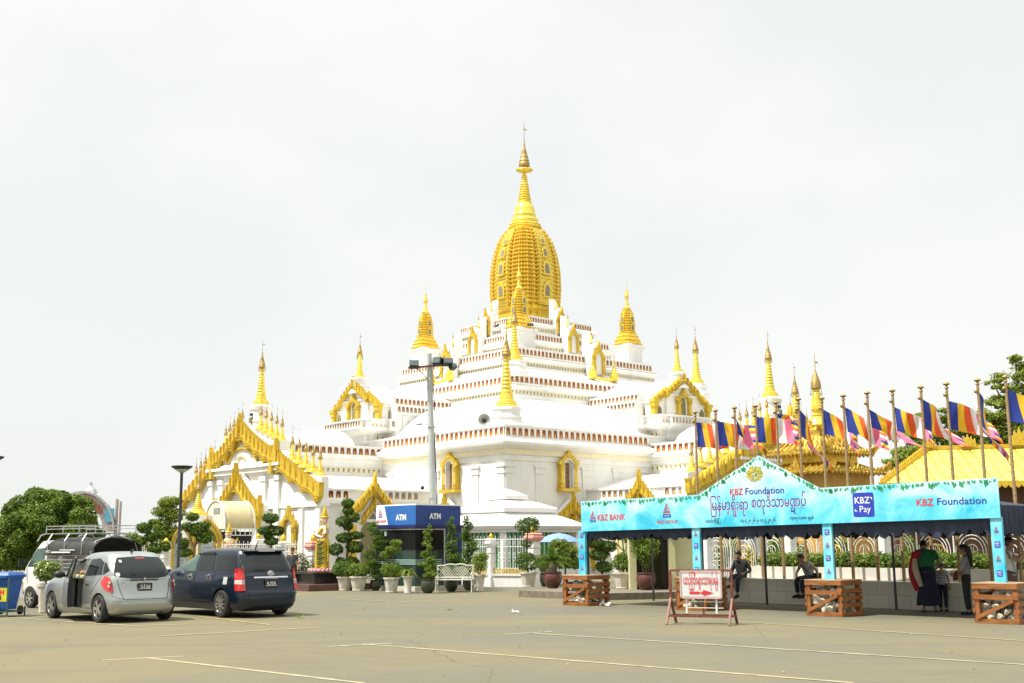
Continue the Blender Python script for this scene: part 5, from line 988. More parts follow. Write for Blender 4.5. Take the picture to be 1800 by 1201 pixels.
# tent roofs and scalloped valances
DEP = 2.95
for i in range(3):
    a, c = TS[i]-0.0, TS[i+1]; h0, ha = 2.35, 2.75; m = MB(); ap = ((a+c)/2, DEP/2, 2.7); cs = [(a,0.0,h0),(c,0.0,h0),(c,DEP,h0),(a,DEP,h0)]
    if i == 1: ap = (ap[0], ap[1], 2.8)
    m.add(cs + [ap], [(0,1,4),(1,2,4),(2,3,4),(3,0,4)]); m.build('roof', TENTC, tent)
    for (p0, p1) in (((a,-0.02),(c,-0.02)),((a,DEP),(c,DEP)),((a,0),(a,DEP)),((c,0),(c,DEP))):
        p0, p1 = Vector(p0+(0,)), Vector(p1+(0,)); d = (p1-p0); n = 13; V = []; K = n*6
        for k in range(K+1):
            q = p0 + d*k/K; f = abs(math.sin(PI*k/6)); wv = 0.03*math.sin(k*0.9+i); nn = Vector((-d.y,d.x,0)).normalized()*wv; V += [tuple(q+Z_*(h0+0.02)), tuple(q+nn+Z_*(h0-0.50-0.11*f**0.6-0.04*math.sin(k*0.23+i)-0.015*math.sin(k*1.7)))]
        m = MB(); m.add(V, [(2*k,2*k+2,2*k+3,2*k+1) for k in range(K)]); m.build('valance', TENTC, tent)
for s in TS:
    for y in (0.12, DEP-0.02): MB().bar((s,y,0),(s,y,2.4),0.045).build('leg', BLACK, tent)
wrap = MB()
for i, s in enumerate(TS):
    q = MB(); z1 = zb(s)+0.02; q.bx(s-0.115,s+0.115,-0.13,-0.05,0.80,z1); f_ = (Vector((s,-0.13,0)),X_,Z_,-Y_); w = q.build('wrapped_post', BANM, tent)
    for k in range(4):
        z = 0.98 + 0.29*k; q = MB()
        if (k + i) % 2: pay(q, 0, z, 0.12, f_, 0.004)
        else: logo_tri(q, f_, (0,z-0.05), 0.13, 0.004, 0, 3); text_on(q, 'KBZ GROUP', 0.026, f_, (0,z-0.085), 0.004, 0)
        q.build('logo', [RED, MATS['pay_blue'], SWHITE, BLUE], w, fix=False)
# crates of stones
WOOD = mat('varnished_wood', (0.33,0.12,0.03), 0.45, var=0.25, scale=3, stretch=(1,1,6), bump=0.15); WOODT = mat('pale_plank',(0.50,0.34,0.20),0.6,var=0.2,scale=4,stretch=(1,8,1)); STONE = mat('quarry_stone',(0.66,0.60,0.48),0.85,var=0.25,scale=6,bump=0.5,col2=(0.38,0.32,0.22))
def stone(c, r, seed):
    g_ = random.Random(seed); b = bmesh.new(); bmesh.ops.create_icosphere(b, subdivisions=2, radius=1)
    sc = Vector((g_.uniform(0.8,1.3),g_.uniform(0.7,1.1),g_.uniform(0.6,0.95))); M = Matrix.Rotation(g_.uniform(0,6),3,'Z') @ Matrix.Rotation(g_.uniform(0,6),3,'X'); pl = [(Vector((g_.gauss(0,1),g_.gauss(0,1),g_.gauss(0,1))).normalized(), g_.uniform(0.55,0.85)) for _ in range(9)]
    vs = []
    for v in b.verts:
        p = v.co.copy()
        for n_, d_ in pl:
            k = p.dot(n_)
            if k > d_: p -= n_*(k-d_)
        vs.append(Vector(c) + M @ Vector((p.x*sc.x,p.y*sc.y,p.z*sc.z))*r)
    fs = [tuple(v.index for v in f.verts) for f in b.faces]; b.free(); return vs, fs
def make_crate(seed, label, loc, rz=R(-45), W=0.78, H=0.78):
    t = thing('stone_crate', label, 'crate', loc, rz, 'slatted crates of stones holding the banner posts'); h = W/2
    for sx in (-1,1):
        for sy in (-1,1): MB().bx(sx*h-0.045,sx*h+0.045,sy*h-0.045,sy*h+0.045,0,H-0.03).build('corner_post', WOOD, t)
    for k, a in enumerate((0, PI/2, PI, -PI/2)): # four slatted sides
        q = MB(); 
        for z in ((0.05,0.52,0.73) if k % 2 == 0 else (0.05,0.25,0.40,0.56,0.73)): q.bx(-h-0.06,h+0.06,-h-0.075,-h-0.04,z-0.045,z+0.045)
        if k % 2 == 0: q.bar((-h+0.0,-h-0.09,0.11),(h-0.03,-h-0.09,0.46),0.03,0.07)
        q = MB().merge(q, Matrix.Rotation(a,4,'Z')); q.build('slatted_side', WOOD, t)
    MB().bx(-h-0.07,h+0.07,-h-0.08,h+0.08,H,H+0.022).build('top_board', WOODT, t)
    m = MB(); g_ = random.Random(seed)
    for i in range(46):
        z = 0.12+0.105*(i//9); p = (g_.uniform(-h+0.1,h-0.1), g_.uniform(-h+0.1,h-0.1), z); k = g_.random()
        if i % 3: p = (p[0], (-1 if k < 0.5 else 1)*(h-0.1), z) if i % 2 else ((-1 if k < 0.5 else 1)*(h-0.1), p[1], z)
        v, f = stone(p, g_.uniform(0.09,0.135), seed*50+i); m.add(v, f)
    m.build('stones', STONE, t); return t
for i, (s, lb) in enumerate(zip(TS, ('stone-filled wooden crate under the banner post nearest the guard house', 'stone-filled wooden crate right behind the white arrow sign', 'stone-filled wooden crate beside the seated man in the pale grey shirt', 'stone-filled wooden crate in front of the woman taking a picture'))):
    p = T0 + TD*s - TN*0.02; make_crate(i+1, lb, (p.x, p.y, 0))
# sign on its trestle barrier
RUSTR = mat('red_oxide_frame',(0.20,0.055,0.03),0.55,var=0.3,scale=9); SB = mat('sign_board',(0.66,0.66,0.66),0.4,var=0.05)
sgl, sgr = G(1182,1095), G(1288,1100); sp = (sgl+sgr)/2; sg = thing('arrow_sign', 'white board with red Burmese words and a red right-pointing arrow on a rusty trestle', 'sign', (sp.x, sp.y, 0), math.atan2(sgr.y-sgl.y, sgr.x-sgl.x)*0.55)
Wd = (P(1288,1050,sp.y).x - P(1178,1050,sp.y).x)/2; hs = P(1230,1003,sp.y).z; m = MB()
for s in (-1,1): m.bar((s*Wd,-0.38,0),(s*Wd,0,0.52),0.045); m.bar((s*Wd,0.38,0),(s*Wd,0,0.52),0.045); m.bar((s*Wd,0,0.5),(s*Wd,0,hs),0.05)
m.bar((-Wd,-0.24,0.17),(Wd,-0.24,0.17),0.04); m.bar((-Wd,0.24,0.17),(Wd,0.24,0.17),0.03); m.bar((-Wd,0,hs),(Wd,0,hs),0.045)
for s in (-1,1): m.bar((s*Wd,-0.24,0.17),(s*Wd,0.24,0.17),0.035)
m.bar((0.05,-0.02,0.17),(0.05,-0.02,0.6),0.03); m.build('trestle_frame', RUSTR, sg)
m = MB(); xl, xr = P(1198,1030,sp.y).x-sp.x, P(1270,1030,sp.y).x-sp.x; zl, zh = P(1230,1050,sp.y).z, P(1230,1005,sp.y).z
for x in (xl+0.1, xr-0.12): m.bar((x,-0.05,0.22),(x,-0.05,zl+0.05),0.035)
for z in (0.33,0.45,0.56): m.bar((xl+0.1,-0.05,z),(xr+0.02,-0.05,z),0.014)
m.build('white_stand', WPAINT, sg); MB().bx(xl,xr,-0.11,-0.07,zl,zh).build('board', SB, sg)
m = MB()
for a, b_ in (((xl,zl),(xr,zl)),((xr,zl),(xr,zh)),((xr,zh),(xl,zh)),((xl,zh),(xl,zl))): m.bar((a[0],-0.10,a[1]),(b_[0],-0.10,b_[1]),0.03,0.05)
m.build('board_edge', RUSTR if False else mat('edge_pinkish',(0.55,0.42,0.40),0.5), sg)
sfr = (Vector((0,-0.112,0)), X_, Z_, -Y_)
def ons(px, py): q = P(px, py, sp.y); return (q.x-sp.x, q.z)
m = MB(); fit(m, '\u101a\u102c\u1009\u103a\u103c\u1000\u102e\u1038\u1019\u103b\u102c\u1038\u101e\u102c\u101b\u1015\u103a\u101b\u1014\u103a', 1203, 1265, 1027, 10, 0, 0.01, 0.006, None, 0.45, ons, sfr)
a = ons(1214,1042); m.poly([(a[0],a[1]-0.025),(a[0]+0.22,a[1]-0.025),(a[0]+0.22,a[1]+0.025),(a[0],a[1]+0.025)], sfr, 0.002, 0, 0.003); m.poly([(a[0]+0.24,a[1]-0.025),(a[0]+0.28,a[1]-0.025),(a[0]+0.29,a[1]-0.06),(a[0]+0.50,a[1]),(a[0]+0.29,a[1]+0.06),(a[0]+0.28,a[1]+0.025),(a[0]+0.24,a[1]+0.025)], sfr, 0.002, 0, 0.003); m.build('writing', RED, sg, fix=False)
# ---- seat wall, planter, hedge, ornate fence
WA, WB = Vector((5.9,33.55,0)), Vector((13.4,24.5,0)); WD = (WB-WA).normalized(); WN = Vector((WD.y,-WD.x,0)); wrz = math.atan2(WD.y,WD.x); WL = (WB-WA).length
def tilem(name, c1, c2):
    m = bpy.data.materials.new(name); m.use_nodes = True; n = m.node_tree; b = n.nodes['Principled BSDF']; b.inputs['Roughness'].default_value = 0.5
    t = n.nodes.new('ShaderNodeTexCoord'); sx = n.nodes.new('ShaderNodeSeparateXYZ'); cx = n.nodes.new('ShaderNodeCombineXYZ'); n.links.new(t.outputs['Object'], sx.inputs[0]); n.links.new(sx.outputs[0], cx.inputs[0]); n.links.new(sx.outputs[2], cx.inputs[1])
    k = n.nodes.new('ShaderNodeTexBrick'); k.offset = 0.5; k.inputs['Scale'].default_value = 1; k.inputs['Brick Width'].default_value = 0.62; k.inputs['Row Height'].default_value = 0.33; k.inputs['Mortar Size'].default_value = 0.006
    k.inputs['Color1'].default_value = c1+(1,); k.inputs['Color2'].default_value = c2+(1,); k.inputs['Mortar'].default_value = (0.36,0.35,0.30,1); n.links.new(cx.outputs[0], k.inputs['Vector'])
    z = n.nodes.new('ShaderNodeTexNoise'); z.inputs['Scale'].default_value = 3; z.inputs['Detail'].default_value = 6; q = n.nodes.new('ShaderNodeMix'); q.data_type = 'RGBA'; q.blend_type = 'MULTIPLY'; q.inputs[0].default_value = 0.22; n.links.new(t.outputs['Object'], z.inputs['Vector']); n.links.new(k.outputs[0], q.inputs[6]); n.links.new(z.outputs['Color'], q.inputs[7]); n.links.new(q.outputs[2], b.inputs['Base Color']); return m
TG = tilem('tile_grey',(0.70,0.66,0.54),(0.63,0.60,0.49)); TW = tilem('tile_white',(0.80,0.77,0.68),(0.74,0.71,0.62))
sw = thing('seat_wall', 'low grey tiled seat wall with pale tiled planter behind the tents', 'wall', WA, wrz)
m = MB(); m.bx(0,WL,0,0.62,0,0.62); m.build('seat', TG, sw); MB().bx(-0.03,WL,-0.03,0.60,0.62,0.66).build('coping', mat('coping',(0.62,0.59,0.50),0.5), sw)
m = MB(); m.bx(0.0,WL,0.60,0.72,0.66,0.97); m.bx(0.0,WL,1.5,1.6,0,0.97); m.build('planter', TW, sw); MB().bx(0.05,WL,0.73,1.5,0.5,0.9).build('soil', SOIL, sw)
hg = leaves('hedge', [(0.75+0.28*i, 1.1+0.05*math.sin(i*1.7), 1.13+0.03*math.sin(i*2.1), 0.26, 0.40, 0.24) for i in range(int((WL-0.9)/0.28))], 17000, 0.042, [LEAF_M, LEAF_L, LEAF_D, LEAF_Y], None, 0.5, seed=4, extra=[0.45,0.25,0.22,0.08], up=0.6)
hg.location = WA; hg.rotation_euler = (0,0,wrz); tag(hg, 'clipped green hedge growing in the planter behind the seat wall', 'hedge')
ff = WA - WN*2.1 + WD*(-0.5); FLn = WL + 0.5
of = thing('ornate_fence', 'white iron fence of nested arches with gilt wheels behind the hedge', 'fence', ff, wrz)
MB().bx(-2.2,FLn,-0.1,0.1,0,0.55).build('base_wall', WPAINT, of)
m = MB(); gm = MB(); n = int((FLn+2)/1.05)
for i in range(n):
    x = -2.0+1.05*i+0.5; zb_ = 1.2
    m.bar((x-0.5,0,0.55),(x-0.5,0,1.98),0.028); 
    for r in (0.45,0.37,0.29,0.15): m.tube([(x+r*math.cos(PI*k/10),0,1.38+r*math.sin(PI*k/10)*1.1) for k in range(11)], 0.011, 5, 0)
    for xx in (-0.45,-0.37,-0.29,0.29,0.37,0.45): m.bar((x+xx,0,0.55),(x+xx,0,1.38),0.014)
    for s in (-1,1): m.tube([(x+s*(0.07+0.065*math.cos(q)),0,1.25+0.065*math.sin(q)) for q in np.linspace(0,5.5,9)],0.011,5); m.tube([(x+s*(0.10+0.08*math.cos(q)),0,1.02+0.08*math.sin(q)) for q in np.linspace(0,5.5,9)],0.011,5); m.bar((x+s*0.03,0,0.55),(x+s*0.03,0,1.5),0.012)
    if i % 3 == 1:
        for k in range(14): gm.bar((x,0.06,1.2),(x+0.36*math.cos(PI*k/7),0.06,1.2+0.36*math.sin(PI*k/7)),0.022)
        gm.tube([(x+0.36*math.cos(q),0.06,1.2+0.36*math.sin(q)) for q in np.linspace(0,2*PI,17)],0.022,6)
m.bar((-2.0,0,1.92),(FLn,0,1.92),0.03); m.bar((-2.0,0,0.8),(FLn,0,0.8),0.025); m.build('iron_panels', WPAINT, of); gm.build('gilt_wheels', GOLDP, of)
for i in range(5): x = -1.9+3.15*i; q = MB(); q.bx(x-0.15,x+0.15,-0.15,0.15,0,2.0); q.bx(x-0.2,x+0.2,-0.2,0.2,1.95,2.08); q.build('pillar', WPAINT, of)
# ---- flag poles
POLE = mat('gilt_bamboo',(0.42,0.28,0.12),0.5,var=0.3,scale=12,bump=0.4,col2=(0.20,0.125,0.055),stretch=(1,1,3))
FC = [mat('flag_blue',(0.022,0.045,0.30),0.6,var=0.06,trans=0.25), mat('flag_yellow',(0.88,0.54,0.02),0.6,var=0.05,trans=0.3), mat('flag_red',(0.80,0.11,0.015),0.6,var=0.05,trans=0.3), mat('flag_white',(0.76,0.74,0.72),0.6,var=0.04,trans=0.35), mat('flag_pink',(0.78,0.17,0.30),0.6,var=0.05,trans=0.3)]
PL0 = WA - WN*0.3
def pole_at(px_h): # where the sight line of this column meets the pole row
    r = _ray(px_h, 955); u = r.x/r.y; t = (u*PL0.y - PL0.x)/(WD.x - u*WD.y); return PL0 + WD*t
def flag(mb, z1, hoist, length, droop, ph, sway, curl, ang):
    nx, nz = 30, 8; fr = []
    V = []
    for i in range(nx+1):
        s = i/nx; a = droop*(0.75+0.3*s) + 0.22*math.sin(5*s+ph)*s; 
        if i == 0: x, z = 0.0, 0.0
        else:
            dl = length/nx; x += dl*math.cos(a_prev)*0.96; z -= dl*math.sin(a_prev)
        a_prev = a
        for j in range(nz+1):
            q = j/nz; h_ = hoist*(1-0.10*s*abs(droop)); y = (0.17*s**0.7*math.sin((6+1.5*math.sin(ph))*s+ph+2.6*q) + 0.07*s*math.sin(15*s+2*ph+4*q)) + curl*(s**2)*(0.5-q)*1.3
            tx = x + 0.36*h_*(q**1.2)*0.75*math.sin(min(1.2,droop+0.15))*min(1.0,6*s) + 0.05*q*math.sin(5*s+ph); V.append((tx*math.cos(ang)-y*math.sin(ang)+0.03, tx*math.sin(ang)+y*math.cos(ang), z1 - q*h_ + z + 0.02*math.sin(8*s+ph)*s))
    F = []; Mi = []
    for i in range(nx):
        for j in range(nz):
            F.append((i*(nz+1)+j,(i+1)*(nz+1)+j,(i+1)*(nz+1)+j+1,i*(nz+1)+j+1)); Mi.append(int(i/nx*6) if i/nx*6 < 5 else [0,1,2,3,4,0,1,2][j])
    k = len(mb.v); mb.v += V; mb.f += [tuple(a+k for a in f) for f in F]; mb.m += Mi
tops = [(1220.6,725,0.80,1.15,0.10,0.3,0.0,-0.1),(1259,722,0.78,1.6,0.16,1.2,0.1,0.2),(1289.5,717,0.5,1.15,1.2,2.0,0.2,0.5),(1329,714,0.78,1.4,0.18,2.9,0.1,-0.2),(1365,708,0.13,1.1,0.18,3.6,0.5,0.3),(1403,702,0.72,1.6,1.05,4.2,0.3,0.6),(1443.5,700.5,0.70,1.35,0.72,5.1,0.2,-0.5),(1483,696,0.72,1.4,0.66,0.9,0.25,-0.35),(1525.5,691,0.52,1.75,0.55,1.7,0.5,0.3),(1569,687,0.66,1.2,0.58,2.6,0.15,-0.55),(1618.5,681,0.80,1.4,0.6,3.3,0.35,0.45),(1664,675,0.74,1.45,0.36,4.0,0.3,0.1),(1718.4,668.5,0.82,1.6,1.08,4.9,0.3,0.75),(1768.4,663,0.80,1.5,0.5,5.6,0.1,-0.3)]
FL_ = ['hanging flat at the left end of the row','long and rippling, second from the left','drooping in a bundle with a magenta fold above the banner slope','flying level just left of the banner peak','furled to a thin strip just right of the banner peak','hanging steeply in front of the golden tiered pavilion roof','flying before the golden pavilion spire','flying just right of the golden pavilion spire','twisted with a long red tail over the pale sky gap','short and clean against the sky before the gilded hall roof','bulging above the left end of the gilded hall roof','stretched wide with a small striped tail over the gilded hall','hanging steeply before the green trees','cut by the right edge of the picture']
for i, (px, py, ho, le, dr, ph, cu, an_) in enumerate(tops):
    sl_ = (px-900)/12200+0.007; b0 = pole_at(px+sl_*(955-py)); zt2 = P(px, py, b0.y).z; g_ = random.Random(i)
    t = thing('flag_pole', 'flag pole, its flag ' + FL_[i], 'flag pole', (b0.x,b0.y,0), 0, 'gilt poles flying striped Buddhist flags')
    m = MB(); lx, ly = g_.uniform(-0.03,0.03), 0; m.tube([(0,0,0),(lx*0.4,0,zt2*0.4),(lx,0,zt2*0.75),(lx,0,zt2-0.1)],[0.045,0.042,0.036,0.03],10); 
    for k in range(int(zt2/0.16)): z = 0.1+0.16*k; m.tube([(lx*z/zt2,0,z),(lx*z/zt2,0,z+0.04)],0.047-0.012*z/zt2,8)
    m.build('pole', POLE, t, 40)
    m = MB(); m.lathe([(0.03,zt2-0.12),(0.055,zt2-0.1),(0.03,zt2-0.06),(0.025,zt2-0.04),(0.075,zt2-0.02),(0.085,zt2+0.0),(0.07,zt2+0.02),(0.0,zt2+0.06)],10,(lx,0,0)); m.ball((lx-0.05,0,zt2-0.27),0.05,8); m.bar((lx-0.05,0,zt2-0.27),(lx-0.0,0,zt2-0.1),0.015); m.build('finial', BRONZE, t, 50)
    m = MB(); flag(m, zt2-0.30-(0.12 if i in (9,11,8) else 0.0), ho*0.92, le*0.84, dr, ph, 0, cu, an_); o = m.build('flag', FC, t, fix=False); o.data.polygons.foreach_set('use_smooth',[True]*len(o.data.polygons)); o.location.x = lx
# ---- second tent at the right edge
t2 = thing('tent', 'plain tent with pale sloping top and navy scalloped skirt at the right edge', 'tent', (12.0, 24.6, 0), R(-45))
PALE = mat('tent_pale',(0.42,0.41,0.38),0.7,var=0.1); m = MB(); m.add([(0,0,2.35),(4,0,2.35),(4,4,2.35),(0,4,2.35),(0.4,1.4,3.15),(3.6,1.4,3.15)],[(0,1,5,4),(1,2,5),(2,3,4,5),(3,0,4)]); m.build('roof', PALE, t2)
m = MB(); V = []; K = 84
for (x0,y0,x1,y1) in ((0,0,4,0),(0,4,0,0),(4,4,0,4)):
    V = []
    for k in range(K+1): q = k/K; f = abs(math.sin(PI*k/6)); V += [(x0+(x1-x0)*q,y0+(y1-y0)*q,2.55),(x0+(x1-x0)*q+0.02*math.sin(k),y0+(y1-y0)*q+0.02*math.sin(k*0.8),1.95-0.1*f)]
    m = MB(); m.add(V,[(2*k,2*k+2,2*k+3,2*k+1) for k in range(K)]); m.build('skirt', TENTC, t2)
for x in (0,4):
    for y in (0,4): MB().bar((x,y,0),(x,y,2.4),0.045).build('leg', BLACK, t2)
# ---- golden tiered pavilion
Yp = 45.0; cp = P(1443,850,Yp); gp = thing('golden_pavilion', 'small golden pavilion with two carved upturned roofs and an onion spire, behind the flags', 'pavilion', (cp.x,Yp,0), R(38))
CARV = mat('carved_gilt', (0.64,0.42,0.05), 0.35, 0.4, scale=8, bump=0.8, bscale=18, col2=(0.22,0.12,0.015))
def tier(z0, h, r, hh): # curled carved roof tier
    m = MB(); m.sq([(r*0.92,z0),(r,z0+0.02),(r,z0+0.10),(r*0.94,z0+0.16),(r*0.72,z0+hh*0.6),(r*0.55,z0+hh),(r*0.5,z0+hh+0.05)])
    for k in range(4):
        q = MB(); fr = (Vector((0,-r,z0)),X_,Z_,-Y_); n = 15
        for i in range(n):
            x = -r+2*r*(i+0.5)/n; e = abs(x)/r; q.poly(flame((x,0.05),0.16+0.16*e**3+0.16*(1-e)**6,2*r/n*1.25,0.04*(1 if x>0 else -1)*e), fr, 0.05, 0, 0.0); q.poly(flame((x,0.10),-0.14,2*r/n,0), fr, 0.03, 0, 0.04); q.ball((x,-r-0.06,z0+0.06),0.05,6)
        for s in (-1,1):
            for j in range(5): q.poly(flame((s*(r-0.02+0.06*j),0.05+0.05*j),0.32-0.02*j,0.13,s*0.1), fr, 0.08-0.01*j, 0, -0.04)
        q.poly(flame((0,0.12),0.6,0.35,0), fr, 0.06, 0, -0.3)
        for j in range(9): x = r*(-0.8+0.2*j); q.bar((x,-r*0.95,z0+0.14),(x*0.62,-r*0.56,z0+hh),0.05,0.04)
        m.merge(q, Matrix.Rotation(k*PI/2,4,'Z'))
    return m.build('carved_roof', CARV, gp)
ze = P(1443,836,Yp).z; zu = P(1443,803,Yp).z; MB().sq([(1.3,0),(1.3,ze)]).build('wall', mat('pavilion_wall',(0.52,0.30,0.06),0.6), gp); tier(ze, 0, 1.72, zu-ze-0.25)
MB().sq([(1.0,zu-0.3),(1.0,zu)]).build('upper_wall', GOLDO, gp); tier(zu, 0, 1.42, 0.75); z3 = P(1443,771,Yp).z; MB().sq([(0.6,zu+0.6),(0.6,z3)]).build('lantern', GOLDO, gp); tier(z3-0.02, 0, 0.72, 0.3)
m = MB(); zz = lambda y: P(1437,y,Yp).z
m.lathe([(0.42,zz(768)),(0.48,zz(763)),(0.52,zz(757)),(0.42,zz(752)),(0.46,zz(748)),(0.36,zz(742)),(0.30,zz(735)),(0.22,zz(733)),(0.24,zz(730)),(0.16,zz(727)),(0.15,zz(724)),(0.24,zz(721)),(0.25,zz(716)),(0.22,zz(712)),(0.19,zz(702)),(0.16,zz(692)),(0.12,zz(690)),(0.14,zz(687)),(0.12,zz(684))],16)
m.build('spire', GOLD, gp, 40); m = MB()
m.lathe([(0.12,zz(686)),(0.20,zz(683)),(0.20,zz(678)),(0.17,zz(670)),(0.10,zz(661)),(0.04,zz(653)),(0.02,zz(650)),(0.015,zz(622)),(0,zz(621))],14); 
for i in range(10): a = 2*PI*i/10; m.tube([(0.2*math.cos(a),0.2*math.sin(a),zz(684)),(0.22*math.cos(a),0.22*math.sin(a),zz(692))],0.012,4); m.ball((0.22*math.cos(a),0.22*math.sin(a),zz(693)),0.03,5)
m.box((0.08,0,zz(637)),(0.18,0.02,0.06)); m.build('onion_crown', BRONZE, gp, 40)
# ---- gilded hall roof on the right
ROOFY = bpy.data.materials.new('gold_roof_tiles'); ROOFY.use_nodes = True; n = ROOFY.node_tree; b = n.nodes['Principled BSDF']; b.inputs['Roughness'].default_value = 0.42; b.inputs['Metallic'].default_value = 0.15
t = n.nodes.new('ShaderNodeTexCoord'); k = n.nodes.new('ShaderNodeTexBrick'); k.offset = 0.0; k.inputs['Scale'].default_value = 1; k.inputs['Brick Width'].default_value = 0.42; k.inputs['Row Height'].default_value = 0.42; k.inputs['Mortar Size'].default_value = 0.05; k.inputs['Mortar Smooth'].default_value = 0.6
k.inputs['Color1'].default_value = (0.80,0.64,0.13,1); k.inputs['Color2'].default_value = (0.74,0.56,0.10,1); k.inputs['Mortar'].default_value = (0.42,0.27,0.03,1)
uvn = n.nodes.new('ShaderNodeUVMap'); n.links.new(uvn.outputs[0], k.inputs['Vector']); n.links.new(k.outputs[0], b.inputs['Base Color'])
Yh = 46.0; e0 = P(1548,852,Yh); hall = thing('gilded_hall', 'long hall with pale gold tiled hip roof at the right behind the flags', 'hall', (e0.x,Yh,0), R(-14))
Lh = 14; zr0, ze0 = 5.35, e0.z; xr = P(1640,800,Yh).x-e0.x
me = bpy.data.meshes.new('roof'); V = [(0,0,ze0),(Lh,0,ze0),(Lh-2,2.6,zr0),(xr,2.6,zr0),(0,5.2,ze0),(Lh,5.2,ze0)]; me.from_pydata(V,[],[(0,1,2,3),(4,3,2,5),(0,3,4),(1,5,2)]); uv = me.uv_layers.new(name='UVMap')
for li, l in enumerate(me.loops): v = V[l.vertex_index]; d_ = 1.8 if li < 8 else 1.0; uv.data[li].uv = (v[0]+ (0.35*(v[2]-ze0)), (v[2]-ze0)*1.9)
me.materials.append(ROOFY); o = bpy.data.objects.new('roof', me); C.objects.link(o); o.parent = hall
m = MB(); m.bar((0,0,ze0+0.02),(xr,2.6,zr0+0.05),0.16,0.14); m.bar((xr,2.6,zr0+0.05),(Lh-2,2.6,zr0+0.05),0.18,0.16); m.bar((-0.05,-0.03,ze0-0.02),(Lh,-0.03,ze0-0.02),0.08,0.16)
n = 26
for i in range(n): q = (i+0.5)/n; c_ = Vector((0,0,ze0+0.05)).lerp(Vector((xr,2.6,zr0+0.1)),q); m.poly(flame((0,0),0.2,0.12,-0.03),(c_,Vector((xr,2.6,0)).normalized(),Z_,Vector((2.6,-xr,0)).normalized()),0.05,0,-0.02)
for i in range(60): x = 0.1+Lh*i/60; m.poly(flame((x,-0.02),-0.12,0.2,0),(Vector((0,-0.08,ze0-0.08)),X_,Z_,-Y_),0.03,0,0)
for x, s in ((xr,0.75),(P(1702,790,Yh).x-e0.x+0.1,0.95),(P(1790,790,Yh).x-e0.x+0.1,1.35)):
    for k in range(5): m.poly(flame((0.10*s*(k-2),0.0),0.55*s*(1-0.16*abs(k-2)),0.22*s,0.05*(k-2)),(Vector((x,2.5,zr0+0.05)),X_,Z_,-Y_),0.14,0,-0.02*k)
m.build('roof_trim', GOLDP, hall); MB().bx(0.5,Lh,0.7,4.5,0,ze0-0.1).build('wall', mat('hall_wall',(0.10,0.045,0.02),0.7), hall)
# ---- scraps on the ground
def scrap(px, py, s, col, name, label, cat, fold=True):
    c = G(px,py); m = MB(); g_ = random.Random(px); n = 5; V = [(s*(i/(n-1)-0.5)+g_.uniform(-.1,.1)*s, s*0.6*(j/(n-1)-0.5)+g_.uniform(-.1,.1)*s, 0.012+abs(g_.gauss(0,0.25))*s) for i in range(n) for j in range(n)]
    m.add(V,[(i*n+j,(i+1)*n+j,(i+1)*n+j+1,i*n+j+1) for i in range(n-1) for j in range(n-1)]); o = m.build(name, col, None, fix=False); o.location = c; tag(o, label, cat)
PAPER = mat('paper',(0.75,0.76,0.77),0.7)
scrap(905,1078,0.16,PAPER,'paper_scrap','flat scrap of white paper lying alone on the open asphalt','paper'); scrap(1064,1066,0.26,PAPER,'crumpled_paper','crumpled white paper lying beside the crate nearest the guard house','paper'); scrap(789,1074,0.10,LEAF_L,'fallen_leaf','single green leaf lying on the asphalt below the bench','leaf'); scrap(527,1087,0.18,LEAF_L,'fallen_leaf','small green sprig lying behind the dark van rear wheel','leaf')

q = MB(); g_ = random.Random(77)
for i in range(420):
    x, y = g_.uniform(-14,16), g_.uniform(15,41); r = g_.uniform(0.006,0.022)*(1+y/60); a = g_.uniform(0,6.28); z = 0.014+g_.uniform(0,0.008); ca_, sa_ = math.cos(a)*r, math.sin(a)*r
    q.quad((x-ca_,y-sa_,z),(x+sa_*0.6,y-ca_*0.6,z+r*0.4),(x+ca_,y+sa_,z),(x-sa_*0.6,y+ca_*0.6,z+r*0.3), g_.choice((0,0,1,2)))
tag(q.build('leaf_litter', [BARK, mat('dry_leaf',(0.30,0.20,0.07),0.8), POTW], None, fix=False), 'tiny dry leaves and grit scattered over the asphalt', 'litter', kind='stuff')
# ================================================================== plants
PG = 'potted plants standing in front of the temple fence'
def pot_mb(kind, r, h):
    m = MB()
    if kind == 'oct': m.lathe([(r*0.72,0),(r*0.78,h*0.05),(r*0.76,h*0.12),(r*0.98,h*0.78),(r*1.0,h*0.86),(r*1.16,h*0.9),(r*1.16,h),(r*0.98,h),(r*0.9,h*0.85),(0.01,h*0.84)],8,rot=PI/8,caps=False)
    elif kind == 'urn': m.lathe([(r*0.62,0),(r*0.72,h*0.04),(r*0.62,h*0.1),(r*0.72,h*0.5),(r*0.9,h*0.9),(r*1.1,h*0.93),(r*1.1,h),(r*0.95,h),(r*0.9,h*0.85),(0.01,h*0.84)],20,caps=False)
    else: m.lathe([(r*0.5,0),(r*0.62,h*0.05),(r*0.95,h*0.35),(r*1.05,h*0.6),(r*0.98,h*0.84),(r*0.9,h*0.9),(r*1.02,h*0.93),(r*1.02,h),(r*0.86,h),(r*0.8,h*0.85),(0.01,h*0.84)],22,caps=False)
    return m
def potted(px, py, kind, pw, ph, label, build, matp=POTW, name='potted_plant', Y=None, z=0.0, rz=0.0):
    p = G(px, py, z) if Y is None else Vector((P(px,py,Y).x, Y, z)); k = 1.13*p.y/FPX; r = pw*k/2/1.08; h = ph*k
    t = thing(name, label, 'plant', (p.x,p.y,z), rz, PG); pot_mb(kind, r, h).build('pot', matp, t, 40 if kind != 'oct' else None)
    MB().lathe([(r*0.9,h*0.84),(r*0.5,h*0.88),(0.01,h*0.9)],16,caps=False).build('soil', SOIL, t); build(t, h, k); return t
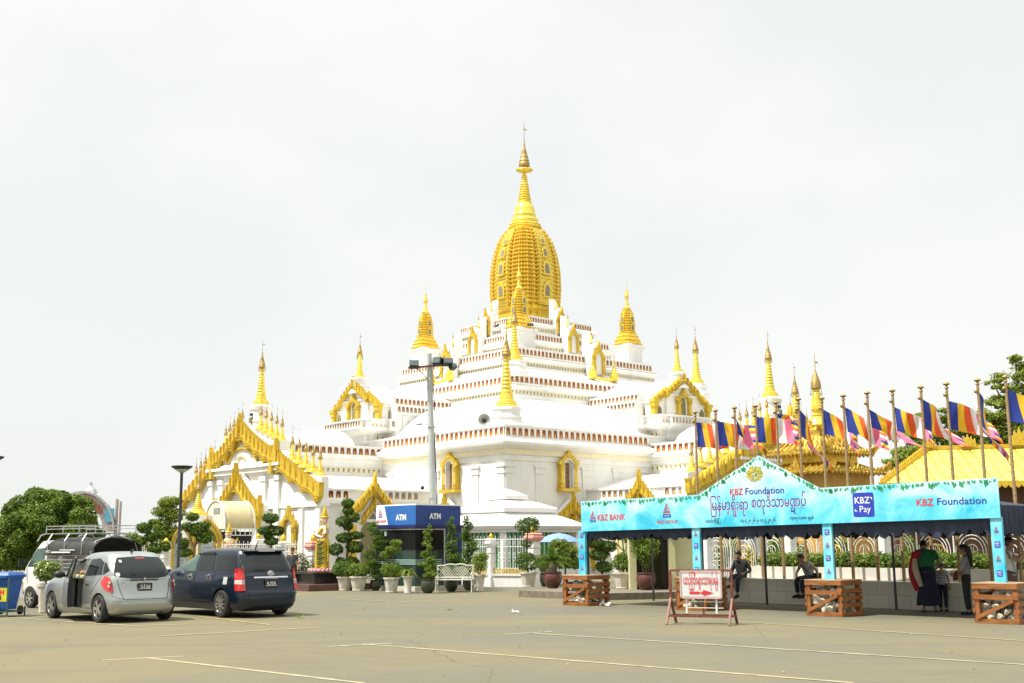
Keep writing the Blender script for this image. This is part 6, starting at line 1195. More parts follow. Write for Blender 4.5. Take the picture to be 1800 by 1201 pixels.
def bush(z0, bl, n, s, m, seed, stems=None, **kw):
    def f(t, h, k):
        B = [(x*k, y*k, h+z*k, a*k, b*k, c*k) for x,y,z,a,b,c in bl]
        if stems:
            q = MB()
            for st in stems: q.tube([(x*k,y*k,h*0.8+z*k) for x,y,z,_ in st],[w*k for *_,w in st],7)
            q.build('trunk', BARK, t, 50)
        leaves('foliage', B, n, s, m, t, seed=seed, **kw)
    return f
# numbers are photo pixels at the plant, scaled to metres there
def dome(w, h, n, m, seed, lift=0, s=0.035): return bush(0, [(0,0,h*0.42+lift,w/2,w/2,h*0.5),(-w*0.22,0,h*0.5+lift,w*0.28,w*0.3,h*0.4),(w*0.22,2,h*0.4+lift,w*0.3,w*0.3,h*0.42)], n, s, m, seed, [[(0,0,0,1.5),(0,0,h*0.4,1)]])
potted(606,1038.5,'oct',25,21,'cement octagonal pot with mid-green bush, leftmost of the pots beside the ATM booth', dome(40,26,1500,[LEAF_M,LEAF_D],1))
potted(630,1039,'oct',27,22,'cement octagonal pot with bright green bush, second left of the ATM booth', dome(32,22,1400,[LEAF_L,LEAF_M],2))
potted(688,1042,'oct',25,23,'cement octagonal pot with leafy bush and tall head in front of the ATM glass', bush(0,[(0,0,11,18,16,12),(2,0,42,13,10,7),(-9,0,34,10,8,6),(6,0,52,10,8,5)],2300,0.035,[LEAF_M,LEAF_L],3,[[(0,0,0,1.5),(2,0,20,1),(3,0,50,0.6)],[(0,0,10,1),(-9,0,32,0.6)]]))
def drac(t, h, k):
    q = MB(); g_ = random.Random(4)
    for i in range(70):
        a, l = g_.uniform(0,2*PI), g_.uniform(12,24)*k; e = g_.uniform(0.5,1.3); b0 = Vector((0,0,h+g_.uniform(0,6)*k)); d = Vector((math.cos(a),math.sin(a),0)); w = 1.6*k; s_ = Vector((-d.y,d.x,0))*w; pts = []
        for j in range(5): f = j/4; pts.append(b0 + d*l*f*math.cos(e)*1.1 + Z_*(l*f*math.sin(e) - 0.9*l*f*f))
        for j in range(4): w0, w1 = (1-abs(j/4-0.4)), (1-abs((j+1)/4-0.4)) if j < 3 else 0.05; q.quad(pts[j]-s_*w0, pts[j]+s_*w0, pts[j+1]+s_*w1, pts[j+1]-s_*w1, i % 2)
    q.build('foliage', [LEAF_Y, LEAF_L], t, fix=False)
potted(717,1043,'urn',18,26,'slim pale urn spilling yellow-green strap leaves before the ATM booth', drac, name='potted_strap_plant')
def cone_blobs(w, h, top, seed):
    g_ = random.Random(seed); B = []
    for i in range(22):
        f = (i+0.5)/22; r = w/2*(1-(1-top)*f); B.append((g_.uniform(-0.55,0.55)*r, g_.uniform(-0.55,0.55)*r, 4+h*f*0.96, r*g_.uniform(0.4,0.75), r*g_.uniform(0.4,0.75), h*g_.uniform(0.04,0.075)))
    return B
cone = lambda w, h, n, m, seed, top=0.35: bush(0, cone_blobs(w, h, top, seed), n, 0.035, m, seed, [[(0,0,0,1.5),(0,0,h*0.5,1),(1,0,h*0.9,0.5)],[(0,0,0,1),(-4,0,h*0.5,0.5)],[(0,0,0,1),(4,0,h*0.5,0.5)]], shell=0.3)
potted(752,1043,'round',24,21,'dark pot with tall narrow leafy shrub at the right edge of the ATM glass', cone(34,78,2600,[LEAF_M,LEAF_L],5), POTG)
potted(793,1040,'round',22,19,'dark pot with tall tapering shrub in front of the navy ATM side panel', cone(42,92,3800,[LEAF_M,LEAF_D],6,0.3), POTG)
potted(824,1038,'round',20,18,'dark pot with tall airy shrub between the ATM booth and the iron railing', cone(42,92,3400,[LEAF_M,LEAF_D],7,0.5), POTG)
potted(843,1040,'urn',20,26,'tapered pale pot with loose light-green shrub at the right end of the bench', bush(0,[(0,0,14,14,12,12),(5,0,26,10,8,8),(-4,0,22,8,8,8)],1300,0.035,[LEAF_L,LEAF_M,LEAF_Y],8,[[(0,0,0,1.2),(3,0,26,0.5)],[(0,0,0,1),(-5,0,20,0.5)]],shell=0.25))
potted(660,1036,'round',18,16,'tall shrub hugging the left side of the ATM booth', cone(44,84,4200,[LEAF_M,LEAF_D],9,0.6), POTG, Y=43.2)
zl = 0.2
potted(929,1037,'oct',28,23,'big octagonal pot on the ledge with ball-topped tree above a round skirt', bush(0,[(0,0,14,20,18,13),(-3,0,22,14,14,8),(-1,0,70,20,18,12),(4,0,76,14,12,8),(-2,0,42,9,8,6)],3600,0.032,[LEAF_D,LEAF_C,LEAF_M],10,[[(0,0,0,1.5),(-2,0,30,1.3),(-1,0,60,1.1),(0,0,72,0.8)]]), Y=40.0, z=zl)
def cycad(t, h, k):
    MB().lathe([(6*k,h*0.8),(7*k,h+6*k),(6*k,h+14*k),(3*k,h+17*k)],12).build('trunk', BARK, t, 40); q = MB(); g_ = random.Random(9)
    for i in range(46):
        a = 2*PI*i/46*5.3+g_.uniform(-.2,.2); e = g_.uniform(0.15,1.35); l = g_.uniform(32,42)*k; d = Vector((math.cos(a),math.sin(a),0)); b0 = Vector((0,0,h+16*k)); pts = [b0 + d*l*f*math.cos(e) + Z_*(l*f*math.sin(e)-0.45*l*f*f) for f in np.linspace(0,1,9)]; q.tube(pts,0.5*k,3); s_ = Vector((-d.y,d.x,0))
        for j in range(1,9):
            for f in (0,0.5):
                p = pts[j-1].lerp(pts[j],f); dd = (pts[j]-pts[j-1]).normalized(); w = 6.5*k*(1-abs(j/8-0.45))
                for s in (-1,1): q.add([p, p+dd*1.1*k, p+s_*s*w+dd*3*k+Z_*0.8*k],[(0,1,2)],(i%2))
    q.build('fronds', [LEAF_M, LEAF_D], t, fix=False)
potted(972,1040,'round',30,25,'glazed dark red pot on the ledge holding a spiky cycad palm', cycad, POTR, 'potted_cycad', Y=38.8, z=zl)
potted(957,1036,'round',15,20,'small dark pot with yellow-green shrub tucked behind the cycad', bush(0,[(0,0,14,12,10,14)],800,0.035,[LEAF_L,LEAF_Y],12,[[(0,0,0,1),(0,0,16,0.5)]]), POTG, Y=40.6, z=zl)
potted(1096,1040,'oct',33,25,'cream octagonal pot with tiered cloud-pruned tree beside the guard house', bush(0,[(0,0,14,21,18,13),(3,0,22,16,14,8),(-12,0,55,9,8,6),(10,0,52,14,12,9),(-4,0,76,14,12,9),(-26,0,82,13,10,7),(-34,0,70,9,8,5),(4,0,62,12,10,8)],3800,0.034,[LEAF_M,LEAF_C,LEAF_L],13,[[(0,0,0,1.6),(2,0,30,1.3),(0,0,56,1),(-4,0,72,0.7)],[(2,0,36,1),(-18,0,58,0.7),(-26,0,80,0.5)],[(2,0,34,0.8),(10,0,50,0.5)]],shell=0.4), Y=38.0, z=zl)
potted(1136,1042,'round',31,26,'round glazed brown pot with wide airy bush before the dark doorway', bush(0,[(0,0,34,24,20,16),(-10,0,46,13,12,10),(10,0,44,14,12,10),(0,0,18,10,9,12)],2300,0.034,[LEAF_M,LEAF_L],14,[[(-2,0,0,1),(-8,0,30,0.6),(-12,0,46,0.3)],[(0,0,0,1),(0,0,40,0.6)],[(2,0,0,1),(9,0,28,0.6),(12,0,44,0.3)]],shell=0.2), POTR, Y=37.0, z=zl)
potted(78,1078,'oct',24,44,'tall cement planter with pale variegated bush at the nose of the silver hatchback', bush(0,[(0,0,18,20,18,14),(-6,0,26,14,12,10),(12,0,24,12,10,9)],1900,0.038,[LEAF_L,LEAF_M,mat('pale_petal',(0.60,0.60,0.42),0.6)],15,[[(0,0,0,1.5),(0,0,16,1)]],extra=[0.5,0.25,0.25]))
# cloud-pruned trees and loose trees in the middle ground
def cloud_tree(px, pbase, Y, label, bl, trunk, n, seed, m=(LEAF_C, LEAF_D, LEAF_M), s=0.045, name='cloud_pruned_tree', grp=None, shell=0.6):
    p = P(px, pbase, Y); k = Y/FPX; t = thing(name, label, 'tree', (p.x, Y, 0), 0, grp); h0 = p.z
    q = MB()
    for st in trunk: q.tube([(x*k,y*k,max(0,h0+z*k)) for x,y,z,_ in st],[w*k for *_,w in st],8)
    q.build('trunk', BARK, t, 50); leaves('crown', [(x*k,y*k,h0+z*k,a*k,b*k,c*k) for x,y,z,a,b,c in bl], n, s, list(m), t, seed=seed, shell=shell); return t
cloud_tree(610,1020,44.2,'tall cloud-pruned tree with stacked dark pads between the praying statue and the ATM booth',
  [(-1,0,132,12,11,8),(0,0,119,11,10,8),(-8,0,100,14,13,10),(8,0,107,14,12,9),(0,0,92,10,10,7),(-6,0,72,15,13,9),(14,0,76,15,12,7),(-20,0,52,13,11,11),(12,0,56,16,12,11),(-12,0,30,10,8,10),(8,0,30,14,10,10),(-16,0,12,16,10,8)],
  [[(0,0,-30,3),(-2,0,10,2.6),(0,0,50,2.2),(2,0,90,1.6),(0,0,130,0.8)],[(-2,0,10,1.6),(-14,0,30,1.2),(-20,0,50,0.8)],[(0,0,30,1.4),(10,0,50,0.9)],[(0,0,60,1.2),(12,0,74,0.7)]], 7500, 21, s=0.04)
cloud_tree(477,960,47.5,'small cloud-pruned tree with three flat pads above the dark van roof',
  [(-3,0,48,15,13,9),(-12,0,26,13,12,8),(9,0,26,14,12,9),(0,0,30,10,8,6),(0,0,8,14,10,7),(-6,0,18,9,8,6)],[[(0,0,-30,2.2),(0,0,10,1.8),(-1,0,30,1.5),(-2,0,46,1)],[(0,0,8,1.2),(9,0,24,0.8)],[(0,0,8,1.2),(-10,0,24,0.8)]],4200,22,s=0.04)
cloud_tree(345,965,44.5,'loose bonsai-shaped tree growing in front of the scalloped gold gateway',
  [(-9,0,55,12,10,8),(-16,0,38,13,10,8),(2,0,32,18,12,13),(14,0,20,16,12,12),(-22,0,10,10,9,10),(12,0,40,12,9,8),(-20,0,-6,14,9,8)],[[(-4,0,-40,2.4),(-4,0,0,2),(2,0,20,1.5),(4,0,34,0.9)],[(-4,0,0,1.4),(-14,0,30,0.8),(-10,0,52,0.5)],[(-2,0,6,1.3),(14,0,20,0.8)]],4200,23,(LEAF_M,LEAF_D,LEAF_L),0.05,shell=0.45,name='bonsai_tree')
cloud_tree(268,975,47,'pruned garden tree with separate green pads behind the pickup canopy',
  [(-16,0,46,14,12,10),(-4,0,30,13,11,9),(10,0,34,12,10,8),(4,0,10,15,11,10),(-22,0,22,10,9,8),(22,0,14,9,8,9),(-2,0,56,8,7,5)],[[(0,0,-40,2.4),(0,0,0,2),(-4,0,28,1.4),(-14,0,44,0.9)],[(0,0,0,1.4),(10,0,32,0.8)],[(0,0,-6,1.2),(18,0,12,0.8)]],4500,24,(LEAF_M,LEAF_D,LEAF_L),0.045,shell=0.5,name='pruned_tree')
cloud_tree(297,975,62,'taller light-green feathery tree left of the slim black street lamp',
  [(-4,0,90,20,16,11),(-10,0,74,24,18,12),(10,0,66,22,16,13),(-14,0,50,22,16,14),(6,0,36,24,16,16),(-8,0,16,24,16,18),(12,0,92,9,8,6)],[[(0,0,-50,2.6),(0,0,20,2),(-4,0,60,1.4),(-4,0,88,0.8)],[(0,0,20,1.2),(12,0,60,0.7)],[(0,0,30,1.2),(-14,0,56,0.7)]],6500,25,(LEAF_L,LEAF_M,LEAF_Y),0.07,name='feathery_tree',shell=0.2)
cloud_tree(225,970,58,'low bright shrubby tree behind the pickup roof rack',
  [(-14,0,14,16,12,10),(6,0,20,18,12,14),(22,0,12,14,10,12),(0,0,-4,26,14,10)],[[(0,0,-50,2.2),(0,0,6,1.5)],[(0,0,-10,1),(12,0,14,0.6)]],3600,26,(LEAF_L,LEAF_M,LEAF_Y),0.06,name='shrubby_tree',shell=0.3)
cloud_tree(1062,1015,44,'dark cloud-pruned tree left of the wrapped banner post by the guard house',
  [(-26,0,74,13,11,9),(-6,0,76,14,11,9),(14,0,72,14,12,9),(-14,0,58,16,12,10),(8,0,52,16,12,10),(-8,0,38,18,12,10),(-18,0,88,8,7,5),(0,0,18,16,10,10)],[[(0,0,-30,2.4),(-4,0,10,2),(-6,0,40,1.5),(-8,0,70,0.8)],[(-4,0,20,1.3),(8,0,48,0.8)],[(-4,0,30,1.2),(-22,0,70,0.7)]],6000,27,s=0.04)
cloud_tree(1000,1010,46,'yellow-green leafy tree behind the cycad palm',
  [(-16,0,50,18,14,12),(0,0,40,18,14,14),(-10,0,24,20,14,14),(10,0,20,14,12,12)],[[(-6,0,-30,2.2),(-6,0,10,1.6),(-10,0,40,0.9)]],3800,28,(LEAF_L,LEAF_M,LEAF_Y),0.045,name='leafy_tree',shell=0.4)
cloud_tree(1300,1000,44,'palm-like yellow shrubs seen through the tents behind the ornate fence',
  [(-30,0,20,14,10,22),(-8,0,30,12,10,20),(20,0,16,14,10,18),(60,0,30,10,10,26),(110,0,22,12,10,20)],[[(0,0,-40,2),(0,0,20,1)]],3200,29,(LEAF_Y,LEAF_L,LEAF_M),0.06,name='yellow_shrub',shell=0.2)
cloud_tree(1386,1000,42,'dark green tree seen through the tents behind the middle of the ornate fence',
  [(0,0,40,18,14,22),(-6,0,20,18,14,18),(8,0,60,12,10,12)],[[(0,0,-40,3),(0,0,30,2)]],3600,30,(LEAF_M,LEAF_D),0.05,name='garden_tree',shell=0.4)
cloud_tree(1478,1000,43,'yellowish garden tree seen through the tents right of the second banner post',
  [(0,0,36,16,12,18),(10,0,20,16,12,14)],[[(0,0,-40,3),(0,0,30,2)]],2200,31,(LEAF_Y,LEAF_L),0.05,name='garden_tree',shell=0.3)
cloud_tree(1602,1000,40,'slender golden-leaved tree seen through the tents near the standing people',
  [(0,0,40,8,8,18),(-10,0,24,8,8,14)],[[(0,0,-40,2),(0,0,40,1)]],1300,32,(LEAF_Y,LEAF_L),0.045,name='garden_tree',shell=0.3)
cloud_tree(520,1000,45.5,'flowering oleander shrub behind the dark van, next to the praying statue',
  [(-16,0,6,18,14,16),(4,0,10,18,14,20),(24,0,0,16,12,16),(-2,0,-14,26,14,14),(18,0,-16,20,12,12)],[[(0,0,-40,2),(0,0,0,1)]],4200,33,(LEAF_D,LEAF_M,mat('oleander_petal',(0.66,0.55,0.50),0.6)),0.04,name='flowering_shrub',shell=0.4)
# big round tree at the left
def big_tree(px, py, Y, label, bl, trunk, n, s, seed, m, name, shell=0.55, up=0.45):
    p = P(px, py, Y); k = Y/FPX; t = thing(name, label, 'tree', (p.x,Y,0)); q = MB()
    for st in trunk: q.tube([(x*k,y*k,max(-0.1,p.z+z*k)) for x,y,z,_ in st],[w*k for *_,w in st],9)
    q.build('trunk', BARK, t, 50); leaves('crown', [(x*k,y*k,p.z+z*k,a*k,b*k,c*k) for x,y,z,a,b,c in bl], n, s, list(m), t, seed=seed, shell=shell, up=up); return t
g_ = random.Random(12); B = [(0,0,0,70,60,62),(-40,-10,-14,50,45,48),(38,10,-4,46,40,40),(0,-10,30,46,40,32),(60,0,2,28,28,30),(-66,0,-30,40,36,38),(20,-25,-30,50,36,34),(-30,-30,-36,46,34,30)]
for i in range(46):
    a, e = g_.uniform(0,2*PI), g_.uniform(-0.5,1.3); rx = 78*math.cos(e); B.append((rx*math.cos(a), -abs(rx*math.sin(a))*0.8 if i % 3 else rx*math.sin(a)*0.8, 66*math.sin(e)-4, g_.uniform(14,24), g_.uniform(12,20), g_.uniform(11,18)))
big_tree(84,934,47,'dense round dark-green mango-like tree behind the waste bin', B, [[(2,0,-90,6),(0,0,-60,5),(-4,0,-20,4),(0,0,20,2)],[(0,0,-66,4),(30,0,-30,3),(44,0,0,1.5)],[(0,0,-60,4),(-34,0,-30,3),(-50,0,-6,1.5)],[(2,-4,-72,3),(20,-6,-50,2)]], 72000, 0.060, 40, (LEAF_D,LEAF_M,LEAF_L), 'round_tree', shell=0.72, up=0.5)
def feathery(px, py, Y, label, seed, n, arms, s=0.10, m=(LEAF_L,LEAF_L,LEAF_Y)):
    n = int(n*1.15)
    g_ = random.Random(seed); bl = []; tr = [[(0,0,-140,7),(0,0,-60,5),(-4,0,-10,4),(0,0,30,2)]]
    for (x, z, w, h) in arms:
        tr.append([(0,0,-50,3),(x*0.5,g_.uniform(-10,10),-20+z*0.4,2),(x,0,z,1)])
        for k in range(9): bl.append((x+g_.uniform(-w,w)*1.1,g_.uniform(-14,14),z+g_.uniform(-h,h)*0.8,w*g_.uniform(0.35,0.75),16,h*g_.uniform(0.25,0.6)))
    return big_tree(px,py,Y,label,bl,tr,n,s,seed,m,'feathery_tree',shell=0.02,up=0.6)
feathery(1800,720,68,'tall rain tree with airy crown at the right edge behind the gilded hall',41,15000,[(-60,-20,26,20),(-40,20,24,18),(-10,46,26,20),(20,0,40,30),(-20,-10,34,26),(30,60,30,24),(-74,-56,26,20),(-30,-50,36,22),(10,-60,40,26),(-8,92,12,9),(-50,46,14,9)])
feathery(1660,780,74,'lower airy tree rising behind the middle of the gilded hall roof',42,9500,[(-30,20,24,14),(0,10,26,16),(30,24,24,16),(-60,12,26,16),(-12,-20,34,14),(-30,44,20,12),(20,50,22,12),(40,-10,26,16),(-4,44,18,9),(60,30,24,16),(80,6,26,18)])
feathery(1596,808,70,'thin light-green tree at the left end of the gilded hall roof',43,4200,[(-10,14,20,14),(18,30,20,14),(-22,-6,16,10),(34,14,20,14),(6,-12,24,12)])
# ground planting along the fence
hb = leaves('shrub_border', [(-12.5+0.5*i, 46.9+0.55*abs(math.sin(i*1.3))+ (0.2*i if i < 8 else 1.4), 0.45, 0.42, 0.3, 0.45) for i in range(8)], 3600, 0.05, [LEAF_M,LEAF_D,LEAF_L], None, 0.4, seed=51); tag(hb, 'low green shrubs filling the bed along the railing behind the cars', 'shrubs', kind='stuff')
# ================================================================== vehicles
def paint(name, col, metal, rough, coat=1.0, var=0.03):
    m = mat(name, col, rough, metal, var, 2.5, coat=coat); m.node_tree.nodes['Principled BSDF'].inputs['Coat Roughness'].default_value = 0.04; return m
SILV = paint('silver_paint', (0.40,0.42,0.40), 0.75, 0.30, 0.6); NAVYP = paint('midnight_blue_paint', (0.003,0.009,0.024), 0.12, 0.25, 0.3); WHP = paint('white_car_paint', (0.72,0.72,0.70), 0.0, 0.35)
TINT = mat('tinted_glass', (0.012,0.016,0.016), 0.09, var=0.05, spec=0.35); TINT2 = mat('green_tint_glass', (0.07,0.12,0.10), 0.08, var=0.3, scale=1.5, spec=0.5)
PLAS = mat('black_trim', (0.015,0.015,0.016), 0.5); TAIL = mat('tail_lamp_red', (0.55,0.012,0.01), 0.12, coat=1.0); TAILW = mat('tail_lamp_clear', (0.62,0.55,0.50), 0.12, coat=1.0); CHROME = mat('chrome', (0.8,0.8,0.8), 0.12, 1.0, 0.02)
ALLOY = mat('alloy_wheel', (0.55,0.53,0.48), 0.35, 0.8, 0.1); DARKIN = mat('car_interior', (0.02,0.02,0.022), 0.8); SEAM = mat('panel_gap', (0.012,0.012,0.012), 0.7); PLATE = mat('number_plate', (0.02,0.02,0.02), 0.4); REDL = TAIL
class Body:
    # x forward (rear at 0), y left positive, z up; w, xr, xf are tables against z
    def __init__(s, z, w, xr, xf, n=6.0): s.z, s.w, s.xr, s.xf, s.n = z, w, xr, xf, n
    def W(s, z): return float(np.interp(z, s.z, s.w))
    def XR(s, z): return float(np.interp(z, s.z, s.xr))
    def XF(s, z): return float(np.interp(z, s.z, s.xf))
    def side(s, x, z): # half width at x, z
        a, b = s.XR(z), s.XF(z); c, h = (a+b)/2, (b-a)/2; u = min(0.9999, abs((x-c)/h)); return s.W(z)*(1-u**s.n)**(1/s.n)
    def rear(s, y, z):
        a, b = s.XR(z), s.XF(z); c, h = (a+b)/2, (b-a)/2; u = min(0.9999, abs(y)/s.W(z)); return c - h*(1-u**s.n)**(1/s.n)
    def mesh(s, zs, N=72, crown=None, roof=None):
        m = MB(); V = []
        for z in zs:
            a, b, w = s.XR(z), s.XF(z), s.W(z); c, h = (a+b)/2, (b-a)/2
            for k in range(N):
                t = 2*PI*k/N; ct, st = math.cos(t), math.sin(t); r = (abs(ct)**s.n + abs(st)**s.n)**(-1/s.n); V.append((c+h*ct*r, w*st*r, z))
        F = [(i*N+k, i*N+(k+1)%N, (i+1)*N+(k+1)%N, (i+1)*N+k) for i in range(len(zs)-1) for k in range(N)]
        F.append(tuple(range(N))[::-1]); top = (len(zs)-1)*N
        # close the top with shrinking crowned rings
        z = zs[-1]; a, b, w = s.XR(z), s.XF(z), s.W(z); c, h = (a+b)/2, (b-a)/2; prev = top
        for q, dz in ((0.85,(crown or 0.03)*0.45),(0.6,(crown or 0.03)*0.8),(0.3,(crown or 0.03)*0.97)):
            k0 = len(V)
            for k in range(N): x, y, _ = V[top+k]; V.append((c+(x-c)*q, y*q, z+dz))
            F += [(prev+k, prev+(k+1)%N, k0+(k+1)%N, k0+k) for k in range(N)]; prev = k0
        V.append((c,0,z+(crown or 0.03))); F += [(prev+k, prev+(k+1)%N, len(V)-1) for k in range(N)]
        m.add(V, F); return m
def cdt_panel(poly, fn, step=0.09):
    # fill a 2D outline with points and lift them with fn(u, v)
    P2 = [Vector(p) for p in poly]; dense = []
    for a, b in zip(P2, P2[1:]+P2[:1]):
        n = max(1, int((b-a).length/step)); dense += [a.lerp(b, i/n) for i in range(n)]
    xs = [p.x for p in dense]; ys = [p.y for p in dense]; n0 = len(dense); inner = []
    def inside(q):
        c = False
        for i in range(n0):
            a, b = dense[i], dense[i-1]
            if (a.y > q.y) != (b.y > q.y) and q.x < (b.x-a.x)*(q.y-a.y)/(b.y-a.y)+a.x: c = not c
        return c
    for x in np.arange(min(xs)+step/2, max(xs), step):
        for y in np.arange(min(ys)+step/2, max(ys), step):
            q = Vector((x,y))
            if inside(q) and min((q-p).length for p in dense) > step*0.3: inner.append(q)
    r = geometry.delaunay_2d_cdt(dense+inner, [], [list(range(n0))], 1, 1e-5); m = MB(); m.add([fn(p.x,p.y) for p in r[0]], [tuple(f) for f in r[2]]); return m
def side_panel(name, body, poly, m, par, sgn=1, off=0.006, step=0.09):
    return cdt_panel(poly, lambda x, z: (x, sgn*(body.side(x,z)+off), z), step).build(name, m, par, 40)
def rear_panel(name, body, poly, m, par, off=0.006, step=0.09):
    return cdt_panel(poly, lambda y, z: (body.rear(y,z)-off, y, z), step).build(name, m, par, 40)
def seam(mb, pts, fn, w=0.012):
    pts = [Vector(p) for p in pts]; q = []
    for a, b in zip(pts, pts[1:]): n = max(1, int((b-a).length/0.06)); q += [a.lerp(b, i/n) for i in range(n)]
    q.append(pts[-1]); q = [Vector(fn(p.x,p.y)) for p in q]; mb.tube(q, w/2, 4)
def cut_arches(o, wheels, r, halfw):
    for (x, z) in wheels:
        for s in (-1, 1):
            m = MB(); m.tube([(x, s*halfw*0.62, z), (x, s*halfw*1.3, z)], r, 40); c = m.build('cutter', SEAM, None); md = o.modifiers.new('b','BOOLEAN'); md.operation = 'DIFFERENCE'; md.object = c; md.solver = 'EXACT'
            c.parent = None; c.matrix_world = Matrix.Identity(4)
def apply_mods(o, smooth=38):
    par = o.parent; o.parent = None; mw = o.matrix_world.copy(); o.matrix_world = Matrix.Identity(4); bpy.context.view_layer.update(); dg = bpy.context.evaluated_depsgraph_get(); me = bpy.data.meshes.new_from_object(o.evaluated_get(dg)); cs = [m.object for m in o.modifiers if m.type == 'BOOLEAN']
    o.modifiers.clear(); me.name = o.name; o.data = me; me.polygons.foreach_set('use_smooth',[True]*len(me.polygons)); me.set_sharp_from_angle(angle=R(smooth)); o.parent = par
    for c in cs: bpy.data.objects.remove(c)
def wheel(par, x, y, r, w, sp, sgn=1, twin=True):
    t = thing('wheel', None, None, (x, y, r)); t.parent = par
    m = MB(); pr = [(r*0.66,-w/2),(r*0.92,-w/2),(r*0.99,-w*0.36),(r,-w*0.2),(r,w*0.2),(r*0.99,w*0.36),(r*0.92,w/2),(r*0.66,w/2),(r*0.64,w*0.3),(r*0.64,-w*0.3)]
    m.lathe(pr+[pr[0]], 36, caps=False); o = m.build('tyre', RUBBER, t, 40); o.rotation_euler = (PI/2,0,0)
    m = MB(); m.lathe([(r*0.66,-w*0.46),(r*0.62,-w*0.40),(r*0.62,w*0.2),(r*0.1,w*0.2)],32,mi=0,caps=False); m.lathe([(0.01,-w*0.2),(r*0.62,-w*0.18)],24,mi=1,caps=False)
    for k in range(sp):
        a = 2*PI*k/sp
        for d in ((-0.13,0.13) if twin else (0,)):
            p0 = (r*0.12*math.cos(a+d*1.5), r*0.12*math.sin(a+d*1.5), -w*0.40); p1 = (r*0.63*math.cos(a+d), r*0.63*math.sin(a+d), -w*0.43); m.bar(p0, p1, r*(0.09 if twin else 0.11), 0.03, 0, up=(0,0,1))
    m.lathe([(0.01,-w*0.47),(r*0.16,-w*0.46),(r*0.18,-w*0.36)],16,mi=0,caps=False); o = m.build('rim', [ALLOY, DARKIN], t, 40); o.rotation_euler = (PI/2,0,0) if sgn > 0 else (-PI/2,0,0)
    o.rotation_euler = (PI/2,0,0) if sgn > 0 else (-PI/2,0,0); return t
def plate(par, body, y, z, w, h, txt):
    x = body.rear(y,z)-0.02; m = MB(); m.box((x,y,z),(0.012,w,h)); o = m.build('number_plate', PLATE, par); q = MB(); fr = (Vector((x-0.008,y,z-h*0.26)), -Y_, Z_, -X_)
    text_on(q, txt, h*0.80, fr, (0,0), 0.001, 0, 0.002, sx=min(1,w/(h*0.8*len(txt)*0.62))); 
    for (a, b) in (((-w/2,-h*0.24),(w/2,-h*0.24)),((-w/2,h*0.74),(w/2,h*0.74))): q.bar(Vector((x-0.007,y+a[0],z+a[1]+0.0)),Vector((x-0.007,y+b[0],z+b[1]+0.0)),0.004,0.006)
    q.build('plate_numbers', SWHITE, o, fix=False)
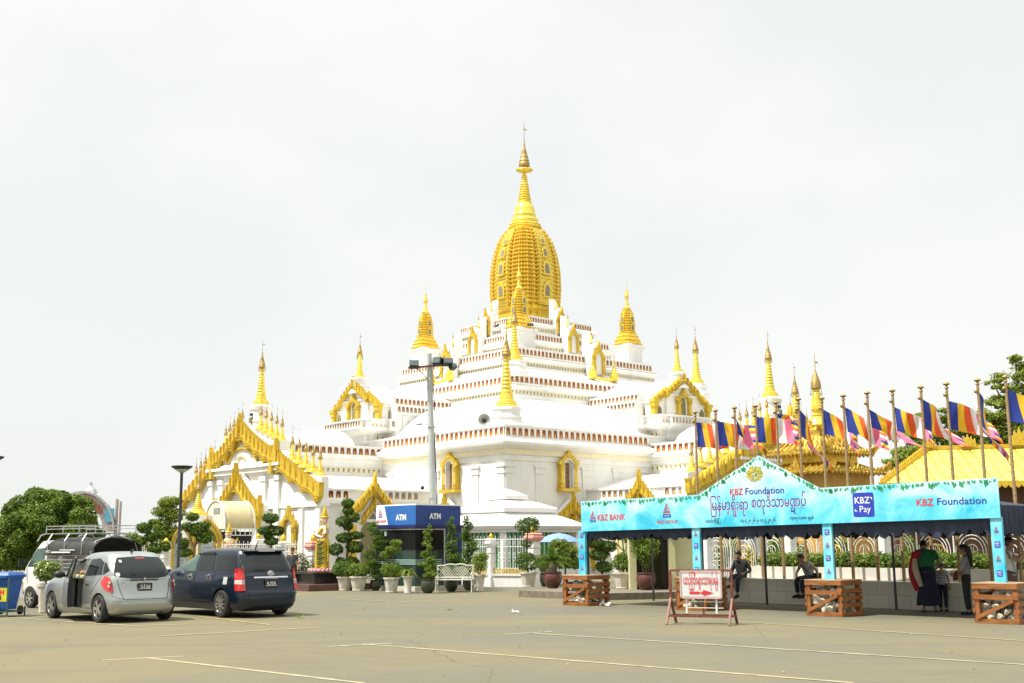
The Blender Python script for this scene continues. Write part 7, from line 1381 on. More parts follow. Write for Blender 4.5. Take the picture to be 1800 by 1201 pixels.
# ---- silver hatchback, front left door open
def hatchback():
    rr = G(291,1090); rl = G(174,1094); c = (rr+rl)/2; hd = Vector((-0.69,0.724,0)); t = thing('parked_car', 'silver hatchback parked with its front passenger door hanging open', 'car', (0,0,0), math.atan2(hd.y,hd.x), 'cars parked side by side at the left')
    ax = 0.60; t.location = Vector((c.x,c.y,0)) - hd*ax
    B = Body([0.16,0.22,0.34,0.50,0.62,0.75,0.88,0.95,1.0],[0.76,0.80,0.835,0.845,0.845,0.845,0.82,0.795,0.77],[0.14,0.05,0.0,0.01,0.06,0.10,0.12,0.14,0.16],[3.84,3.86,3.88,3.88,3.87,3.78,3.55,3.30,2.95],7)
    zs = [0.16,0.19,0.22,0.28,0.34,0.42,0.50,0.56,0.62,0.68,0.75,0.82,0.88,0.92,0.95,0.98,1.0]
    o = B.mesh(zs, 96, 0.06).build('body', SILV, t); cut_arches(o, [(ax,0.30),(ax+2.5,0.30)], 0.345, 0.845)
    m = MB(); m.bx(1.42,2.40,0.55,1.2,0.30,1.3); cc = m.build('cutter', SEAM); md = o.modifiers.new('d','BOOLEAN'); md.operation = 'DIFFERENCE'; md.object = cc; md.solver = 'EXACT'; apply_mods(o)
    Gh = Body([0.93,1.0,1.08,1.2,1.32,1.42,1.48,1.50],[0.80,0.785,0.765,0.725,0.675,0.625,0.57,0.53],[0.10,0.13,0.16,0.25,0.36,0.46,0.56,0.64],[3.30,3.08,2.86,2.55,2.26,2.02,1.84,1.75],5)
    g = Gh.mesh([0.93,0.97,1.0,1.04,1.08,1.14,1.2,1.26,1.32,1.37,1.42,1.45,1.48,1.50],96,0.035).build('roof', SILV, t); m = MB(); m.bx(1.47,2.34,0.45,0.9,0.95,1.38); cc = m.build('cutter', SEAM); md = g.modifiers.new('d','BOOLEAN'); md.operation = 'DIFFERENCE'; md.object = cc; md.solver = 'EXACT'; apply_mods(g)
    # cabin seen through the open door
    m = MB(); m.bx(1.44,2.38,-0.5,0.5,0.32,0.36); m.bx(1.44,1.5,-0.5,0.56,0.3,1.3); m.bx(2.34,2.38,-0.5,0.56,0.3,1.0); m.bx(1.44,2.38,-0.52,-0.48,0.3,1.3); m.build('cabin', DARKIN, t)
    for y in (0.3,): m = MB(); m.box((1.75,y,0.62),(0.5,0.44,0.16)); m.box((1.58,y,0.95),(0.14,0.42,0.6),M=Matrix.Rotation(R(-12),3,'Y')); m.build('front_seat', mat('beige_seat',(0.30,0.24,0.17),0.8), t)
    # glass: rear door window, quarter window, rear window, windscreen, right side
    for s in (-1, 1):
        side_panel('window', Gh, [(0.62,1.03),(1.38,1.0),(1.40,1.36),(0.98,1.39),(0.72,1.30)], TINT, t, s)
        side_panel('quarter_window', Gh, [(0.42,1.10),(0.56,1.04),(0.66,1.32),(0.60,1.31)] if False else [(0.40,1.12),(0.58,1.03),(0.69,1.31),(0.62,1.29)], TINT, t, s)
    side_panel('window', Gh, [(1.48,1.0),(2.45,0.99),(1.98,1.37),(1.50,1.37)], TINT, t, -1)
    q = cdt_panel([(-0.60,1.02),(0.60,1.02),(0.50,1.36),(-0.50,1.36)], lambda y, z: (Gh.XF(z)-0.02+0.03-(abs(y)/Gh.W(z))**5*0.05, y, z)); q.build('windscreen', TINT2, t, 40)
    rear_panel('rear_window', Gh, [(-0.64,0.99),(-0.30,0.945),(0.30,0.945),(0.64,0.99),(0.635,1.10),(0.585,1.27),(0.50,1.40),(0.0,1.43),(-0.50,1.40),(-0.585,1.27),(-0.635,1.10)], TINT, t, 0.008)
    rear_panel('tailgate_trim', B, [(-0.32,0.90),(0.32,0.90),(0.34,0.965),(-0.34,0.965)], PLAS, t, 0.02)
    for s in (-1, 1): # lamps wrap round the corner
        pts = [(0.03,0.93),(0.30,0.90),(0.16,0.66),(0.06,0.62)]
        L = thing('tail_lamp', None, None, (0,0,0)); L.parent = t
        q = cdt_panel([(0.0,0.70),(0.10,0.98),(0.26,1.02),(0.47,0.86),(0.30,0.74),(0.06,0.64)], lambda u, z: (Gh.rear(0,0.95)*0 + (B.rear(0.70,z)-0.012 + max(0,u-0.05)*0.85), s*(min(B.side(max(0.10,B.rear(0.70,z)+max(0,u-0.05)),z)+0.015, 0.70+u*0.75)), z), 0.05); q.build('red_lens', TAIL, L, 40)
        for z in (0.79, 0.87): m = MB(); xx = 0.20; m.box((xx+0.06,s*(B.side(xx+0.06,z)+0.02),z),(0.13,0.02,0.055),mi=0); m.build('clear_lens', TAILW, L)
    m = MB(); seam(m, [(-0.62,0.93),(-0.56,0.66),(-0.50,0.50),(0.50,0.50),(0.56,0.66),(0.62,0.93)], lambda y, z: (B.rear(y,z)-0.002, y, z))
    seam(m, [(-0.78,0.60),(-0.50,0.50)], lambda y, z: (B.rear(y,z)-0.002,y,z),0.008); seam(m, [(0.78,0.60),(0.50,0.50)], lambda y, z: (B.rear(y,z)-0.002,y,z),0.008)
    for s in (-1, 1):
        seam(m, [(1.42,0.98),(1.42,0.36),(0.98,0.30)], lambda x, z: (x, s*(B.side(x,z)+0.001), z)); seam(m, [(0.98,0.62),(0.82,0.75),(0.62,0.98)], lambda x, z: (x, s*(B.side(x,z)+0.001), z))
        seam(m, [(2.42,0.96),(2.45,0.36),(1.0,0.28)], lambda x, z: (x, s*(B.side(x,z)+0.001), z))
    m.build('panel_gaps', SEAM, t)
    m = MB()
    for s in (1,-1): m.bar((1.10,s*(B.side(1.1,0.82)+0.02),0.84),(1.28,s*(B.side(1.2,0.82)+0.02),0.84),0.025,0.035)
    m.build('door_handle', SILV, t)
    m = MB(); m.box((0.45,0,0.19),(0.5,1.1,0.06)); m.tube([(0.05,-0.4,0.2),(0.4,-0.4,0.2)],0.03,8); m.build('underbody', PLAS, t)
    rear_panel('bumper_lip', B, [(-0.80,0.44),(-0.45,0.47),(0.45,0.47),(0.80,0.44),(0.80,0.475),(0.45,0.495),(-0.45,0.495),(-0.80,0.475)], SILV, t, 0.03)
    plate(t, B, 0.0, 0.76, 0.34, 0.17, '1I-5164')
    m = MB(); x = B.rear(0,0.93)-0.03; m.box((x,0,0.935),(0.01,0.11,0.09),mi=0); fr = (Vector((x-0.006,0,0.905)),-Y_,Z_,-X_); text_on(m,'H',0.085,fr,(0,0),0.0,1,0.004); m.build('maker_badge', [PLAS, CHROME], t, fix=False)
    m = MB(); fr = (Vector((B.rear(0.45,0.86)-0.012,0.47,0.84)),-Y_,Z_,-X_); text_on(m,'FIT',0.055,fr,(0,0),0.0,0,0.0,sx=1.6); m.build('model_lettering', CHROME, t, fix=False)
    m = MB(); m.bar((0.16,-0.02,1.0),(0.13,0.30,1.04),0.018); m.ball((0.15,0.0,0.99),0.03,8); m.build('wiper', PLAS, t); m = MB(); m.tube([(0.72,0.05,1.52),(0.66,0.05,1.57),(0.58,0.05,1.59)],[0.03,0.02,0.008],8); m.build('antenna', PLAS, t)
    rear_panel('brake_light', Gh, [(-0.11,1.375),(0.11,1.375),(0.10,1.395),(-0.10,1.395)], TAIL, t, 0.016); rear_panel('sticker', Gh, [(0.44,1.30),(0.49,1.30),(0.49,1.35),(0.44,1.35)], SWHITE, t, 0.014)
    m = MB(); n = 14; m.add([(Gh.rear(0.585+0.04*math.cos(2*PI*i/n),1.04+0.04*math.sin(2*PI*i/n))-0.014,0.585+0.04*math.cos(2*PI*i/n),1.04+0.04*math.sin(2*PI*i/n)) for i in range(n)],[tuple(range(n))]); m.build('sticker', SWHITE, t, fix=False)
    for x in (ax, ax+2.5):
        for s in (-1, 1): wheel(t, x, s*0.745, 0.30, 0.19, 5, s)
    # open door, hinged at the front
    D = thing('door', 'front passenger door standing open', None, (2.40,0.80,0)); D.parent = t; D.rotation_euler = (0,0,R(-17))
    out = [(-0.96,0.32),(0.0,0.32),(0.02,0.60),(0.0,0.97),(-0.96,0.99)]; th = lambda x, z: 0.03*(1-((z-0.6)/0.45)**2)
    m = MB(); q = cdt_panel(out, lambda x, z: (x, 0.03+th(x,z), z)); m.merge(q); q = cdt_panel(out, lambda x, z: (x,-0.04,z)); m.merge(q, mi=1)
    for a, b in zip(out, out[1:]+out[:1]): m.quad((a[0],0.03+th(*a),a[1]),(b[0],0.03+th(*b),b[1]),(b[0],-0.04,b[1]),(a[0],-0.04,a[1]),1)
    m.build('door_panel', [SILV, DARKIN], D)
    win = [(-0.95,0.99),(0.0,0.97),(-0.50,1.36),(-0.94,1.37)]; m = MB(); lean = lambda z: -0.24*(z-0.97)
    for a, b in zip(win, win[1:]+win[:1]): m.bar((a[0],lean(a[1]),a[1]),(b[0],lean(b[1]),b[1]),0.035,0.045)
    m.build('window_frame', PLAS, D); m = MB(); m.add([(x,lean(z),z) for x,z in win],[(0,1,2,3)]); m.build('door_glass', GLASSD, D, fix=False)
    m = MB(); m.ball((-0.08,0.16,1.02),0.1,12,0,(0.08,0.13,0.085)); m.bar((-0.05,0.02,0.98),(-0.07,0.12,1.0),0.05); m.build('wing_mirror', PLAS, D, 50); m = MB(); m.bar((-0.88,0.075,0.83),(-0.72,0.075,0.83),0.03,0.03); m.build('door_handle', SILV, D)
    # clutter on the dashboard seen through the open window
    m = MB(); g_ = random.Random(2)
    for i in range(26): m.ball((1.95+g_.uniform(0,0.35),0.25+g_.uniform(0,0.35),0.96+g_.uniform(0,0.12)),0.05,6,g_.choice((0,1)))
    m.build('goods_on_seat', [mat('flower_cream',(0.66,0.62,0.35),0.8), mat('basket_tan',(0.42,0.26,0.12),0.8)], t, 50)
hatchback()
# ---- dark blue estate van
def wagon():
    rl, rr = G(392,1084.5), G(492,1081.5); c = (rl+rr)/2; hd = Vector((-0.70,0.714,0)); ax = 0.86; t = thing('parked_car', 'dark blue estate car with chrome door-handle covers, parked right of the silver hatchback', 'car', (0,0,0), math.atan2(hd.y,hd.x), 'cars parked side by side at the left'); t.location = Vector((c.x,c.y,0)) - hd*ax
    B = Body([0.17,0.24,0.36,0.54,0.66,0.80,0.92,0.98,1.02],[0.78,0.82,0.85,0.865,0.865,0.86,0.84,0.82,0.80],[0.16,0.05,0.0,0.01,0.07,0.09,0.10,0.12,0.13],[4.50,4.53,4.55,4.54,4.50,4.38,4.10,3.85,3.55],7)
    zs = [0.17,0.2,0.24,0.3,0.36,0.45,0.54,0.60,0.66,0.73,0.80,0.86,0.92,0.95,0.98,1.0,1.02]
    o = B.mesh(zs,96,0.05).build('body', NAVYP, t); cut_arches(o, [(ax,0.31),(ax+2.72,0.31)],0.365,0.865); apply_mods(o)
    Gh = Body([0.95,1.02,1.10,1.22,1.35,1.46,1.53,1.56],[0.83,0.815,0.795,0.755,0.71,0.665,0.62,0.57],[0.08,0.12,0.15,0.22,0.30,0.37,0.42,0.48],[3.95,3.62,3.36,3.02,2.70,2.44,2.25,2.12],6)
    Gh.mesh([0.95,0.98,1.02,1.06,1.10,1.16,1.22,1.28,1.35,1.41,1.46,1.5,1.53,1.56],96,0.03).build('roof', NAVYP, t, 45)
    for s in (-1, 1):
        side_panel('front_window', Gh, [(2.12,1.05),(3.12,1.04),(2.62,1.34),(2.38,1.42),(2.16,1.43)], TINT2, t, s); side_panel('rear_door_window', Gh, [(1.28,1.06),(2.02,1.05),(2.04,1.43),(1.46,1.44)], TINT, t, s); side_panel('quarter_window', Gh, [(0.36,1.09),(1.16,1.06),(1.34,1.44),(0.56,1.42)], TINT, t, s)
        m = MB(); 
        for a, b in (((2.14,1.455),(2.62,1.37)),((1.44,1.46),(2.06,1.455))): m.bar((a[0],s*(Gh.side(a[0],a[1])+0.02),a[1]),(b[0],s*(Gh.side(b[0],b[1])+0.02),b[1]),0.015,0.06)
        m.build('window_visor', TINT, t)
        m = MB(); 
        for ln in ([(2.08,1.04),(2.10,0.40),(1.20,0.34)],[(1.20,1.05),(1.22,0.66),(1.14,0.60)],[(3.22,1.02),(3.16,0.40),(1.3,0.34)]): seam(m, ln, lambda x, z: (x, s*(B.side(x,min(z,1.0))+0.001), z))
        m.build('panel_gaps', SEAM, t)
        for x in (1.42, 2.28):
            z = 0.93; y = s*(B.side(x,z)+0.012); m = MB(); m.bar((x-0.11,y+s*0.02,z+0.02),(x+0.11,y+s*0.02,z+0.02),0.02,0.045)
            m.tube([(x+0.085*math.cos(a),y,z-0.02+0.06*math.sin(a)) for a in np.linspace(0,2*PI,15)],0.014,6); m.build('door_handle', CHROME, t, 40)
        side_panel('sill_strip', B, [(1.30,0.36),(3.15,0.36),(3.15,0.40),(1.30,0.40)], PLAS, t, s, 0.012)
    side_panel('fuel_cap_sticker', B, [(0.62,0.76),(0.78,0.76),(0.78,0.93),(0.62,0.93)], mat('sticker_grey',(0.50,0.50,0.48),0.4), t, 1, 0.006)
    q = cdt_panel([(-0.62,1.05),(0.62,1.05),(0.52,1.44),(-0.52,1.44)], lambda y, z: (Gh.XF(z)+0.01-(abs(y)/Gh.W(z))**5*0.05, y, z)); q.build('windscreen', TINT2, t, 40)
    rear_panel('rear_window', Gh, [(-0.71,1.05),(0.71,1.05),(0.665,1.30),(0.60,1.47),(-0.60,1.47),(-0.665,1.30)], TINT, t, 0.008)
    m = MB(); m.add([(0.50,-0.56,1.50),(0.50,0.56,1.50),(0.30,0.50,1.50),(0.30,-0.50,1.50),(0.55,-0.54,1.565),(0.55,0.54,1.565),(0.30,0.50,1.53),(0.30,-0.50,1.53)],[(0,1,2,3),(4,5,6,7),(0,1,5,4),(1,2,6,5),(2,3,7,6),(3,0,4,7)]); m.build('rear_spoiler', NAVYP, t); m = MB(); m.bx(0.285,0.30,-0.22,0.22,1.505,1.525); m.build('brake_light', TAILW, t)
    for s in (-1, 1):
        L = thing('tail_lamp', None, None, (0,0,0)); L.parent = t
        f = lambda u, z: (B.rear(0.66,min(z,1.0)) - 0.014 + max(0,u-0.10)*1.0, s*min(0.66+u*1.9, (B.side(max(0.2,B.rear(0.66,min(z,1.0))+max(0,u-0.06)),min(z,1.0))+0.016)), z)
        for (z0, z1, mt) in ((0.62,0.77,TAIL),(0.77,0.865,TAILW),(0.865,1.12,TAIL)): cdt_panel([(0.0,z0),(0.30,z0),(0.30,z1),(0.0,z1)], f, 0.05).build('lens', mt, L, 40)
        m = MB(); 
        for z in (0.80,0.835): m.bar(f(0.0,z),f(0.09,z),0.02,0.008)
        m.build('lens_bars', TAIL, L)
    plate(t, B, 0.0, 0.76, 0.34, 0.17, '9I-7574')
    rear_panel('chrome_bar', B, [(-0.46,0.90),(0.46,0.90),(0.46,0.935),(-0.46,0.935)], CHROME, t, 0.025)
    m = MB(); x = B.rear(0,0.98)-0.03
    for (a, b) in ((0.085,0.055),(0.030,0.05),(0.06,0.02)): m.tube([(x,a*math.cos(q),1.0+b*math.sin(q)) for q in np.linspace(0,2*PI,19)],0.008,5)
    m.build('maker_badge', CHROME, t, 50)
    m = MB(); seam(m,[(-0.74,1.0),(-0.70,0.70),(-0.58,0.55),(0.58,0.55),(0.70,0.70),(0.74,1.0)], lambda y, z: (B.rear(y,z)-0.002,y,z)); m.build('tailgate_gap', SEAM, t)
    rear_panel('bumper_lip', B, [(-0.84,0.54),(-0.56,0.52),(0.56,0.52),(0.84,0.54),(0.84,0.56),(0.56,0.545),(-0.56,0.545),(-0.84,0.56)], NAVYP, t, 0.04)
    m = MB(); m.bar((0.14,0.02,1.07),(0.13,0.40,1.09),0.016); m.build('wiper', PLAS, t); m = MB(); m.tube([(0.62,0.10,1.58),(0.55,0.10,1.70),(0.50,0.10,1.76)],[0.02,0.008,0.004],6); m.build('antenna', PLAS, t)
    m = MB(); m.box((0.5,0,0.19),(0.5,1.1,0.08)); m.build('underbody', PLAS, t)
    for s in (-1,1): m = MB(); m.ball((3.20,s*1.0,1.07),0.12,14,0,(0.10,0.14,0.085)); m.bar((3.18,s*0.82,1.04),(3.2,s*0.93,1.05),0.05); m.build('wing_mirror', [CHROME], t, 50)
    for x in (ax, ax+2.72):
        for s in (-1,1): wheel(t, x, s*0.765, 0.315, 0.20, 10, s, False)
wagon()
# ---- little white truck with caged bed, black tilt and roof rack
def truck():
    c = P(205,1000,31.8); hd = Vector((-0.80,0.60,0)); t = thing('pickup_truck', 'small white truck with caged bed, black canvas tilt and silver roof rack', 'truck', (c.x,31.6,0), math.atan2(hd.y,hd.x))
    cab = Body([0.35,0.5,0.8,1.05,1.10,1.3,1.55,1.72,1.80],[0.68,0.72,0.73,0.72,0.71,0.68,0.64,0.60,0.55],[2.12,2.10,2.10,2.10,2.10,2.12,2.14,2.17,2.22],[3.22,3.28,3.26,3.20,3.18,3.02,2.82,2.66,2.56],7)
    o = cab.mesh([0.35,0.42,0.5,0.65,0.8,0.95,1.05,1.10,1.2,1.3,1.42,1.55,1.64,1.72,1.77,1.80],72,0.03).build('cab', WHP, t); cut_arches(o,[(2.78,0.27)],0.32,0.73); apply_mods(o)
    for s in (-1,1): side_panel('side_window', cab, [(2.22,1.12),(2.98,1.11),(2.86,1.36),(2.66,1.60),(2.26,1.62)], TINT2, t, s)
    cdt_panel([(-0.58,1.14),(0.58,1.14),(0.48,1.64),(-0.48,1.64)], lambda y, z: (cab.XF(z)+0.012-(abs(y)/cab.W(z))**5*0.06,y,z)).build('windscreen', TINT2, t, 40)
    for s in (-1,1): m = MB(); m.box((3.05,s*0.86,1.22),(0.05,0.16,0.22)); m.bar((3.0,s*0.7,1.2),(3.03,s*0.82,1.22),0.03); m.build('wing_mirror', PLAS, t)
    m = MB()
    for s in (-1,1): m.bar((2.25,s*(cab.side(2.3,0.98)+0.02),0.98),(2.38,s*(cab.side(2.3,0.98)+0.02),0.98),0.03)
    m.build('door_handle', PLAS, t)
    m = MB(); m.bx(-0.05,2.06,-0.70,0.70,0.50,0.60); m.bx(-0.05,2.06,0.66,0.70,0.60,0.88); m.bx(-0.05,2.06,-0.70,-0.66,0.60,0.88); m.bx(-0.05,-0.01,-0.7,0.7,0.4,0.6); m.build('bed', WHP, t)
    m = MB()
    for s in (-1,1):
        for z in (1.0,1.1,1.2,1.3,1.42): m.bar((0,s*0.69,z),(2.05,s*0.69,z),0.022)
        for x in (0,0.7,1.4,2.05): m.bar((x,s*0.69,0.85),(x,s*0.69,1.48),0.03)
        m.tube([(0.0,s*0.70,0.6),(0,s*0.72,1.5),(0.0,s*0.60,1.78),(0,0,1.95)],0.022,6)
    m.build('cage', STEEL, t)
    TILT_ = mat('black_canvas',(0.028,0.030,0.026),0.75,var=0.25,scale=4,bump=0.3); V = []; n = 12
    for i in range(10):
        x = -0.12+2.25*i/9
        for k in range(n+1): a = PI*k/n; sg = 0.015*math.sin(i*2.2+k); V.append((x, -0.74*math.cos(a)*(1+0.02*math.sin(k*3)), 1.42+(0.46+sg+0.03*math.sin(i*PI/3))*math.sin(a)**0.55))
    m = MB(); m.add(V, [(i*(n+1)+k,i*(n+1)+k+1,(i+1)*(n+1)+k+1,(i+1)*(n+1)+k) for i in range(9) for k in range(n)]); o = m.build('canvas_tilt', TILT_, t, 50); q = o.modifiers.new('s','SOLIDIFY'); q.thickness = 0.015; apply_mods(o,50)
    m = MB()
    for s in (-1,1): m.box((1.35,s*0.752,1.50),(0.9,0.01,0.035)); m.box((1.05,s*0.752,1.56),(0.7,0.01,0.02))
    fr = (Vector((1.95,0.76,1.48)),-X_,Z_,Y_); text_on(m,'MFZ',0.11,fr,(0.0,0.0),0.002,0,0.0); m.build('white_stripes', SWHITE, t, fix=False)
    m = MB()
    for s in (-1,1):
        for z in (2.0,2.12,2.2): m.bar((-0.0,s*0.62,z),(2.3,s*0.62,z),0.022)
        for x in (0,0.75,1.5,2.3): m.bar((x,s*0.62,2.0),(x,s*0.62,2.2),0.02)
        for x in (0.4,1.2,2.0): m.tube([(x,s*0.74,1.45),(x,s*0.74,1.8),(x,s*0.62,1.98),(x,0,2.0)],0.018,6)
        m.tube([(2.3,s*0.62,2.0),(2.6,s*0.6,1.95),(2.75,s*0.6,1.8)],0.02,6)
    for i in range(8): x = 2.3*i/7; m.bar((x,-0.62,2.0),(x,0.62,2.0),0.02)
    for x in (0,2.3): m.bar((x,-0.62,2.2),(x,0.62,2.2),0.02)
    m.build('roof_rack', STEEL, t)
    m = MB(); m.bx(0.1,2.0,-0.6,0.6,0.6,0.85); m.ball((1.6,0.5,1.35),0.14,10,1); m.build('load', [DARKIN, POTW], t)
    for x in (0.45, 2.78):
        for s in (-1,1): wheel(t, x, s*0.64, 0.27, 0.16, 6, s)
truck()
# ================================================================== people
SKIN = mat('skin', (0.36,0.20,0.125), 0.55, var=0.06); HAIR = mat('black_hair', (0.010,0.008,0.007), 0.45)
def skin_graph(name, V, E, m, par, sub=2, root=None):
    # V: {name: (co, radius or (rx, ry))}; one continuous surface grown along the edges
    ks = list(V); me = bpy.data.meshes.new(name); me.from_pydata([V[k][0] for k in ks], [(ks.index(a), ks.index(b)) for a, b in E], []); o = bpy.data.objects.new(name, me); C.objects.link(o)
    o.modifiers.new('sk','SKIN'); sv = me.skin_vertices[0].data
    for i, k in enumerate(ks): r = V[k][1]; sv[i].radius = r if isinstance(r, tuple) else (r, r); sv[i].use_root = (k == (root or ks[0]))
    s = o.modifiers.new('ss','SUBSURF'); s.levels = sub; s.render_levels = sub
    bpy.context.view_layer.update(); dg = bpy.context.evaluated_depsgraph_get(); n = bpy.data.meshes.new_from_object(o.evaluated_get(dg)); r = MB(); r.v = [tuple(v.co) for v in n.vertices]; r.f = [tuple(p.vertices) for p in n.polygons]; r.m = [0]*len(r.f); bpy.data.objects.remove(o); bpy.data.meshes.remove(me); bpy.data.meshes.remove(n)
    return r
def lerp3(a, b, t): return tuple(Vector(a).lerp(Vector(b), t))
def head_mb(c, yaw, pitch, s=1.0, roll=0.0):
    # face looks along local -y before turning
    M = Matrix.Translation(c) @ Matrix.Rotation(yaw,4,'Z') @ Matrix.Rotation(roll,4,'Y') @ Matrix.Rotation(pitch,4,'X') @ Matrix.Scale(s,4)
    h = MB(); prof = [(0.030,-0.115,-0.052),(0.045,-0.108,-0.045),(0.058,-0.085,-0.030),(0.068,-0.05,-0.012),(0.074,-0.01,0.0),(0.077,0.03,0.005),(0.074,0.07,0.008),(0.060,0.10,0.008),(0.034,0.118,0.006),(0.006,0.124,0.004)]
    n = 20; k0 = len(h.v)
    for r, z, yo in prof:
        for j in range(n): t = 2*PI*j/n; h.v.append((r*math.cos(t), yo + r*1.22*math.sin(t)*(0.95 if math.sin(t) < 0 else 1.08), z))
    h.f = [(i*n+j, i*n+(j+1)%n, (i+1)*n+(j+1)%n, (i+1)*n+j) for i in range(len(prof)-1) for j in range(n)] + [tuple(range(n))[::-1], tuple((len(prof)-1)*n+j for j in range(n))]; h.m = [0]*len(h.f)
    h.add([(-0.011,-0.088,0.015),(0.011,-0.088,0.015),(-0.018,-0.088,-0.030),(0.018,-0.088,-0.030),(0,-0.116,-0.026),(0,-0.092,0.02)],[(0,5,4,2),(1,3,4,5),(2,4,3)])
    for x in (-0.03,0.03): h.ball((x,-0.083,0.022),0.011,8,1,(0.013,0.008,0.007)); h.bar((x-0.016,-0.088,0.042),(x+0.016,-0.088,0.042),0.006,0.006,1)
    h.bar((-0.022,-0.091,-0.055),(0.022,-0.091,-0.055),0.01,0.008,2)
    for x in (-0.078,0.078): h.ball((x,0.01,0.0),0.03,8,0,(0.012,0.022,0.032))
    return MB().merge(h, M), M
def hair_mb(M, length=0.0, style='short'):
    h = MB(); n = 20; pr = [(0.082,-0.035 if style == 'short' else -0.06),(0.086,0.0),(0.088,0.04),(0.084,0.08),(0.068,0.112),(0.04,0.132),(0.008,0.140)]
    for r, z in pr:
        for j in range(n):
            t = 2*PI*j/n; f = max(0.0, -math.sin(t)); zz = z
            if z < 0.06: zz = z + f*(0.075 - z*0.9)*1.0 if f > 0.2 else z
            h.v.append((r*math.cos(t)*1.02, 0.012 + r*1.25*math.sin(t), zz))
    h.f = [(i*n+j, i*n+(j+1)%n, (i+1)*n+(j+1)%n, (i+1)*n+j) for i in range(len(pr)-1) for j in range(n)] + [tuple((len(pr)-1)*n+j for j in range(n))]; h.m = [0]*len(h.f)
    if style == 'long': h.tube([(0,0.09,0.06),(0,0.115,-0.04),(0,0.12,-0.16),(0,0.10,-0.30),(0,0.09,-length)],[0.06,0.072,0.065,0.05,0.02],10)
    if style == 'bun': h.ball((0,0.12,0.03),0.045,10)
    return MB().merge(h, M)
def hand_mb(w, d, palm_n, s=1.0, curl=0.5, side=1):
    # w wrist point, d pointing direction, palm_n palm normal: palm plus four fingers and a thumb
    w, d, pn = Vector(w), Vector(d).normalized(), Vector(palm_n).normalized(); u = d.cross(pn).normalized(); m = MB()
    m.tube([w-d*0.01, w+d*0.03, w+d*0.07, w+d*0.085], [0.024*s,0.034*s,0.038*s,0.03*s], 8)
    for k, L in enumerate((0.068,0.078,0.072,0.056)):
        o = (k-1.5)*0.019*s; p = w + d*0.078*s + u*o; q = [p]; a = 0.25
        for seg in (0.45,0.32,0.23): a += curl*0.9; q.append(q[-1] + (d*math.cos(a) + pn*math.sin(a))*L*seg*s*1.1)
        m.tube(q, [0.0095*s,0.009*s,0.0085*s,0.007*s], 6)
    t0 = w + d*0.02*s - u*0.028*s*side; m.tube([t0, t0 - u*0.022*s*side + d*0.022*s + pn*0.008, t0 - u*0.030*s*side + d*0.048*s + pn*0.02*s], [0.012*s,0.011*s,0.009*s], 6)
    return m
LIPS = mat('lips',(0.30,0.10,0.08),0.5)
def person(label, loc, rz, J, hair='short', hl=0.0, cloth=None, yaw=0.0, pitch=0.0, roll=0.0, s=1.0, curl=0.5, extras=None, sex='m', feet=True):
    # J joints; faces local -y
    t = thing('person', label, 'person', loc, rz); t.scale = (s,s,s); g = lambda k: J[k]
    V = {'pelvis':(g('pelvis'),(0.13,0.10)),'belly':(g('belly'),(0.12,0.095)),'chest':(g('chest'),(0.15,0.105)),'neckb':(g('neckb'),0.075),'neck':(g('neck'),0.048),'skull':(lerp3(g('neck'),g('head'),0.6),0.045)}
    E = [('pelvis','belly'),('belly','chest'),('chest','neckb'),('neckb','neck'),('neck','skull')]
    for a in 'lr':
        V.update({'sh'+a:(g('sh'+a),0.056),'el'+a:(g('el'+a),0.040),'fa'+a:(lerp3(g('el'+a),g('wr'+a),0.3),0.040),'wr'+a:(g('wr'+a),0.026)}); E += [('chest','sh'+a),('sh'+a,'el'+a),('el'+a,'fa'+a),('fa'+a,'wr'+a)]
        V.update({'hip'+a:(g('hip'+a),0.088),'kn'+a:(g('kn'+a),0.058),'ca'+a:(lerp3(g('kn'+a),g('an'+a),0.3),0.054),'an'+a:(g('an'+a),0.036),'he'+a:(g('he'+a),0.036),'to'+a:(g('to'+a),0.03)}); E += [('pelvis','hip'+a),('hip'+a,'kn'+a),('kn'+a,'ca'+a),('ca'+a,'an'+a),('an'+a,'he'+a),('he'+a,'to'+a)]
    b = skin_graph('body', V, E, SKIN, t)
    h, M = head_mb(Vector(g('head')), yaw, pitch, 1.0, roll); b.merge(h)
    for a, sd in (('l',1),('r',-1)):
        d = Vector(g('wr'+a)) - Vector(g('el'+a)); pn = J.get('pn'+a, (-sd*0.9,-0.3,0)); hd_ = J.get('hd'+a, d); b.merge(hand_mb(g('wr'+a), hd_, pn, 1.0, curl, sd))
    b.build('body', [SKIN, HAIR, LIPS], t, 60); hair_mb(M, hl, hair).build('hair', HAIR, t, 60)
    if cloth: cloth(t, J)
    if extras: extras(t, J, M)
    return t
def shirt(col, J, t, sl=0.5, fat=1.0, hem=0.0, m2=None, name='shirt'):
    V = {'belly':(J['belly'],(0.150*fat,0.122*fat)),'pelvis':(lerp3(J['pelvis'],J['belly'],-hem),(0.152*fat,0.125*fat)),'chest':(J['chest'],(0.178*fat,0.132*fat)),'neckb':(lerp3(J['chest'],J['neckb'],0.85),(0.085,0.08))}; E = [('belly','pelvis'),('belly','chest'),('chest','neckb')]
    for a in 'lr':
        V['sh'+a] = (J['sh'+a],0.075*fat)
        if sl <= 1: V['s1'+a] = (lerp3(J['sh'+a],J['el'+a],max(0.2,sl)),0.062*fat); E += [('chest','sh'+a),('sh'+a,'s1'+a)]
        else: V['el'+a] = (J['el'+a],0.054*fat); V['s2'+a] = (lerp3(J['el'+a],J['wr'+a],0.92),0.042*fat); E += [('chest','sh'+a),('sh'+a,'el'+a),('el'+a,'s2'+a)]
    return skin_graph(name, V, E, col, t).build(name, col, t, 60)
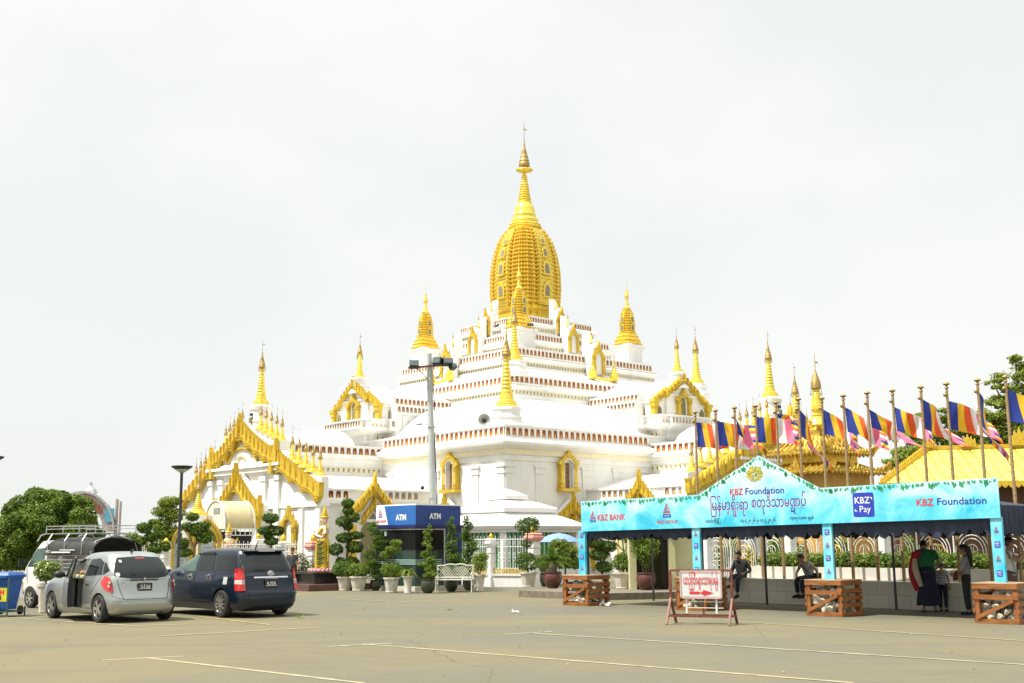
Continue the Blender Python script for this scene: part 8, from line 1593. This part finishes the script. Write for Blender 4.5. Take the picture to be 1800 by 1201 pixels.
def trousers(col, J, t, name='trousers', fat=1.0, to=0.95):
    V = {'pelvis':(J['pelvis'],(0.150,0.122)),'waist':(lerp3(J['pelvis'],J['belly'],1.0),(0.138,0.112))}; E = [('pelvis','waist')]
    for a in 'lr':
        V.update({'hip'+a:(J['hip'+a],0.102*fat),'kn'+a:(J['kn'+a],0.073*fat),'c'+a:(lerp3(J['kn'+a],J['an'+a],to),0.062*fat)}); E += [('pelvis','hip'+a),('hip'+a,'kn'+a),('kn'+a,'c'+a)]
    return skin_graph(name, V, E, col, t).build(name, col, t, 60)
def skirt(col, J, t, z1=0.12, flare=1.0, name='long_skirt'):
    p = Vector(J['pelvis']); mid = (Vector(J['anl'])+Vector(J['anr']))/2; m = MB(); n = 28; V = []
    for i in range(13):
        f = i/12; z = p.z+0.10 - (p.z+0.10-z1)*f; c = Vector((p.x,p.y,0)).lerp(Vector((mid.x,mid.y,0)), f**1.5); r = 0.150 + 0.07*flare*f
        if f < 0.2: r += 0.02*math.sin(f/0.2*PI)
        for k in range(n): a = 2*PI*k/n; q = 1+0.07*f*math.sin(5*a+2*f)+0.03*f*math.sin(9*a); V.append((c.x+r*1.08*q*math.cos(a), c.y+r*0.85*q*math.sin(a), z+0.02*f*math.sin(3*a)))
    m.add(V,[(i*n+k,i*n+(k+1)%n,(i+1)*n+(k+1)%n,(i+1)*n+k) for i in range(12) for k in range(n)]); m.f.append(tuple(range(n))); m.m.append(0); return m.build(name, col, t, 60)
def shoes(col, J, t, name='shoe', thin=False):
    for a in 'lr':
        h, o = Vector(J['he'+a]), Vector(J['to'+a]); d = (o-h).normalized(); m = MB()
        if thin: m.bar(h-d*0.05+Z_*-0.03, o+d*0.05+Z_*-0.03, 0.085, 0.018); m.tube([h+d*0.03+Vector((0.04,0,-0.02)),h+d*0.09+Z_*0.02,o+Z_*-0.01],0.009,5)
        else: m.tube([h-d*0.05,h-d*0.01,h+d*0.07,o,o+d*0.06],[0.03,0.046,0.044,0.042,0.026],10); m.bar(h-d*0.06-Z_*0.035,o+d*0.06-Z_*0.035,0.085,0.014)
        m.build(name, col, t, 50)
def stand(dx=0.0):
    J = dict(pelvis=(0,0,0.95),belly=(0,0,1.08),chest=(0,0.01,1.30),neckb=(0,0.01,1.43),neck=(0,0.0,1.49),head=(0,-0.015,1.60))
    for a, s in (('l',1),('r',-1)): J.update({'sh'+a:(s*0.175,0.01,1.385),'el'+a:(s*0.22,0.02,1.12),'wr'+a:(s*0.23,-0.04,0.88),'hip'+a:(s*0.085,0,0.90),'kn'+a:(s*0.09,-0.01,0.50),'an'+a:(s*0.09,0.02,0.09),'he'+a:(s*0.09,0.03,0.045),'to'+a:(s*0.10,-0.11,0.035)})
    return J
def sit(h=0.66): # seated on a ledge at height h, thighs forward
    J = dict(pelvis=(0,0,h+0.11),belly=(0,0.0,h+0.24),chest=(0,0.01,h+0.46),neckb=(0,0.0,h+0.59),neck=(0,-0.01,h+0.65),head=(0,-0.03,h+0.76))
    for a, s in (('l',1),('r',-1)): J.update({'sh'+a:(s*0.175,0.01,h+0.545),'el'+a:(s*0.24,0.02,h+0.29),'wr'+a:(s*0.14,-0.20,h+0.20),'hip'+a:(s*0.085,-0.02,h+0.09),'kn'+a:(s*0.12,-0.44,h+0.06),'an'+a:(s*0.11,-0.40,h-0.36),'he'+a:(s*0.11,-0.38,h-0.40),'to'+a:(s*0.12,-0.52,h-0.42)})
    return J
CL = lambda n, c, **k: mat(n, c, 0.85, var=k.pop('var',0.12), scale=k.pop('scale',9), bump=0.25, **k)
BLK = CL('black_cloth',(0.014,0.015,0.018)); DKG = CL('dark_jacket',(0.022,0.024,0.026)); OLV = CL('olive_shirt',(0.10,0.085,0.06)); JEANS = CL('dark_jeans',(0.018,0.022,0.032)); PALEG = CL('pale_grey_shirt',(0.36,0.36,0.39)); GREENC = CL('green_blouse',(0.012,0.16,0.065)); REDC = CL('red_wrap',(0.38,0.012,0.035)); BEIGEC = CL('beige_sleeve',(0.50,0.40,0.28)); NAVYC = CL('navy_longyi',(0.010,0.013,0.035)); PATG = CL('speckled_blouse',(0.34,0.34,0.36),scale=60,col2=(0.10,0.10,0.11)); WHC = CL('white_shirt',(0.66,0.65,0.66),var=0.05); BRN = CL('brown_skirt',(0.13,0.075,0.06)); DSH = CL('dark_grey_shirt',(0.06,0.075,0.08)); SAND = mat('sandal',(0.03,0.02,0.015),0.7)
def on_wall(px, back=0.3): # a spot on the seat wall under this photo column
    r = _ray(px, 1000); u = r.x/r.y; o = WA - WN*back; t = (u*o.y - o.x)/(WD.x - u*WD.y); return o + WD*t
# 1 seated man in dark jacket, one leg down
J = sit(0.66); J.update(elr=(-0.30,-0.08,0.90), wrr=(-0.22,-0.28,0.86), ell=(0.28,0.02,0.92), wrl=(0.14,-0.16,0.84), knl=(0.06,-0.40,0.72), anl=(0.05,-0.46,0.26), hel=(0.05,-0.44,0.20), tol=(0.05,-0.58,0.17), knr=(-0.20,-0.38,0.74), anr=(-0.22,-0.24,0.52), her=(-0.22,-0.22,0.48), tor=(-0.28,-0.32,0.46), chest=(0,-0.05,1.12), neckb=(0,-0.09,1.24), neck=(-0.01,-0.12,1.29), head=(-0.03,-0.16,1.40))
J.update(shl=(0.175,-0.05,1.19), shr=(-0.175,-0.05,1.19))
p = on_wall(1304, 0.22); person('man in dark jacket and jeans sitting on the seat wall right of the arrow sign', (p.x,p.y,0), R(-38), J, yaw=R(-35), pitch=R(8), s=0.93, cloth=lambda t, J: (shirt(DKG, J, t, 1.5, 1.06, 0.2, name='jacket'), trousers(JEANS, J, t), shoes(BLK, J, t)))
# 2 seated man in pale grey shirt leaning forward with a black strap
J = sit(0.66); J.update(chest=(0,-0.14,1.08), neckb=(0,-0.22,1.18), neck=(0,-0.27,1.22), head=(0,-0.34,1.31), shl=(0.18,-0.15,1.14), shr=(-0.18,-0.15,1.14), ell=(0.26,0.02,0.94), wrl=(0.20,0.10,0.72), elr=(-0.22,-0.30,0.92), wrr=(-0.10,-0.42,0.84))
def strap(t, J, M): m = MB(); m.tube([(-0.16,-0.24,1.20),(-0.02,-0.27,1.06),(0.12,-0.16,0.90),(0.17,0.02,0.80)],0.014,6); m.build('bag_strap', BLK, t); m = MB(); m.box((0.19,0.10,0.78),(0.10,0.20,0.22)); m.build('shoulder_bag', BLK, t)
p = on_wall(1424, 0.25); person('man in pale grey shirt and black bag strap leaning forward on the seat wall', (p.x,p.y,0), R(-62), J, yaw=R(-15), pitch=R(12), s=0.93, extras=strap, cloth=lambda t, J: (shirt(PALEG, J, t, 0.45, 1.0), trousers(BLK, J, t), shoes(BLK, J, t)))
# 3 stooping figure in green with red wrap, seen from behind
J = stand(); J.update(chest=(0.0,-0.10,1.28), neckb=(0.0,-0.17,1.39), neck=(0.0,-0.22,1.44), head=(0.02,-0.28,1.52), shl=(0.19,-0.10,1.36), shr=(-0.19,-0.10,1.36), ell=(0.30,-0.16,1.14), wrl=(0.24,-0.38,1.02), elr=(-0.30,-0.14,1.13), wrr=(-0.26,-0.40,1.02), anl=(0.12,0.02,0.09), hel=(0.12,0.03,0.045), tol=(0.14,-0.11,0.035), anr=(-0.14,0.0,0.09), her=(-0.14,0.01,0.045), tor=(-0.16,-0.12,0.035))
def wrap(t, J, M):
    m = MB(); n = 12; pr = []
    for i in range(n+1):
        f = i/n; x = 0.20+0.13*math.sin(f*PI*0.9)-0.02*f; z = 1.40-0.92*f; pr.append((x,z,0.17-0.05*f))
    V = []; K = 14
    for (x,z,r) in pr:
        for k in range(K): a = 2*PI*k/K; V.append((x+r*0.62*math.cos(a)*(1+0.08*math.sin(3*a+z*9)), -0.04+r*0.95*math.sin(a), z))
    m.add(V,[(i*K+k,i*K+(k+1)%K,(i+1)*K+(k+1)%K,(i+1)*K+k) for i in range(n) for k in range(K)]); m.build('red_wrap', REDC, t, 60)
    MB().tube([(0.26,0.10,1.22),(0.27,0.16,1.0),(0.22,0.17,0.8),(0.16,0.14,0.60)],[0.05,0.075,0.07,0.055],12).build('hanging_sleeve', BEIGEC, t, 60); MB().tube([(0.16,0.14,0.60),(0.15,0.14,0.55)],0.045,10).build('dark_cuff', BLK, t)
p3 = G(1634,1076); person('stooping person with back turned, green blouse, red wrap and navy long skirt', (p3.x,p3.y,0), R(165), J, pitch=R(25), s=1.0, extras=wrap, cloth=lambda t, J: (shirt(GREENC, J, t, 0.7, 1.3, 0.1, name='blouse'), skirt(NAVYC, J, t, 0.16, 1.5), shoes(SAND, J, t, 'sandal', True)))
# 4 small child beside her
J = stand(); p4 = P(1657,1040,28.2); STRP = mat('striped_cloth',(0.62,0.64,0.66),0.85,var=0,scale=1); n = STRP.node_tree; tcx = n.nodes.new('ShaderNodeTexCoord'); wv = n.nodes.new('ShaderNodeTexWave'); wv.bands_direction = 'Z'; wv.inputs['Scale'].default_value = 6; cr_ = n.nodes.new('ShaderNodeValToRGB'); cr_.color_ramp.interpolation = 'CONSTANT'; cr_.color_ramp.elements[0].color = (0.02,0.03,0.08,1); cr_.color_ramp.elements[1].color = (0.62,0.64,0.66,1); cr_.color_ramp.elements[1].position = 0.4
n.links.new(tcx.outputs['Object'], wv.inputs['Vector']); n.links.new(wv.outputs[0], cr_.inputs[0]); n.links.new(cr_.outputs[0], n.nodes['Principled BSDF'].inputs['Base Color'])
def cap(t, J, M): m = MB(); m.lathe([(0.09,0.04),(0.10,0.07),(0.085,0.11),(0.04,0.14),(0.01,0.145)],16); m.tube([(-0.1,-0.06,0.05),(0,-0.17,0.03),(0.1,-0.06,0.05)],0.014,6); MB().merge(m, M).build('cap', CL('cap_grey',(0.30,0.30,0.32)), t, 50)
J['shl'] = (0.17,0.01,1.385); person('small child in a blue-and-white striped top and cap beside the stooping person', (p4.x,28.2,0), R(150), J, pitch=R(15), s=0.66, extras=cap, cloth=lambda t, J: (shirt(STRP, J, t, 0.6, 1.1), trousers(NAVYC, J, t), shoes(BLK, J, t)))
# 5 woman with long hair and handbag
J = stand(); J.update(ell=(0.24,-0.06,1.10), wrl=(0.16,-0.26,1.02), elr=(-0.24,0.0,1.10), wrr=(-0.20,-0.22,0.98), head=(0.0,-0.02,1.60))
def bag(t, J, M): m = MB(); m.add([(0.30,-0.22,1.08),(0.16,-0.30,0.84),(0.46,-0.20,0.88),(0.30,-0.16,1.08),(0.16,-0.20,0.84),(0.46,-0.12,0.88)],[(0,1,2),(3,5,4),(0,3,4,1),(1,4,5,2),(2,5,3,0)]); m.build('handbag', CL('maroon_bag',(0.12,0.015,0.02)), t)
p5 = P(1697,1000,26.9); person('standing woman with long black hair, speckled grey blouse, black trousers and maroon handbag', (p5.x,p5.y,0), R(-118), J, hair='long', hl=0.46, yaw=R(10), pitch=R(10), s=0.90, extras=bag, cloth=lambda t, J: (shirt(PATG, J, t, 0.95, 1.06, 0.9, name='blouse'), trousers(BLK, J, t, fat=1.1, to=0.97), shoes(BLK, J, t)))
# 6 woman photographing at the right edge
J = stand(); J.update(ell=(0.26,-0.20,1.22), wrl=(0.14,-0.34,1.46), elr=(-0.26,-0.20,1.20), wrr=(-0.08,-0.36,1.44), hdl=(-0.1,-0.1,1), hdr=(0.1,-0.1,1))
def phone(t, J, M): m = MB(); m.box((0.03,-0.40,1.53),(0.16,0.012,0.08)); m.build('mobile_phone', BLK, t); MB().tube([(0.15,-0.02,1.42),(0.06,-0.15,1.2),(-0.10,-0.16,1.02)],0.016,6).build('dark_strap', BLK, t)
p6 = P(1781,1060,26.2); person('woman in a white shirt raising a phone to take a picture at the right edge', (p6.x,26.2,0), R(60), J, hair='bun', yaw=R(0), pitch=R(-4), s=0.99, curl=0.9, extras=phone, cloth=lambda t, J: (shirt(WHC, J, t, 0.5, 1.16, 0.9), skirt(BRN, J, t, 0.12, 0.5), shoes(SAND, J, t, 'sandal', True)))
# 7 person behind the dark car
J = stand(); J.update(wrl=(0.24,-0.14,0.90)); p7 = P(514,968,44.5); person('man in a dark grey shirt standing behind the dark blue car by the flowering shrub', (p7.x,44.5,0), R(12), J, yaw=R(-20), s=0.90, cloth=lambda t, J: (shirt(DSH, J, t, 0.55, 1.05), trousers(JEANS, J, t), shoes(BLK, J, t)))
